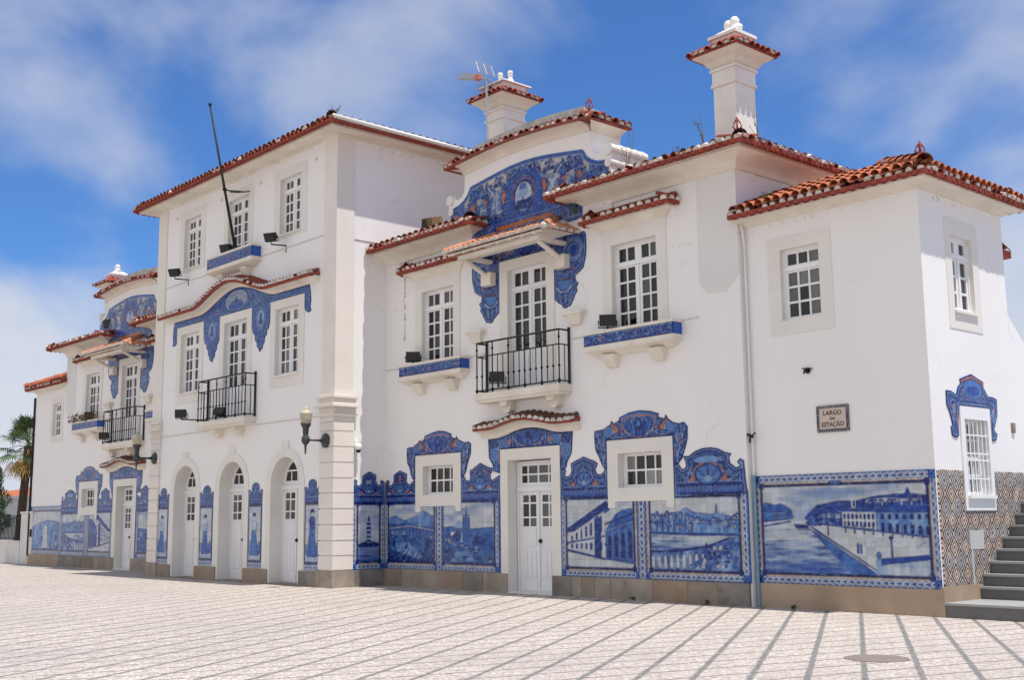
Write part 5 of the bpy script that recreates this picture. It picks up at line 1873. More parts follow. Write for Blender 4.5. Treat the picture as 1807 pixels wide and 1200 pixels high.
def pic_far_left(F, parent):
    """panel of the far end block (mirrored frame): a park scene"""
    x0, x1, z0, z1 = 14.925, 18.13, .385, 2.115
    cv = Cv(14.85, 18.2, .3, 2.2, px=.012)
    painted_sky(cv, 15.0, 18.05, 1.2, 2.0, 151, .3)
    painted_mass(cv, [(15.0, 1.45), (15.6, 1.55), (16.4, 1.6), (17.2, 1.5), (18.05, 1.35), (18.05, .5), (15.0, .5)], 152, MID, PALE, 6)
    painted_mass(cv, [(15.0, 1.2), (16.0, 1.3), (16.2, .5), (15.0, .5)], 153, BLUE, PALE, 8)
    cv.poly([(16.3, .6), (16.85, .6), (16.75, 1.35), (16.58, 1.5), (16.4, 1.35)], WHITE)
    for k in range(12):
        cv.ell(random.uniform(15.1, 18), random.uniform(.6, 1.3), .14, .10, random.choice((BLUE, MID, PALE)), .8)
    frame(cv, x0, x1, z0, z1, .10, .10, .13, .14, 155)
    cv.tiles(seed=160, k=.9)
    tile_mesh('tile_panel', F, [(x0, z0), (x1, z0), (x1, z1), (x0, z1)], cv, parent, cell=.02)


def pic_side_wall(F, parent):
    """polychrome diamond tiles low on the sunny flank, cut round the window and the stair"""
    cv = Cv(.1, 4.2, .2, 2.25, base=np.array((.55, .45, .38)))
    X, Z = cv.X, cv.Z
    P_, Q = .345, .39
    du = np.abs(((X / P_) % 1) - .5)
    dv = np.abs(((Z / Q) % 1) - .5)
    r = du + dv
    a = np.ones_like(X)
    full = slice(0, cv.H), slice(0, cv.W)
    dark, rose, cream, slate = np.array((.065, .03, .03)), np.array((.26, .11, .075)), np.array((.70, .64, .57)), np.array((.15, .17, .25))
    cv.a[:] = cream
    cv.put(full, a * (r < .10), rose)
    cv.put(full, a * ((r > .18) & (r < .27)), rose * .8)
    cv.put(full, a * ((r > .34) & (r < .46)), dark)
    cv.put(full, a * ((r > .53) & (r < .64)), dark)
    cv.put(full, a * (r > .70), slate)
    cv.put(full, a * (r > .80), cream * .7)
    cv.put(full, a * (r > .90), slate * .6)
    nz = vnoise(X, Z, 9, 5, 3)
    cv.put(full, np.clip((nz - .6) * 5, 0, 1), cream, .35)
    cv.tiles(pitch=.135, k=.85, seed=71, strokes=0)
    out = [(.155, .425), (1.5, .425), (1.5, .59), (1.75, .77), (2.0, .95), (2.4, 1.13), (2.8, 1.40), (3.2, 1.6), (3.2, 2.11),
           (1.885, 2.11), (1.905, 1.505), (.915, 1.505), (.925, 2.11), (.155, 2.11)]
    tile_mesh('tile_panel', F, out, cv, parent, label='brown and cream diamond patterned tiles on the sunny flank')
    cr = [(.93, 3.09), (.89, 2.80), (.885, 2.62), (.78, 2.59), (.68, 2.63), (.66, 2.75), (.72, 2.79), (.64, 3.00), (.57, 3.09), (.58, 3.30), (.72, 3.30), (.89, 3.25), (.95, 3.37), (1.05, 3.44), (1.02, 3.50), (1.39, 3.60), (1.77, 3.50), (1.76, 3.42), (1.90, 3.28), (2.05, 3.28), (2.18, 3.25), (2.16, 2.99),
          (2.02, 2.76), (2.12, 2.69), (2.07, 2.60), (1.95, 2.58), (1.89, 2.64), (1.885, 3.09)]
    cw = Cv(.5, 2.25, 2.5, 3.7, base=BLUE * .7 + PALE * .3)
    crest(cw, cr, 44, bands=True, core=BLUE * .6 + PALE * .25)
    cw.ell(1.4, 3.36, .28, .14, MID)
    cw.ell(1.4, 3.33, .2, .08, BLUE)
    cw.line([(1.06, 3.47), (1.39, 3.55), (1.73, 3.47)], .03, ORANGE)
    for q in (-1, 1):
        cw.spiral(1.395 + q * .62, 2.95, .10, PALE, .022, 1.5, 0, q)
        cw.line([(1.395 + q * .52, 2.82), (1.395 + q * .52, 2.95)], .03, ORANGE)
    cw.tiles(seed=73)
    tile_mesh('tile_panel', F, cr, cw, parent)


# ---------------------------------------------------------------- one wing and its end block (s = 1 right, -1 left)
def plan(s, pts):
    p = [(s * x, y) for x, y in pts]
    return p if s > 0 else p[::-1]


def roof_front(s, x0, x1, y0, z0, run, slope, parent, hip0=False, hip1=True, pitch=0.215, detail=True, name='roof', depth=None, mt='tile_old'):
    """tiled slope rising from a front eave, with optional hips; returns the ridge height"""
    base = MB()
    zr = z0 + run * slope
    a0 = x0 + (run if hip0 else 0)
    a1 = x1 - (run if hip1 else 0)
    yb = y0 + (depth or 2 * run)
    base.face([(s * x0, y0, z0), (s * x1, y0, z0), (s * a1, y0 + run, zr), (s * a0, y0 + run, zr)])
    base.face([(s * x0, yb, z0), (s * x1, yb, z0), (s * a1, yb - run, zr), (s * a0, yb - run, zr)])
    if yb - run > y0 + run + .01:
        base.face([(s * a0, y0 + run, zr), (s * a1, y0 + run, zr), (s * a1, yb - run, zr), (s * a0, yb - run, zr)])
    if hip1:
        base.face([(s * x1, y0, z0), (s * x1, yb, z0), (s * a1, yb - run, zr), (s * a1, y0 + run, zr)])
    else:
        base.face([(s * x1, y0, z0), (s * x1, yb, z0), (s * x1, yb - run, zr), (s * x1, y0 + run, zr)])
    if hip0:
        base.face([(s * x0, y0, z0), (s * x0, yb, z0), (s * a0, yb - run, zr), (s * a0, y0 + run, zr)])
    o = base.build(name, M[mt], parent)
    if detail:
        c = MB()
        rr = pitch * .43
        n = int((x1 - x0) / pitch)
        for k in range(n):
            x = x0 + (k + .5) * (x1 - x0) / n
            L = min(run, (x - x0) if hip0 else 9e9, (x1 - x) if hip1 else 9e9)
            segl = 0.42
            t = 0.0
            while t < L - .05:
                e = min(L, t + segl)
                c.halfcyl((s * (x + jit(.008)), y0 + t - .02, z0 + t * slope + .035 + jit(.008)), (s * x, y0 + e, z0 + e * slope + .012), rr, rr * .84, segs=6)
                t += segl
        if hip1:                     # side slope rows, run inwards from x1
            n2 = int((yb - y0) / pitch)
            for k in range(n2):
                y = y0 + (k + .5) * (yb - y0) / n2
                L = min(run, y - y0, yb - y)
                t = 0.0
                while t < L - .05:
                    e = min(L, t + .42)
                    c.halfcyl((s * (x1 - t + .02), y + jit(.008), z0 + t * slope + .035), (s * (x1 - e), y, z0 + e * slope + .012), rr, rr * .84, segs=6)
                    t += .42
            m_ = MB()
            k = 0
            t = 0.0
            while t < run - .1:      # hip tiles bedded in mortar
                m_.halfcyl((s * (x1 - t), y0 + t, z0 + t * slope + .06 + jit(.01)), (s * (x1 - t - .30), y0 + t + .30, z0 + (t + .30) * slope + .045), .13, .11, segs=7)
                t += .27
            m_.build('hip_tiles', M[mt], o, recalc=False)
        c.build('cover_tiles', M[mt], o, recalc=False)
    return o


def finial(x, y, z, parent, h=.26):
    b = MB()
    b.lathe((x, y, z), [(.05, 0), (.05, .03), (.028, .06), (.03, .075)], 8)
    hh = h
    for a in (0, math.pi / 2):
        ca, sa = math.cos(a + .7), math.sin(a + .7)
        P = [(0, .12), (.075, .12 + hh * .36), (.045, .12 + hh * .62), (.0, .10 + hh)]
        for q in (-1, 1):
            b.tube([(x + q * p[0] * ca, y + q * p[0] * sa, z + p[1]) for p in P], .014, 5)
    b.tube([(x, y, z + .0), (x, y, z + .12 + hh)], .012, 5)
    return b.build('ridge_finial', M['tile_red'], parent)


def chimney(x0, x1, y0, y1, zb, zband, zeave, ztop, parent, kind):
    b = MB()
    b.box(x0, x1, y0, y1, zb, zeave - .30)
    b.box(x0 - .035, x1 + .035, y0 - .035, y1 + .035, zband - .03, zband + .03)
    b.box(x0 - .015, x1 + .015, y0 - .015, y1 + .015, zband + .03, zeave - .28)
    b.box(x0 - .05, x1 + .05, y0 - .05, y1 + .05, zeave - .30, zeave - .25)
    o = b.build('chimney', M['chimney'], parent)
    ring_ = [(x0, y0), (x1, y0), (x1, y1), (x0, y1), (x0, y0)]
    # flared cornice
    c = MB()
    secs = []
    for of, z in ((.0, zeave - .25), (.06, zeave - .2), (.12, zeave - .12), (.26, zeave - .03), (.28, zeave + .02)):
        secs.append([(x0 - of, y0 - of, z), (x1 + of, y0 - of, z), (x1 + of, y1 + of, z), (x0 - of, y1 + of, z)])
    c.loft(secs)
    c.build('cornice', M['cornice'], o)
    # tiled skirt
    t = MB()
    of = .34
    t.hexa([(x0 - of, y0 - of, zeave), (x1 + of, y0 - of, zeave), (x1 + of, y1 + of, zeave), (x0 - of, y1 + of, zeave)],
           [(x0 + .03, y0 + .03, zeave + .27), (x1 - .03, y0 + .03, zeave + .27), (x1 - .03, y1 - .03, zeave + .27), (x0 + .03, y1 - .03, zeave + .27)])
    for (A, Bp, nx, ny) in (((x0 - of, y0 - of), (x1 + of, y0 - of), 0, 1), ((x1 + of, y0 - of), (x1 + of, y1 + of), -1, 0), ((x1 + of, y1 + of), (x0 - of, y1 + of), 0, -1), ((x0 - of, y1 + of), (x0 - of, y0 - of), 1, 0)):
        L = math.hypot(Bp[0] - A[0], Bp[1] - A[1])
        n = round(L / .155)
        for k in range(n):
            u = (k + .5) / n
            px, py = A[0] + (Bp[0] - A[0]) * u, A[1] + (Bp[1] - A[1]) * u
            ln = min(of + .06, min(u, 1 - u) * L + .02)
            t.halfcyl((px - nx * .03, py - ny * .03, zeave + .015 + jit(.006)), (px + nx * ln, py + ny * ln, zeave + .03 + ln * .6), .068, .06, segs=5)
    t.build('cap_tiles', M['tile_red'], o, recalc=False)
    mt = MB()
    for (A, Bp, nx, ny) in (((x0 - of, y0 - of), (x1 + of, y0 - of), 0, 1), ((x1 + of, y0 - of), (x1 + of, y1 + of), -1, 0)):
        L = math.hypot(Bp[0] - A[0], Bp[1] - A[1])
        n = round(L / .155)
        for k in range(n):
            if random.random() < .45:
                u = (k + .5) / n
                px, py = A[0] + (Bp[0] - A[0]) * u, A[1] + (Bp[1] - A[1]) * u
                mt.plug((px - nx * .02, py - ny * .02, zeave + .015), (px + nx * .09, py + ny * .09, zeave + .06), .062, 5)
    if mt.v:
        mt.build('mortar_caps', M['mortar'], o)
    cx, cy = (x0 + x1) / 2, (y0 + y1) / 2
    s_ = MB()
    if kind == 'scroll':                       # squat white pot with a double-scroll ornament
        s_.box(cx - .27, cx + .27, cy - .27, cy + .27, zeave + .2, zeave + .36)
        s_.box(cx - .33, cx + .33, cy - .33, cy + .33, zeave + .36, zeave + .42)
        s_.hexa([(cx - .30, cy - .30, zeave + .42), (cx + .3, cy - .3, zeave + .42), (cx + .3, cy + .3, zeave + .42), (cx - .3, cy + .3, zeave + .42)],
                [(cx - .17, cy - .17, zeave + .52), (cx + .17, cy - .17, zeave + .52), (cx + .17, cy + .17, zeave + .52), (cx - .17, cy + .17, zeave + .52)])
        for q in (-1, 1):
            s_.lathe((cx + q * .095, cy - q * .03, ztop - .12), [(.085, -.20), (.10, -.12), (.082, -.04), (.092, .03), (.085, .08), (.05, .12), (.01, .135)], 12)
            s_.lathe((cx + q * .19, cy - q * .02, ztop - .22), [(.01, -.06), (.06, -.04), (.07, 0), (.05, .05), (.01, .07)], 10)
    else:                                     # pagoda shaped cap with two knobs
        s_.box(cx - .36, cx + .36, cy - .36, cy + .36, zeave + .2, zeave + .36)
        secs = []
        for of_, z in ((.46, zeave + .36), (.455, zeave + .39), (.34, zeave + .42), (.24, zeave + .46), (.15, zeave + .54)):
            secs.append([(cx - of_, cy - of_, z), (cx + of_, cy - of_, z), (cx + of_, cy + of_, z), (cx - of_, cy + of_, z)])
        s_.loft(secs)
        for (du, dz) in ((-.17, 0.0), (.20, -.06)):
            s_.lathe((cx + du, cy, zeave + .50 + dz), [(.17, -.06), (.11, .02), (.065, .10), (.05, .18), (.07, .20), (.05, .225), (.072, .26), (.06, .31), (.01, .335)], 12)
    s_.build('chimney_pot', M['chimney'], o)
    if kind != 'scroll':
        h = MB()
        h.lathe((cx - .12, cy - .362, zeave + .31), [(.05, -.02), (.05, .003)], 10, 'y')
        h.build('vent_hole', M['iron'], o)
    return o


def wing(s):
    F = Front(0.0, s)
    # ---- masonry
    W0 = MB(F)
    holes = [(8.91, 10.19, 0.0, 2.64), (6.08, 7.14, 2.0, 2.63), (11.97, 13.03, 2.0, 2.63), (6.04, 7.16, 4.92, 6.566), (11.93, 13.05, 4.92, 6.566), (8.965, 10.125, 4.08, 6.59)]
    W0.plate(XT - .3 if False else XT, XC, 0, 7.75, holes, 0.0, .32, grow=.007)
    W0.face([(XC, 0, 0), (XC, -8, 0), (XC, -8, 7.75), (XC, 0, 7.75)])
    W0.face([(XT, -8, 0), (XC, -8, 0), (XC, -8, 7.75), (XT, -8, 7.75)])
    W0.build('wall', M['plaster'], B, recalc=False)
    # pilaster strip at the free corner
    P = MB(F)
    P.box(14.02, XC - .002, 0, .012, 5.55, 7.40)
    P.prism([(14.2, 5.3), (14.05, 5.45), (14.02, 5.55), (XC - .002, 5.55), (14.72, 5.4), (14.6, 5.28)], 0, .012)
    P.build('corner_strip', M['strip'], B)
    # ---- plinth stones
    us = [4.66, 5.35, 5.95, 6.75, 7.5, 8.15, 8.905]
    for a, b_ in zip(us[:-1], us[1:]):
        pl = MB(F)
        pl.box(a, b_ - .008, -.02, .045 + jit(.005), 0, .372 + jit(.004))
        pl.build('plinth_stone', M[random.choice(('granite', 'granite_pale', 'granite_rust', 'granite_grey'))], B)
    us = [10.195, 10.75, 11.0, 11.35, 11.75, 12.75, 13.55, 14.2, 14.86]
    for a, b_ in zip(us[:-1], us[1:]):
        pl = MB(F)
        pl.box(a, b_ - .008, -.02, .045 + jit(.005), 0, .372 + jit(.004))
        pl.build('plinth_stone', M[random.choice(('granite', 'granite_pale', 'granite_rust', 'granite_grey'))], B)
    # ---- small windows
    for c, cur in ((6.61, 0), (12.5, 1)):
        b = MB(F)
        ow, iw = (c - .795, c + .795, 1.755, 2.875), (c - .53, c + .53, 2.0, 2.63)
        b.plate(ow[0], ow[1], ow[2], ow[3], [iw], .02, .14, .02)
        for q in (-1, 1):
            b.box(min(c + q * .62, c + q * .795), max(c + q * .62, c + q * .795), 0, .0202, 1.637, 1.755)
        tones = None
        wcase = casement(F, c - .53, c + .53, 2.0, 2.63, .15, 0, 2, 4, 1, .06, B, tones=([.02, .2, .012, .016, .26, .012, .22, .015] if cur and s > 0 else [.02, .012, .03, .02, .01, .012, .01, .01]))
        b.build('surround', M['surround'], wcase)
    # ---- upper windows
    for c in (6.60, 12.49):
        wcase = casement(F, c - .56, c + .56, 4.92, 6.566, .12, .235, 4, 2, 2, .06, B)
        b = MB(F)
        b.plate(c - .80, c + .80, 4.93, 6.86, [(c - .56, c + .56, 4.93, 6.566)], .02, .14, .02)
        b.build('surround', M['surround'], wcase)
        hood(F, c - .82, c + .82, 6.86, 7.04, .26, B)
        ledge(F, c - 1.10, c + 1.09, 4.655, 4.87, .25, ((c - .55, .16), (c + .6, .16)), B, seed=int(c * 7))
    # ---- door with surround, canopy
    d = door(F, 8.93, 10.17, 2.62, 2.03, .25, B, seed=3)
    b = MB(F)
    b.plate(8.69, 10.44, 0, 2.87, [(8.912, 10.188, 0, 2.638)], .022, .26, .022)
    b.box(8.912, 10.188, -.33, .05, 0, .025)
    b.build('surround', M['surround'], d)
    canopy_curve(F, CX, 1.45, 3.13, 3.275, lambda u: .14 * max(0.0, math.cos(min(1, abs(u) / 1.0) * math.pi / 2)) ** 1.5, .27, B, white=.95)
    # ---- upper door, balcony, canopy roof
    dd = casement(F, 8.965, 10.125, 4.08, 6.59, .12, .165, 4, 2, 2, .10, B, blank=.72, name='balcony_door', tones=[.012, .02] * 12)
    b = MB(F)
    b.plate(8.715, 10.36, 4.08, 6.80, [(8.965, 10.125, 4.08, 6.59)], .022, .14, .022)
    b.build('surround', M['surround'], dd)
    balcony(F, 8.30, 10.76, 4.03, 5.09, .30, (9.06, 10.44), B)
    for c in (8.0, 10.98):
        k = MB(F)
        k.box(c - .27, c + .27, 0, .17, 5.365, 5.425)
        k.hexa([(c - .13, .07, 5.17), (c + .13, .07, 5.17), (c + .13, 0, 5.17), (c - .13, 0, 5.17)], [(c - .2, .14, 5.365), (c + .2, .14, 5.365), (c + .2, 0, 5.365), (c - .2, 0, 5.365)])
        k.build('corbel', M['cornice'], B)
    awning(F, B)
    # ---- string course
    st = MB(F)
    for a, c in ((XT + .02, 5.44), (7.72, 8.26), (10.80, 11.36), (13.62, 13.98)):
        st.box(a, c, 0, .014, 4.90, 4.925)
    st.build('string_course', M['string'], B)
    # ---- main eaves, interrupted by the gable
    for pts in ([(XT - .0, 0), (7.83, 0), (7.83, 1.0)], [(11.27, 1.0), (11.27, 0), (XC, 0), (XC, 6.0)]):
        pp = plan(s, pts)
        c = cornice(pp, 7.39, 7.64, .42, B)
        tile_edge(pp, 7.68, .59, c, white=.9 if s > 0 else .8, slope=.22)
    rf = roof_front(s, XT, 7.83 + .5, -.5, 7.73, 1.6, .20, B, hip0=False, hip1=True, detail=True, depth=9)
    rf2 = roof_front(s, 11.27 - .5, XC + .5, -.5, 7.70, 2.3, .11, B, hip0=True, hip1=True, detail=True, depth=9)
    mid = MB()
    mid.box(*sorted((s * 7.0, s * 12.0)), .6, 8.0, 7.5, 7.95)
    mid.build('roof', M['tile_old'], B)
    gable(F, s, B)
    finial(s * 15.20, -.32, 7.78, B) if s > 0 else None


def canopy_curve(F, c, half, zw, zt, bump, d, parent, white=.9, pitch=.175, tops='tile_dark', bandk=.3):
    """curved tiled canopy: cream cove underneath, red band, barrel tiles with mortar"""
    s = F.s
    N = 49
    us = [c - half + 2 * half * i / (N - 1) for i in range(N)]
    b = MB(F)
    secs = []
    for u in us:
        k = bump(u - c)
        pr = [(0, zw + k), (.03, zw + k)]
        for q in range(5):
            t = q / 4 * math.pi / 2
            pr.append((.03 + (d * .75) * (1 - math.cos(t)), zw + k + .015 + (zt - zw - .03) * math.sin(t)))
        pr += [(d * .8, zt + k + .02), (0, zt + k + .02)]
        secs.append([(u, n, z) for n, z in pr])
    b.loft(secs)
    o = b.build('canopy', M['cornice'], parent)
    r = MB(F)
    secs = []
    for i, u in enumerate(us):
        k = bump(u - c)
        secs.append([(u, d * .5, zt + k + .012), (u, d, zt + k - .03 * bandk), (u, d, zt + k + .035), (u, 0, zt + k + .12), (u, 0, zt + k + .05)])
    r.loft(secs)
    cv_ = MB(F)
    n = round(2 * half / pitch)
    m_ = MB(F)
    for i in range(n):
        u = c - half + (i + .5) * 2 * half / n + jit(.01)
        k = bump(u - c)
        z = zt + k + .045 + jit(.006)
        cv_.halfcyl((u, d + .02, z), (u, 0.0, z + .11), .070, .064)
        if random.random() < white:
            m_.plug((u, d + .03, z - .012), (u, d - .13, z + .035), .074 * random.uniform(.88, 1.08))
    r.build('canopy_edge', M['tile_red'], o, recalc=False)
    cv_.build('canopy_tiles', M[tops], o, recalc=False)
    if m_.v:
        m_.build('mortar_caps', M['mortar'], o)
    return o


def awning(F, parent):
    """little tiled roof over the upper door, carried on raking struts"""
    u0, u1, zf, zw, D = 8.02, 11.08, 6.90, 7.30, .95
    b = MB(F)
    # timber plate frame: front beam, side beams, wall struts
    b.box(8.32, 10.78, D - .26, D - .13, zf - .10, zf - .01)
    for u in (8.38, 10.60):
        b.box(u, u + .12, 0.0, D - .26, zf - .09, zf - .02)
        b.tube([(u + .06, D - .22, zf - .10), (u + .06, .10, 6.52)], .05, 8)
        b.box(u - .09, u + .21, .014, .17, 6.33, 6.60)
    for k in range(8):
        u = 8.25 + k * .355
        b.hexa([(u, D - .02, zf - .02), (u + .07, D - .02, zf - .02), (u + .07, .02, zw - .08), (u, .02, zw - .08)], [(u, D - .02, zf + .05), (u + .07, D - .02, zf + .05), (u + .07, .02, zw), (u, .02, zw)])
    b.hexa([(u0 + .1, D - .03, zf + .0), (u1 - .1, D - .03, zf + .0), (u1 - .35, 0, zw + .0), (u0 + .35, 0, zw + .0)], [(u0 + .1, D - .03, zf + .05), (u1 - .1, D - .03, zf + .05), (u1 - .35, 0, zw + .05), (u0 + .35, 0, zw + .05)])
    o = b.build('awning', M['cornice'], parent)
    t = MB(F)
    sl = (zw - zf) / D
    m_ = MB(F)
    h = .62                                        # hip inset
    t.face([(u0, D, zf + .05), (u1, D, zf + .05), (u1 - h, 0, zw + .06), (u0 + h, 0, zw + .06)])
    t.face([(u1, D, zf + .05), (u1, 0, zf + .05), (u1 - h, 0, zw + .06)])
    t.face([(u0, D, zf + .05), (u0, 0, zf + .05), (u0 + h, 0, zw + .06)])
    n = 19
    for k in range(n):
        u = u0 + (k + .5) * (u1 - u0) / n
        L = D * min(1, (u - u0) / h * 1.0, (u1 - u) / h * 1.0)
        q = 0.0
        while q < L - .05:
            e = min(L, q + .38)
            t.halfcyl((u + jit(.006), D - q + .03, zf + .06 + sl * q + jit(.006)), (u, D - e, zf + .05 + sl * e), .084, .07)
            q += .36
        m_.plug((u, D + .045, zf + .055), (u, D - .03, zf + .085), .072)
    for sgn, ue in ((1, u1), (-1, u0)):
        for k in range(5):
            nn = (k + .5) * D / 5
            L = h * (1 - nn / D) if False else h * (D - nn) / D
            t.halfcyl((ue + sgn * .03, nn, zf + .06), (ue - sgn * L, nn, zf + .05 + (zw - zf) / h * L), .084, .07)
            m_.plug((ue + sgn * .045, nn, zf + .055), (ue - sgn * .05, nn, zf + .085), .074)
        q = 0
        for k in range(4):
            f0, f1 = k / 4, (k + 1.1) / 4
            t.halfcyl((ue - sgn * h * f0, D - D * f0, zf + .09 + (zw - zf) * f0), (ue - sgn * h * f1, D - D * f1, zf + .09 + (zw - zf) * f1), .10, .09)
        m_.lathe((ue - sgn * .03, 0, 0) if False else (ue - sgn * .02, D - .02, zf + .10), [(.01, -.08), (.075, -.05), (.085, 0), (.06, .06), (.01, .08)], 8)
    t.build('awning_tiles', M['pale_tile'], o, recalc=False)
    m_.build('mortar_caps', M['mortar'], o)
    return o


def gable(F, s, parent):
    """curved gable with side scrolls, a tiled arched cornice and a coping"""
    c = CX
    half = [(0, 9.08), (1.93, 8.98), (1.93, 8.74), (1.93, 8.66), (1.95, 8.56), (2.02, 8.48), (2.13, 8.44), (2.24, 8.44), (2.28, 8.52), (2.37, 8.57), (2.46, 8.54), (2.50, 8.44), (2.49, 8.30), (2.45, 8.18), (2.45, 7.0)]
    pts = [(c - u, z) for u, z in half[::-1]] + [(c + u, z) for u, z in half[1:]]
    b = MB(F)
    b.prism(pts, -.80, .05)
    o = b.build('gable', M['plaster'], parent)
    sc = MB(F)
    for q in (-1, 1):                              # scroll ends carried back along the flank
        for (du, z, r, n0, n1) in ((2.42, 8.46, .115, .055, -.95), (2.40, 8.20, .09, .04, -.6)):
            cx, rr = c + q * du, r
            ringp = [(cx + rr * math.cos(t), z + rr * math.sin(t)) for t in np.linspace(0, 2 * math.pi, 14, endpoint=False)]
            sc.prism(ringp, n1, n0 + .03)
        for k in range(4):
            cx = c + q * 2.42
            ringp = [(cx + .128 * math.cos(t), 8.46 + .128 * math.sin(t)) for t in np.linspace(0, 2 * math.pi, 14, endpoint=False)]
            sc.prism(ringp, -.25 - k * .2, -.17 - k * .2)
    sc.build('scroll', M['chimney'], o)
    pic_gable(F, o)
    # arched cornice with tiles
    bump = lambda u: .145 * max(0.0, math.cos(min(1.0, abs(u) / 2.3) * math.pi / 2)) ** 1.1
    d = .36
    N = 33
    hw = 1.93
    us = [-hw + 2 * hw * i / (N - 1) for i in range(N)]
    k = MB(F)
    secs = []

    def prof(u, e):
        z0 = 8.905 + bump(u)
        pr = [(.04, z0), (.075, z0 + .0)]
        for q in range(6):
            t = q / 5 * math.pi / 2
            pr.append((.075 + .25 * (1 - math.cos(t)), z0 + .02 + .12 * math.sin(t)))
        pr += [(.325, z0 + .17), (.04, z0 + .17)]
        return [(c + u, n, z) for n, z in pr]
    for u in us:
        secs.append(prof(u, 0))
    k.loft(secs)
    co = k.build('cornice', M['cornice'], o)
    # returns of the cornice round both flanks
    for q in (-1, 1):
        e = MB(F)
        ue = c + q * hw
        secs = []
        z0 = 8.905 + bump(hw)
        P = [(0, z0), (.035, z0)]
        for j in range(6):
            t = j / 5 * math.pi / 2
            P.append((.035 + .25 * (1 - math.cos(t)), z0 + .02 + .12 * math.sin(t)))
        P += [(.285, z0 + .17), (0, z0 + .17)]
        secs.append([(ue + q * of, .04 + of, z) for of, z in P])
        secs.append([(ue + q * of, -.78, z) for of, z in P])
        e.loft(secs)
        e.build('cornice', M['cornice'], co)
    t = MB(F)
    m_ = MB(F)
    HW = 2.26
    us2 = [-HW + 2 * HW * i / (N - 1) for i in range(N)]
    secs = []
    for u in us2:
        z = 9.09 + bump(u)
        secs.append([(c + u, d - .14, z), (c + u, d + .03, z - .035), (c + u, d + .03, z + .02), (c + u, -.05, z + .17), (c + u, -.05, z)])
    t.loft(secs)
    n = 29
    for i in range(n):
        u = -HW + (i + .5) * 2 * HW / n + jit(.01)
        z = 9.09 + bump(u) + .03 + jit(.006)
        t.halfcyl((c + u, d + .04, z - .012), (c + u, -.05, z + .11), .066, .06)
        m_.plug((c + u, d + .03, z - .02), (c + u, d - .06, z + .01), .058) if random.random() < .45 else None
    for q in (-1, 1):
        z = 9.09 + bump(HW)
        ue = c + q * HW
        t.hexa([(ue - q * .33, d, z), (ue, d, z - .03), (ue, -.80, z - .03), (ue - q * .33, -.80, z)], [(ue - q * .33, d - .3, z + .16), (ue, d, z + .02), (ue, -.80, z + .02), (ue - q * .33, -.80, z + .16)])
        for j in range(6):
            nn = d - .1 - j * .19
            t.halfcyl((ue + q * .02, nn, z + .03), (ue - q * .35, nn, z + .16), .082, .075)
            if j % 3:
                m_.plug((ue + q * .0, nn, z + .02), (ue - q * .12, nn, z + .06), .072)
    t.build('gable_tiles', M['tile_top'], o, recalc=False)
    m_.build('mortar_caps', M['mortar'], o)
    # coping slab behind the tiles
    cp = MB(F)
    cu = [-1.72 + 3.44 * i / 24 for i in range(25)]
    secs = [[(c + u, .0, 9.0), (c + u, .0, 9.47 + bump(u) * 1.1), (c + u, -.5, 9.47 + bump(u) * 1.1), (c + u, -.5, 9.0)] for u in cu]
    cp.loft(secs)
    cp.build('coping', M['moss'], o)
    if s > 0:
        finial(s * (c + 2.12), -.26, 9.14, o, .27)


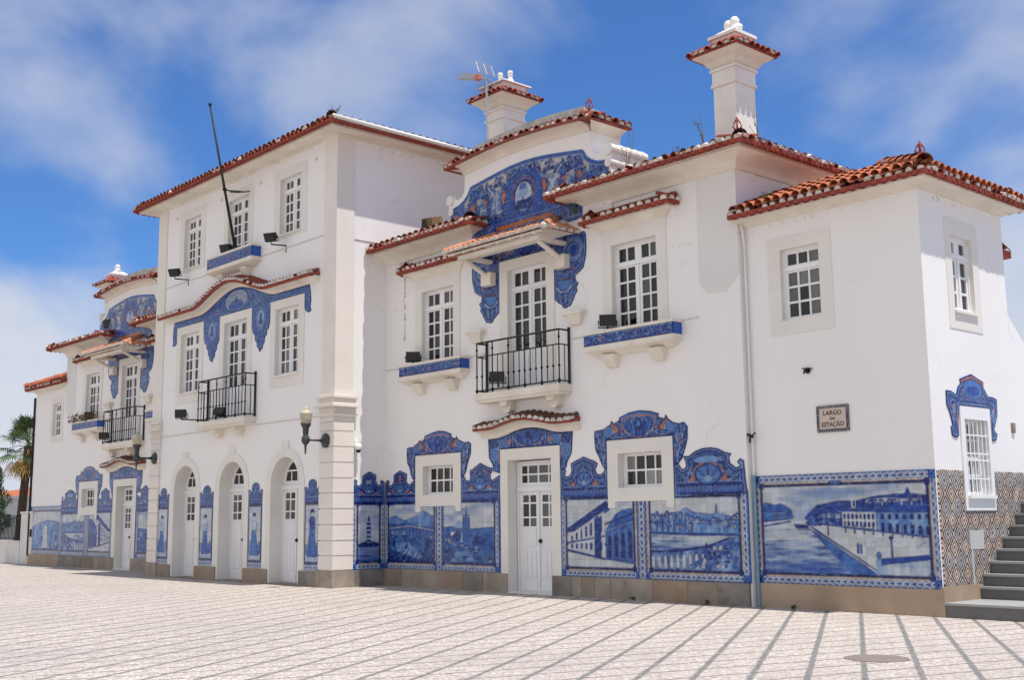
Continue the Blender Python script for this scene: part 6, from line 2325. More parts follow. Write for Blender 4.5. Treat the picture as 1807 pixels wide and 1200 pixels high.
def end_block(s):
    F = Front(YR, s)
    SF = Side(XR, s)
    DB = 2.80                                     # depth line of the rear corner (world y)
    b = MB(F)
    b.plate(XC - .2, XR, 0, 6.55, [(15.624, 16.37, 4.638, 5.828)], 0.0, .28, grow=.007)
    b.face([(XC - .2, YR - DB, 0), (XR, YR - DB, 0), (XR, YR - DB, 6.55), (XC - .2, YR - DB, 6.55)])
    b.build('wall', M['plaster'], B, recalc=False)
    k = MB(SF)
    hl = [(1.05, 1.70, 4.58, 5.76), (1.05, 1.78, 1.74, 2.89)] if s > 0 else []
    k.plate(YR, DB, 0, 6.55, hl, 0.0, .25, grow=.007)
    k.build('wall', M['plaster'], B, recalc=False)
    if s > 0:
        f = MB(SF)                                # curved abutment wall of the stair behind
        pr = [(DB - .0, 4.70), (2.86, 4.64), (3.0, 4.52), (3.15, 4.41), (3.31, 4.28), (3.8, 3.85), (4.5, 3.4), (5.5, 3.1), (5.5, 0), (DB, 0)]
        f.prism(pr, -.35, -.002)
        f.build('wall', M['plaster'], B)
    # plinth
    p = MB(F)
    p.box(XC - .0, XR + .035, -.02, .035, 0, .385)
    p.build('plinth', M['tanstone'], B)
    if s > 0:
        p = MB(SF)
        p.box(YR - .034, 1.185, -.02, .036, .205, .425)
        p.build('plinth', M['tanstone'], B)
    # upper window
    wc = casement(F, 15.624, 16.37, 4.638, 5.828, .10, .27, 3, 3, 1, .06, B, tones=[.02, .02, .10, .10] + [.03, .006, .01, .16] + [.13, .13, .15, .14])
    ring(F, (15.38, 16.60, 4.40, 6.044), (15.624, 16.37, 4.638, 5.828), .012, wc, m=M['surround'])
    if s > 0:
        ws = casement(SF, 1.05, 1.70, 4.58, 5.76, .08, .26, 3, 1, 2, .06, B, tones=[.05, .03, .06, .03, .05, .04, .06, .05])
        ring(SF, (.86, 1.90, 4.28, 6.03), (1.05, 1.70, 4.58, 5.76), .010, ws)
        sl = MB(SF)
        sl.box(1.02, 1.74, 0, .05, 4.53, 4.57)
        sl.build('sill', M['surround'], ws)
        wl_ = casement(SF, 1.05, 1.78, 1.74, 2.89, .14, 0, 4, 4, 1, .05, B, tones=[.03, .05, .10, .06] * 4)
        b2 = MB(SF)
        b2.plate(.93, 1.876, 1.51, 3.08, [(1.05, 1.78, 1.74, 2.89)], .03, .16, .03)
        b2.box(1.0, 1.84, .03, .075, 1.69, 1.735)
        b2.build('surround', M['white_wood'], wl_)
        gr = MB(SF)
        for q in range(6):
            u = 1.09 + q * .13
            gr.tube([(u, .0, 1.75), (u, .0, 2.88)], .012, 6)
        for z in (1.98, 2.26, 2.36, 2.64):
            gr.box(1.05, 1.78, -.012, .004, z, z + .022)
        gr.build('grille', M['white_wood'], wl_)
        pic_side_wall(SF, B)
        mt = MB(SF)
        mt.box(.985, 1.42, 0, .02, .935, 1.215)
        mt.box(1.02, 1.07, .0, .016, .43, .935)
        mt.build('meter_cover', M['meter'], B)
        sw = MB(SF)
        sw.box(2.62, 2.72, 0, .03, 2.74, 2.90)
        sw.build('junction_box', M['granite'], B)
        pic_canal(F, B)
    else:
        pic_far_left(F, B)
    # eaves and roof
    pp = plan(s, [(XC - .05, YR), (XR, YR), (XR, DB), (XC - .5, DB)])
    c = cornice(pp, 6.34, 6.46, .28, B)
    tile_edge(pp, 6.50, .35, c, white=.85, pitch=.17, slope=.30)
    roof_front(s, XC - .02, XR + .34, YR - .34, 6.56, 1.66, .40, B, hip0=False, hip1=True, detail=True, mt='terracotta', pitch=.175)
    if s > 0:
        finial(s * (XR + .18), YR - .16, 6.66, B, .22)
    # downpipe in the angle (pale above, blue below)
    if s > 0:
        d = MB(F)
        d.tube([(14.93, .10, 6.40), (14.945, .07, 6.2), (14.95, .05, 6.05), (14.95, .05, 2.10)], .022, 8)
        for z in (5.6, 4.4, 3.4, 2.8):
            d.lathe((14.95, .05, z), [(.028, -.02), (.028, .02)], 8)
        o = d.build('downpipe', M['pipe_white'], B)
        d = MB(F)
        d.tube([(14.95, .05, 2.10), (14.95, .055, 0.02)], .028, 8)
        for z in (2.1, 1.2, .5):
            d.lathe((14.95, .055, z), [(.036, -.03), (.036, .03)], 8)
        d.build('downpipe', M['pipe_blue'], B)
        st = MB(F)
        st.box(XC + .0, XC + .045, -.13, -.0, .38, 1.84)
        o = st.build('tile_band', M['glaze'], B)
        ca = o.data.color_attributes.new('col', 'FLOAT_COLOR', 'POINT')
        for q in ca.data:
            q.color = (*(DEEP * .8), 1)
        # tiled hood of a rear window showing past the corner
        hd = MB()
        for k_ in range(4):
            hd.halfcyl((17.55 + k_ * .16, DB + .36, 5.80), (17.55 + k_ * .16, DB, 5.92), .08, .075)
        hd.box(17.45, 18.12, DB, DB + .33, 5.68, 5.80)
        hd.build('hood', M['tile_red'], B, recalc=False)
    else:
        d = MB(F)
        d.tube([(XR + .06, .03, 6.2), (XR + .06, .03, .3)], .045, 8)
        d.build('downpipe', M['iron'], B)


def tower():
    F = Front(YT, 1)
    b = MB(F)
    holes = [(-a - .86, -a + .86, 0, 3.19) for a in (2.56, 0, -2.56)]
    holes += [(q * 2.525 - .542, q * 2.525 + .542, 4.943, 6.592) for q in (-1, 1)] + [(-.607, .607, 4.073, 6.592)]
    holes += [(q * 2.575 - .492, q * 2.575 + .492, 8.423, 9.852) for q in (-1, 1)] + [(-.547, .547, 8.323, 9.852)]
    b.plate(-XT, XT, 0, 10.45, holes, 0, .30, grow=0.0)
    for a in (2.56, 0, -2.56):                   # spandrels between the square hole and the arch
        arc = [(a + .86 * math.cos(t), 2.33 + .86 * math.sin(t)) for t in np.linspace(0, math.pi, 25)]
        for q in (0, 1):
            seg = arc[:13] if q == 0 else arc[12:]
            corner = (a + .86, 3.19) if q == 0 else (a - .86, 3.19)
            for i in range(len(seg) - 1):
                b.face([(corner[0], 0, corner[1]), (seg[i][0], 0, seg[i][1]), (seg[i + 1][0], 0, seg[i + 1][1])])
    b.face([(-XT, -9, 0), (XT, -9, 0), (XT, -9, 10.45), (-XT, -9, 10.45)])
    for s in (-1, 1):
        b.face([(s * XT, 0, 0), (s * XT, -9, 0), (s * XT, -9, 10.45), (s * XT, 0, 10.45)])
    b.build('wall', M['plaster'], B, recalc=False)
    # corner pilasters with rusticated lower blocks and moulded capital
    for s in (-1, 1):
        G_ = Front(YT, s)
        p = MB(G_)
        n0 = .055
        zs = [.372, .69, 1.02, 1.37, 1.72, 2.07, 2.40, 2.75, 3.10, 3.45, 3.66]
        for z0, z1 in zip(zs[:-1], zs[1:]):
            p.box(4.10, XT + n0, -.49, n0, z0 + .022, z1 - .004)
            p.box(4.115, XT + n0 - .025, -.475, n0 - .025, z0 - .004, z0 + .022)
        p.box(4.10, XT + n0, -.49, n0, 3.665, 3.80)
        for z0, z1, e in ((3.80, 3.86, .10), (3.86, 4.0, .05), (4.0, 4.05, .16), (4.05, 4.10, .12), (4.10, 4.20, .07), (4.20, 4.25, .13), (4.25, 4.34, .05)):
            p.box(4.10 - e * .6, XT + e, -.49 - e * .5, e, z0, z1 - .002)
        p.box(4.13, XT + .03, -.46, .03, 4.34, 10.36)
        p.build('pilaster', M['pilaster'], B)
        q = MB(G_)
        q.box(3.27, 4.02, -.02, .05, 0, .345)
        q.build('plinth_stone', M['granite_grey' if s > 0 else 'granite'], B)
        q = MB(G_)
        q.box(4.028, XT + .075, -.52, .075, 0, .366)
        q.build('plinth_stone', M['granite_pale'], B)
    for a, c in ((.70, 1.85), (-1.85, -.72)):
        q = MB(F)
        q.box(a, c, -.02, .05, 0, .345)
        q.build('plinth_stone', M['granite_rust'], B)
    # flank plinth between pilaster and wing
    for s in (-1, 1):
        q = MB(Side(XT, s))
        q.box(-.87, -.02, -.02, .03, 0, .37)
        q.build('plinth_stone', M['granite_grey'], B)
    # arched doors
    for i, a in enumerate((-2.56, 0, 2.56)):
        d = door(F, a - .66, a + .66, 2.33, 2.24, .33, B, top='none', seed=10 + i)
        r = MB(F)
        ang = np.linspace(0, math.pi, 33)
        out = [(a + .86, 0), (a + .86, 1.2)] + [(a + .86 * math.cos(t), 2.33 + .86 * math.sin(t)) for t in ang] + [(a - .86, 1.2), (a - .86, 0)]
        inn = [(a + .64, 0), (a + .64, 1.2)] + [(a + .64 * math.cos(t), 2.33 + .64 * math.sin(t)) for t in ang] + [(a - .64, 1.2), (a - .64, 0)]
        for (o0, o1, i0, i1) in zip(out[:-1], out[1:], inn[:-1], inn[1:]):
            r.face([(o0[0], .02, o0[1]), (o1[0], .02, o1[1]), (i1[0], .02, i1[1]), (i0[0], .02, i0[1])])
            r.face([(i0[0], .02, i0[1]), (i1[0], .02, i1[1]), (i1[0], -.36, i1[1]), (i0[0], -.36, i0[1])])
            r.face([(o0[0], .02, o0[1]), (o1[0], .02, o1[1]), (o1[0], 0, o1[1]), (o0[0], 0, o0[1])])
        r.prism([(a - .14, 3.185), (a + .14, 3.185), (a + .17, 3.33), (a - .17, 3.33)], .0, .035)
        r.build('surround', M['surround'], d)
        sl = MB(F)
        sl.box(a - .64, a + .64, -.36, .06, 0, .03)
        sl.build('threshold', M['granite'], d)
        # fanlight
        fl = MB(F)
        N = 24
        arc = [(a + .64 * math.cos(t), 2.33 + .64 * math.sin(t)) for t in np.linspace(0, math.pi, N + 1)]
        arci = [(a + .53 * math.cos(t), 2.42 + .50 * math.sin(t)) for t in np.linspace(0, math.pi, N + 1)]
        for j in range(N):
            fl.face([(arc[j][0], -.335, arc[j][1]), (arc[j + 1][0], -.335, arc[j + 1][1]), (arci[j + 1][0], -.335, arci[j + 1][1]), (arci[j][0], -.335, arci[j][1])])
            fl.face([(arci[j][0], -.335, arci[j][1]), (arci[j + 1][0], -.335, arci[j + 1][1]), (arci[j + 1][0], -.37, arci[j + 1][1]), (arci[j][0], -.37, arci[j][1])])
        fl.box(a - .64, a + .64, -.36, -.333, 2.31, 2.42)
        fl.box(a - .54, a + .54, -.36, -.34, 2.645, 2.685)
        fl.box(a - .02, a + .02, -.36, -.341, 2.42, 2.93)
        fl.box(a - .30, a - .265, -.36, -.341, 2.42, 2.66)
        fl.box(a + .265, a + .30, -.36, -.341, 2.42, 2.66)
        fo = fl.build('fanlight', M['door_paint'], d, recalc=False)
        g = MB(F)
        g.face([(x, -.355, z) for x, z in arci])
        go = g.build('pane', M['glass'], fo, recalc=False)
        ca = go.data.color_attributes.new('col', 'FLOAT_COLOR', 'POINT')
        for qd in ca.data:
            qd.color = (.02, .022, .022, 1)
    # first floor
    for q in (-1, 1):
        c = q * 2.525
        w = casement(F, c - .535, c + .535, 4.95, 6.585, .12, .225, 4, 2, 2, .06, B, tones=[random.choice((.012, .02, .10, .14)) for _ in range(20)])
        r = MB(F)
        r.plate(c - .775, c + .775, 4.66, 6.80, [(c - .535, c + .535, 4.95, 6.585)], .02, .14, .02)
        r.box(c - .56, c + .56, 0, .06, 4.90, 4.945)
        r.build('surround', M['surround'], w)
    dd = casement(F, -.60, .60, 4.08, 6.585, .12, .165, 4, 2, 2, .10, B, blank=.72, name='balcony_door', tones=[.012, .02] * 12)
    r = MB(F)
    r.plate(-.83, .83, 4.08, 6.80, [(-.60, .60, 4.08, 6.585)], .022, .14, .022)
    r.build('surround', M['surround'], dd)
    balcony(F, -1.36, 1.10, 4.03, 5.10, .30, (-.62, .42), B)
    canopy_curve(F, 0, 3.94, 6.985, 7.10, lambda u: .46 * max(0.0, math.cos(min(1, abs(u) / 1.95) * math.pi / 2)) ** 1.5, .32, B, white=.8, pitch=.15, tops='tile_top', bandk=1.3)
    # second floor
    for q in (-1, 1):
        c = q * 2.575
        w = casement(F, c - .485, c + .485, 8.43, 9.845, .12, .225, 4, 2, 2, .06, B, tones=[random.choice((.012, .02, .03, .05)) for _ in range(20)])
        r = MB(F)
        r.plate(c - .76, c + .76, 8.32, 10.10, [(c - .485, c + .485, 8.43, 9.845)], .012, .13, .012)
        r.box(c - .5, c + .5, 0, .05, 8.385, 8.425)
        r.build('surround', M['surround'], w)
    w = casement(F, -.54, .54, 8.33, 9.845, .12, .225, 4, 2, 2, .06, B)
    r = MB(F)
    r.plate(-.76, .76, 8.40, 10.10, [(-.54, .54, 8.4, 9.845)], .012, .13, .012)
    r.build('surround', M['surround'], w)
    ledge(F, -1.18, 1.18, 8.06, 8.325, .26, ((-.60, .16), (.62, .16)), B, seed=77)
    # string courses
    st = MB(F)
    for a, c in ((-4.0, -1.42), (1.16, 4.06)):
        st.box(a, c, 0, .016, 3.815, 3.84)
    st.box(-4.12, -1.20, 0, .014, 8.05, 8.072)
    st.box(1.20, 4.12, 0, .014, 8.05, 8.072)
    for s in (-1, 1):
        for k in range(1):
            pass
    st.build('string_course', M['string'], B)
    st = MB(Side(XT, 1))
    st.box(-.46 + YT + .92, 6.0, 0, .014, 7.93, 7.955)
    st.build('string_course', M['string'], B)
    # round wall vents under the eaves
    for u in (-3.55, -.95, 1.1, 3.72):
        v = MB(F)
        v.lathe((u, .0, 10.0), [(.055, -.012), (.055, .001)], 10, 'y')
        v.build('vent', M['string'], B)
    # eaves and roof
    pp = [(-XT, 6), (-XT, YT), (XT, YT), (XT, 7.5)]
    c = cornice(pp, 10.345, 10.42, .46, B)
    tile_edge(pp, 10.46, .60, c, white=.12, slope=.20)
    roof_front(1, -XT - .52, XT + .52, YT - .52, 10.52, 5.1, .19, B, hip0=True, hip1=True, detail=True)
    g = MB()
    g.tube([(XT + .585, YT - .52, 10.55), (XT + .585, 7.4, 10.50)], .058, 10)
    g.build('gutter', M['gutter'], B, smooth=True)
    pic_tower(F, B)
    pic_figures(F, B)
    pic_lighthouse(Side(XT, 1), B)


tower()
for s in (1, -1):
    wing(s)
    FW = Front(0.0, s)
    pic_wing_left(FW, B)
    pic_wing_right(FW, B)
    pic_door_crest(FW, B)
    pic_consoles(FW, B)
    end_block(s)
chimney(13.71, 14.21, 1.0, 1.6, 7.6, 9.45, 10.02, 10.80, B, 'scroll')
chimney(-14.21, -13.71, 1.0, 1.6, 7.6, 9.45, 10.02, 10.80, B, 'scroll')
chimney(5.99, 6.61, 2.0, 2.68, 7.6, 11.05, 11.55, 12.3, B, 'knob')


# ------------------------------------------------------------------ things on and around the building
def wall_lamp(x, label):
    """cast iron bracket lamp on the corner pilaster"""
    y0 = YT - .055
    r = empty('wall_lamp', (x, y0, 3.25))
    tag(r, label, 'street lamp', 'iron bracket lamps of the station front')
    b = MB()
    b.lathe((0, 0, 0), [(.165, 0.0), (.165, -.03), (.14, -.05), (.07, -.075), (.045, -.11)], 20, 'y')
    o = b.build('wall_rose', M['lamp_iron'], r)
    b = MB()
    b.tube([(0, -.10, 0), (0, -.22, 0), (0, -.50, 0)], [.042, .026, .024], 10)
    b.build('arm', M['lamp_iron'], r, smooth=True)
    b = MB()
    b.lathe((0, -.53, 0), [(.004, -.33), (.016, -.30), (.030, -.12), (.05, -.10), (.085, -.06), (.095, 0), (.085, .06), (.06, .09), (.062, .12), (.072, .26), (.10, .30), (.115, .34), (.12, .36)], 16)
    b.build('lamp_stem', M['lamp_iron'], r, smooth=True)
    b = MB()
    b.lathe((0, -.53, .36), [(.112, 0), (.128, .10), (.142, .21), (.147, .235), (.10, .275), (.06, .30), (.045, .315), (.05, .34), (.03, .365), (.006, .385)], 20)
    b.build('lamp_shade', M['lampglass'], r, smooth=True)
    return r


wall_lamp(4.37, 'cast iron bracket lamp with opal shade on the pilaster beside the lighthouse tile panel')
wall_lamp(-4.37, 'cast iron bracket lamp with opal shade on the far pilaster of the taller block')


def floodlight(pos, yaw, tilt, label, arm=None, size=.26):
    """black wedge floodlight; arm: list of offsets from the lamp to its fixing"""
    r = empty('floodlight', pos)
    tag(r, label, 'floodlight', 'black floodlights on the station')
    cy_, sy_ = math.cos(yaw), math.sin(yaw)
    ct, stt = math.cos(tilt), math.sin(tilt)

    def tr(p):
        x, y, z = p
        y, z = y * ct - z * stt, y * stt + z * ct
        return (x * cy_ - y * sy_, x * sy_ + y * cy_, z)
    s = size
    b = MB()
    f = [(-s * .6, -s * .32, -s * .42), (s * .6, -s * .32, -s * .42), (s * .6, -s * .32, s * .42), (-s * .6, -s * .32, s * .42)]
    k = [(-s * .38, s * .42, -s * .24), (s * .38, s * .42, -s * .24), (s * .38, s * .42, s * .22), (-s * .38, s * .42, s * .22)]
    b.hexa([tr(p) for p in f], [tr(p) for p in k])
    b.build('housing', M['black_box'], r)
    g = MB()
    g.face([tr((x * .9, -s * .335, z * .88)) for x, y, z in f])
    g.build('lens', M['floodglass'], r, recalc=False)
    u = MB()
    fx = arm[-1] if arm else (0, 0, -s * .75)
    pts = [(0, 0, -s * .42)] + list(arm or [(0, 0, -s * .75)])
    u.tube([tr((-s * .66, 0, 0)), tr((-s * .66, 0, -s * .5)), tr((s * .66, 0, -s * .5)), tr((s * .66, 0, 0))], .014, 5)
    u.tube(pts, .018, 6)
    u.build('bracket', M['black_box'], r)
    return r


YF = YT
floodlight((-2.85, YF - .36, 8.30), .5, .5, 'black floodlight on a wall arm under the far upper window of the taller block', [(0, 0, -.20), (.10, .36, -.20), (.10, .36, -.36)])
floodlight((2.30, YF - .36, 8.32), .5, .5, 'black floodlight on a wall arm under the upper window nearest the side gutter', [(0, 0, -.20), (.10, .36, -.20), (.10, .36, -.36)])
floodlight((-.28, YF - .18, 8.53), .4, .4, 'black floodlight standing on the blue tiled ledge beside the flagpole', [(0, 0, -.15)])
floodlight((-2.05, YF - .42, 4.32), .7, .1, 'black floodlight on a low arm beside the balcony of the taller block', [(0, 0, -.16), (.5, .0, -.20), (.6, .36, -.20)])
floodlight((.02, YF - .40, 4.20), .6, -.5, 'black floodlight fixed to the railing in front of the taller block balcony', [(0, .08, -.1)], .24)
floodlight((5.96, -.20, 5.10), .9, .25, 'black floodlight on the tiled window ledge next to the flank of the taller block', [(0, 0, -.17)])
floodlight((9.02, -.36, 4.32), .7, .1, 'black floodlight with a dangling cable on the balcony over the main near door', [(0, .04, -.2)])
floodlight((11.97, -.20, 5.10), .8, .1, 'black floodlight on the tiled window ledge nearest the end block', [(0, 0, -.17)])
floodlight((11.72, .28, 8.22), -.3, -.5, 'large black floodlight tucked beside the near gable scroll', [(0, .1, -.35)], .40)
floodlight((14.12, 2.0, 8.32), .2, .2, 'small black floodlight on the roof behind the tall near chimney', [(0, 0, -.3)], .28)
floodlight((-12.15, -.20, 5.10), .8, .1, 'black floodlight among red flowers on a tiled ledge', [(0, 0, -.17)])
floodlight((-10.5, -.36, 4.30), .7, .1, 'black floodlight behind the railing of the far balcony', [(0, .04, -.2)])
floodlight((-11.3, .0, 8.15), .3, .2, 'dark floodlight on the far roof beside the far gable', [(0, .1, -.35)], .34)
r = empty('roof_box', (5.98, .35, 8.22))
tag(r, 'weathered brown box lamp on the roof between the taller block and the gable', 'floodlight')
b = MB()
b.hexa([(-.24, -.16, -.2), (.24, -.16, -.2), (.24, .2, -.2), (-.24, .2, -.2)], [(-.16, -.2, .14), (.2, -.2, .10), (.16, .14, .20), (-.18, .14, .22)])
b.build('housing', M['rust'], r)
b = MB()
b.face([(-.2, -.195, -.15), (.0, -.2, -.15), (.0, -.205, .09), (-.15, -.205, .1)])
b.build('lens', M['floodglass'], r)
b = MB()
b.tube([(0, 0, -.2), (0, 0, -.5)], .03, 6)
b.build('bracket', M['iron'], r)


def security_camera():
    r = empty('security_camera', (XT, -.83, 3.09))
    tag(r, 'small white dome security camera on the flank above the lighthouse panel', 'camera')
    b = MB()
    b.box(0, .06, -.06, .06, 0, .16)
    b.tube([(.03, 0, .07), (.11, -.0, .07)], .022, 8)
    b.build('bracket', M['camera_white'], r)
    b = MB()
    b.lathe((.13, 0, -.03), [(.05, .12), (.075, .09), (.075, .0), (.06, -.02)], 14)
    b.build('housing', M['camera_white'], r, smooth=True)
    b = MB()
    b.lathe((.13, 0, -.05), [(.058, 0), (.05, -.035), (.028, -.058), (.004, -.066)], 14)
    b.build('lens', M['black_box'], r, smooth=True)


security_camera()


def street_sign():
    r = empty('street_sign', (16.478, YR, 2.97))
    tag(r, 'tiled street sign reading LARGO DA ESTAÇÃO on the end block wall', 'street sign')
    b = MB()
    b.box(-.24, .24, -.022, .0, -.165, .165)
    b.build('plate', M['plate'], r)
    F = Front(YR, 1)
    cv = Cv(16.1, 16.9, 2.7, 3.25, px=.004, base=np.array((.07, .07, .10)))
    X, Z = cv.X, cv.Z
    w = (slice(0, cv.H), slice(0, cv.W))
    ph = (X + Z) * 2 * math.pi / .11
    cv.put(w, np.clip(np.sin(ph) * np.cos((X - Z) * 60) * 2, 0, 1), np.array((.26, .27, .30)), .9)
    cv.put(w, np.clip(vnoise(X, Z, 30, 3, 2) * 4 - 2.4, 0, 1), np.array((.45, .45, .45)), .6)
    for q in ((16.19, 16.25), (16.71, 16.768)):
        cv.rect(q[0], q[1], 2.76, 2.82, np.array((.2, .2, .19)))
        cv.rect(q[0], q[1], 3.12, 3.18, np.array((.2, .2, .19)))
    cv.line([(16.238, 2.808), (16.72, 2.808), (16.72, 3.13), (16.238, 3.13), (16.238, 2.808)], .014, np.array((.06, .035, .03)))
    for (a, bq, c, d_) in ((16.19, 16.768, 2.76, 2.806), (16.19, 16.768, 3.134, 3.177), (16.19, 16.238, 2.806, 3.134), (16.72, 16.768, 2.806, 3.134)):
        o = tile_mesh('border', F, [(a, c), (bq, c), (bq, d_), (a, d_)], cv, None, cell=.008, thick=.026)
        o.parent = r
        o.matrix_parent_inverse = Matrix.Translation((-16.478, -YR, -2.97))
    for txt, z, sz, wd in (('LARGO', .055, .100, .33), ('DA', -.022, .062, .10), ('ESTAÇÃO', -.128, .100, .40)):
        cu = bpy.data.curves.new('lettering', 'FONT')
        cu.body = txt
        cu.size = sz
        cu.align_x = 'CENTER'
        cu.extrude = .002
        cu.offset = .0015
        to = bpy.data.objects.new('tmp', cu)
        COL.objects.link(to)
        dg = bpy.context.evaluated_depsgraph_get()
        me = bpy.data.meshes.new_from_object(to.evaluated_get(dg))
        bpy.data.objects.remove(to)
        xs = [v.co.x for v in me.vertices]
        k = wd / (max(xs) - min(xs))
        for v in me.vertices:
            v.co = (v.co.x * k, -.0245 - v.co.z, v.co.y + z)
        me.materials.clear()
        me.materials.append(M['letters'])
        lo = bpy.data.objects.new('lettering', me)
        COL.objects.link(lo)
        lo.parent = r


street_sign()


def flagpole():
    r = empty('flagpole', (.3, YT - .24, 8.38))
    tag(r, 'bare dark leaning flagpole rising from the topmost tiled ledge past the eaves', 'flagpole')
    b = MB()
    b.tube([(0, 0, 0), (0, -.34, 1.5), (0, -.82, 3.66)], [.040, .034, .022], 10)
    b.lathe((0, -.82, 3.68), [(.02, -.04), (.045, -.01), (.04, .03), (.01, .05)], 10)
    b.build('pole', M['iron'], r, smooth=True)
    b = MB()
    b.tube([(0, -.34, 1.5), (0, .24, 1.56)], .018, 6)
    b.tube([(0, -.20, 1.48), (0, .0, 1.50), (.28, .24, 1.52)], .014, 6)
    b.lathe((0, -.345, 1.52), [(.055, -.03), (.055, .03)], 10)
    b.lathe((0, -.02, .05), [(.07, -.05), (.07, .05)], 10)
    b.build('bracket', M['iron'], r)


flagpole()


def antenna():
    r = empty('tv_antenna', (6.58, 1.50, 7.8))
    tag(r, 'grey rooftop television aerial with an orange dipole box beside the knobbed chimney', 'antenna')
    b = MB()
    b.tube([(.06, 0, .3), (0, 0, 4.12)], .025, 8)
    b.build('mast', M['steel'], r)
    # boom runs to -X (roughly towards the town)
    b = MB()
    b.tube([(.05, 0, 4.08), (-.30, -.0, 4.17), (-1.0, 0, 4.36)], .014, 6)
    for i in range(9):
        t = i / 8
        x, z = -.36 - .64 * t, 4.185 + .175 * t
        b.tube([(x, -.19 + .05 * t, z), (x, .19 - .05 * t, z)], .008, 5)
        b.tube([(x, -.19 + .05 * t, z + .10), (x, .19 - .05 * t, z + .10)], .008, 5)
    for q in (-.17, 0, .17):
        b.tube([(-.36, q, 4.285), (-1.0, q * .8, 4.46)], .006, 5)
    for q in (-1, 1):
        b.tube([(-1.0, q * .15, 4.36), (-1.0, q * .15, 4.46)], .007, 5)
    b.build('boom', M['steel'], r)
    b = MB()
    for q in (-1, 1):
        for i in range(6):
            t = i / 5
            b.tube([(.02 - .12 * t, -.24, 4.12 + q * (.06 + .30 * t)), (.02 - .12 * t, .24, 4.12 + q * (.06 + .30 * t))], .008, 5)
        for y in (-.24, 0, .24):
            b.tube([(.02, y, 4.12 + q * .06), (-.10, y, 4.12 + q * .36)], .008, 5)
    b.build('reflector', M['steel'], r)
    b = MB()
    b.box(-.36, -.22, -.06, .06, 4.13, 4.25)
    b.build('dipole_box', M['orange'], r)


antenna()


def staircase():
    r = empty('staircase', (XR + 1.8, 1.4, 0))
    tag(r, 'dark granite outdoor staircase climbing along the sunlit flank of the station', 'stairs')
    x0, x1 = XR + .003 - (XR + 1.8), 2.2
    ys = [1.17, 1.33, 1.56, 1.80, 2.03, 2.28, 2.50, 2.73, 2.96, 3.2]
    b = MB()
    b.box(x0, x1, .10 - 1.4, 1.17 - 1.4, 0, .170)
    z = .205
    prev = .205
    for i, y in enumerate(ys):
        z1 = prev + .18
        b.box(x0, x1, y - 1.4 + .012, 4.8 - 1.4, prev if i else .0, z1 - .035)
        prev = z1
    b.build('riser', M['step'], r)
    t = MB()
    t.box(x0, x1, .085 - 1.4, 1.18 - 1.4, .172, .205)
    prev = .205
    for i, y in enumerate(ys):
        z1 = prev + .18
        ny = ys[i + 1] if i + 1 < len(ys) else 4.8
        t.box(x0, x1, y - 1.4 - .018, ny - 1.4 + .01, z1 - .034, z1)
        prev = z1
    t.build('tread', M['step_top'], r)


staircase()
r = empty('flower_pot', (20.05, 2.12, 1.165))
tag(r, 'potted red flowers standing on a stair tread at the picture edge', 'flower pot')
b = MB()
b.lathe((0, 0, -.04), [(.06, 0), (.085, .13), (.09, .14)], 12)
b.build('pot', M['terracotta'], r)
b = MB()
for k in range(60):
    a, e, q = random.uniform(0, 6.3), random.uniform(-.3, 1.4), random.uniform(.06, .13)
    p = Vector((math.cos(a) * math.cos(e) * q, math.sin(a) * math.cos(e) * q, .19 + math.sin(e) * q))
    s_ = .022
    b.face([p + Vector((jit(s_), jit(s_), jit(s_))) for _ in range(4)])
b.build('flower', M['flower'], r, recalc=False)

mh = MB()
mh.lathe((0, 0, 0), [(.325, -.02), (.325, .004), (.30, .006), (.295, .003), (.01, .003)], 40)
o = mh.build('manhole_cover', M['manhole'])
o.location = (20.06, -4.87, .002)
tag(o, 'round rusty cast iron cover set in the pale stone paving', 'manhole cover')

# pipe stub on the end block wall and valve on the downpipe
b = MB()
b.tube([(0, 0, 0), (0, -.10, .0), (0, -.12, -.06)], .016, 6)
b.tube([(-.10, -.03, .04), (.10, -.03, .02)], .010, 6)
b.lathe((0, -.01, 0), [(.05, -.01), (.05, .012)], 10, 'y')
o = b.build('wall_hook', M['iron'])
o.location = (16.06, YR, 3.77)
tag(o, 'small dark pipe stub sticking out of the wall above the street sign', 'wall hook')
b = MB()
b.tube([(-.06, 0, .03), (.05, 0, -.02)], .022, 6)
b.tube([(0, 0, .02), (0, -.03, -.12)], .016, 6)
b.tube([(.03, 0, .0), (.10, 0, .05)], .012, 6)
o = b.build('pipe_clamp', M['iron'])
o.location = (14.95, YR - .10, 2.78)
tag(o, 'black valve clamped to the downpipe between the wing and the end block', 'valve')


# ------------------------------------------------------------------ weeds and flowers
def weed(x, y, z, h, n, m, label, name='roof_weed', spread=.5):
    b = MB()
    for k in range(n):
        a = random.uniform(0, 6.28)
        l = random.uniform(.1, spread) * h
        hh = h * random.uniform(.55, 1)
        P = [(0, 0, 0), (l * .3 * math.cos(a), l * .3 * math.sin(a), hh * .5), (l * math.cos(a), l * math.sin(a), hh)]
        b.tube(P, [.007, .005, .003], 4)
        for j in range(5):
            t = random.uniform(.3, 1)
            q = Vector((l * t * math.cos(a), l * t * math.sin(a), hh * t))
            s_ = .028
            b.face([q + Vector((jit(s_), jit(s_), jit(s_))) for _ in range(3)])
    o = b.build(name, M[m], recalc=False)
    o.location = (x, y, z)
    tag(o, label, 'weed', 'weeds growing on the roof edges' if z > 3 else 'weeds at the foot of the wall')
    return o


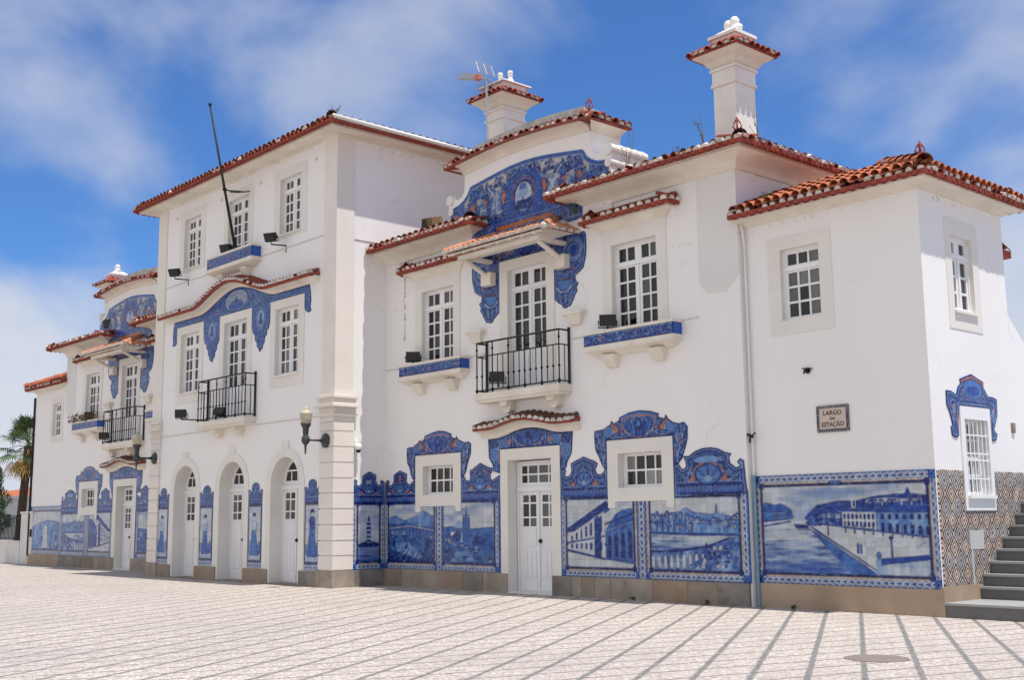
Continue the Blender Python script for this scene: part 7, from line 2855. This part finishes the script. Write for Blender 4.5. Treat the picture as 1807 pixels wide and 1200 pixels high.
weed(14.15, .1, 7.95, .75, 4, 'weed', 'tall dry weed stalks on the eave in front of the tall near chimney', spread=.25)
weed(14.75, .9, 8.0, .62, 4, 'weed', 'thin dry weed on the roof just behind the near chimney corner', spread=.3)
weed(12.55, -.2, 7.82, .60, 4, 'weed', 'dry branching weed on the near wing eave between gable and chimney', spread=.35)
weed(13.75, -.25, 7.80, .28, 4, 'weed', 'short dry weed on the eave a step from the chimney base', spread=.4)
weed(11.9, .6, 8.2, 1.0, 2, 'weed', 'single tall dry stalk beside the gable scroll', spread=.12)
weed(15.55, -.05, 6.62, .24, 7, 'weedgreen', 'green grassy weed at the start of the end block eave', spread=.6)
weed(4.95, -1.7, 10.62, .30, 9, 'weed', 'dark dry tuft on the corner of the topmost eave', spread=.6)
weed(-4.95, -1.85, 10.50, .26, 4, 'weed', 'thin stalk on the far corner of the topmost eave', spread=.4)
weed(11.18, -.2, 7.30, .28, 8, 'weedgreen', 'small tuft behind the awning beside the near window hood', spread=.6)
weed(7.6, -.3, 7.80, .14, 7, 'weed', 'little brown tuft on the eave left of the near gable', spread=.7)
weed(-18.2, -.1, 6.55, .22, 12, 'weed', 'dark bushy tuft on the far end eave', spread=.9)


for x_, y_, n_ in ((12.3, -.07, 'green weed tuft at the foot of the plinth under the window with curtains'), (14.0, -.08, 'green weed tuft at the foot of the plinth just before the downpipe'), (15.6, .06, 'low dry tuft where the tan plinth meets the paving')):
    weed(x_, y_, 0.004, .075, 6, 'weedgreen', n_, name='pavement_weed', spread=.9)


def flower_box(x0, x1, y, z):
    r = empty('flower_plant', ((x0 + x1) / 2, y, z))
    tag(r, 'straggly red flowering plants along the far tiled window ledge', 'plant')
    b, f = MB(), MB()
    w = (x1 - x0) / 2
    for k in range(420):
        x = random.uniform(-w, w)
        q = Vector((x, random.uniform(-.22, .06), random.uniform(-.05, .24) * (.5 + .5 * abs(math.sin(x * 5)))))
        s_ = .05
        (b if random.random() < .75 else f).face([q + Vector((jit(s_), jit(s_), jit(s_))) for _ in range(3)])
    b.build('foliage', M['weedgreen'], r, recalc=False)
    f.build('flower', M['flower'], r, recalc=False)


flower_box(-13.7, -11.4, -.22, 4.95)

# ------------------------------------------------------------------ left edge: gate pillar, fence, palm, houses
r = empty('gate_pillar', (-18.45, .2, 0))
tag(r, 'weathered white gate pillar against the far corner of the station', 'pillar')
b = MB()
b.box(-.60, .62, -.10, .3, 0, 1.86)
b.box(-.66, .66, -.13, .34, 1.86, 1.94)
b.build('shaft', M['pillar'], r)
b = MB()
b.box(.45, .58, -.14, -.10, 1.0, 1.28)
b.build('box', M['iron'], r)

r = empty('iron_fence', (-22.5, .25, 0))
tag(r, 'dark iron railing fence on a low white wall beside the palm', 'fence')
b = MB()
b.box(-3.4, 3.4, -.15, .15, 0, .80)
b.box(-3.42, 3.42, -.18, .18, .80, .85)
b.build('base_wall', M['pillar'], r)
b = MB()
for k in range(46):
    x = -3.35 + k * .149
    b.tube([(x, 0, .85), (x, 0, 1.82)], .016, 5)
for z in (.93, 1.70):
    b.tube([(-3.4, 0, z), (3.4, 0, z)], .022, 6)
b.build('railing', M['iron'], r)


def palm(x, y, h, lean, crown, label):
    r = empty('palm_tree', (x, y, 0))
    tag(r, label, 'palm tree')
    b = MB()
    P = [(lean * (t ** 1.3), 0, h * t) for t in np.linspace(0, 1, 12)]
    b.tube(P, [.24, .21, .20, .195, .19, .19, .185, .18, .18, .19, .22, .20], 12)
    b.build('trunk', M['trunk'], r, smooth=True)
    g, d = MB(), MB()
    top = Vector((lean, 0, h))
    for k in range(46):
        a = random.uniform(0, 2 * math.pi)
        dead = k < 13
        el = random.uniform(-1.2, -.5) if dead else random.uniform(-.45, 1.35)
        L = crown * random.uniform(.45, .62)
        dv = Vector((math.cos(a) * math.cos(el), math.sin(a) * math.cos(el), math.sin(el)))
        c = top + dv * L + Vector((0, 0, -.12 * L))
        mb = d if dead else g
        mb.tube([top, top + dv * L * .55, c], .014, 4, False)
        side = dv.cross(Vector((0, 0, 1))).normalized()
        up2 = side.cross(dv)
        R2 = crown * random.uniform(.36, .50)
        n = 22
        for j in range(n):
            t = (j / (n - 1) - .5) * 3.9
            q = dv * math.cos(t) + side * math.sin(t)
            w_ = (side * math.cos(t) - dv * math.sin(t)) * .028
            tip = c + q * R2 * (1 - .22 * abs(t) / 2) + Vector((0, 0, -R2 * random.uniform(.10, .40)))
            midp = c + q * R2 * .55 + up2 * .02
            mb.face([c, midp - w_, tip, midp + w_])
    g.build('crown', M['leaf'], r, recalc=False)
    d.build('dead_fronds', M['drypalm'], r, recalc=False)
    return r


palm(-27.6, 3.0, 4.95, .75, 1.75, 'leaning fan palm with brown dead fronds beside the far corner of the station')


def cypress(x, y, h, w, label, seed):
    rnd = random.Random(seed)
    r = empty('cypress_tree', (x, y, 0))
    tag(r, label, 'tree')
    b = MB()
    b.tube([(0, 0, 0), (0, 0, h * .9)], [.12, .03], 8)
    b.build('trunk', M['trunk'], r)
    g = MB()
    for k in range(5200):
        t = rnd.random()
        z = .25 + (h - .25) * t
        rad = w * (math.sin(min(1, (t + .18) * 1.5) * math.pi / 2)) * (1 - t ** 2.4) * (1 + .22 * math.sin(z * 5 + rnd.random()))
        a = rnd.uniform(0, 6.28)
        rr = rad * math.sqrt(rnd.uniform(.35, 1))
        p = Vector((rr * math.cos(a), rr * math.sin(a), z))
        s_ = .085
        q = p + Vector((.3 * s_ * math.cos(a), .3 * s_ * math.sin(a), s_ * 1.6))
        n = Vector((-math.sin(a), math.cos(a), rnd.uniform(-.4, .4))) * s_ * .5
        g.face([p - n, p + n, q])
    g.build('crown', M['hedge'], r, recalc=False)


cypress(-33.6, 3.6, 5.0, 1.15, 'dark clipped cypress at the picture edge behind the iron fence', 3)


def house(x, y, wd, dp, h, roofh, label, rot=.2):
    r = empty('distant_house', (x, y, 0))
    r.rotation_euler = (0, 0, rot)
    tag(r, label, 'house')
    F = Raw()
    b = MB()
    b.box(-wd / 2, wd / 2, 0, dp, 0, h)
    b.box(-wd / 2 - .15, wd / 2 + .15, -.15, dp + .15, h, h + .28)
    b.build('wall', M['housewall'], r)
    b = MB()
    o = .05
    b.hexa([(-wd / 2 - o, -o, h + .28), (wd / 2 + o, -o, h + .28), (wd / 2 + o, dp + o, h + .28), (-wd / 2 - o, dp + o, h + .28)],
           [(-wd / 2 + 2.2, dp / 2 - .05, h + .28 + roofh), (wd / 2 - 2.2, dp / 2 - .05, h + .28 + roofh), (wd / 2 - 2.2, dp / 2 + .05, h + .28 + roofh), (-wd / 2 + 2.2, dp / 2 + .05, h + .28 + roofh)])
    ro = b.build('roof', M['terracotta'], r)
    b = MB()
    b.box(wd * .2, wd * .2 + .6, dp * .3, dp * .3 + .6, h + .4, h + 1.6 + roofh * .4)
    b.build('chimney', M['pillar'], ro)
    for k in range(5):
        u = -wd / 2 + (k + .5) * wd / 5
        b = MB()
        b.box(u - .45, u + .45, -.03, .05, 1.2, 2.5)
        b.build('window', M['floodglass'], r)


house(-92.5, 26, 15, 9, 4.0, 1.3, 'grey distant house with an orange tiled roof and white cornice beyond the palm')
house(-108, 24, 11, 9, 3.7, 1.2, 'second distant house with a paler orange roof behind the cypress', .3)

# overhead wire beyond the stair wall
b = MB()
b.tube([(14.3, 12.0, 5.95), (19, 12.0, 6.4), (30, 14, 7.2)], .018, 5)
o = b.build('overhead_wire', M['iron'])
tag(o, 'thin dark overhead wire against the sky beyond the flared wall', 'wire')
for k, z in enumerate((2.9, 3.45, 4.05)):
    b = MB()
    b.tube([(-20.0, 7.0, z), (-27.0, 10.0, z + .35), (-40, 14, z + 1.2)], .012, 5)
    o = b.build('overhead_wire', M['iron'])
    tag(o, ('lowest', 'middle', 'highest')[k] + ' of the thin wires crossing the gap between palm and station', 'wire')
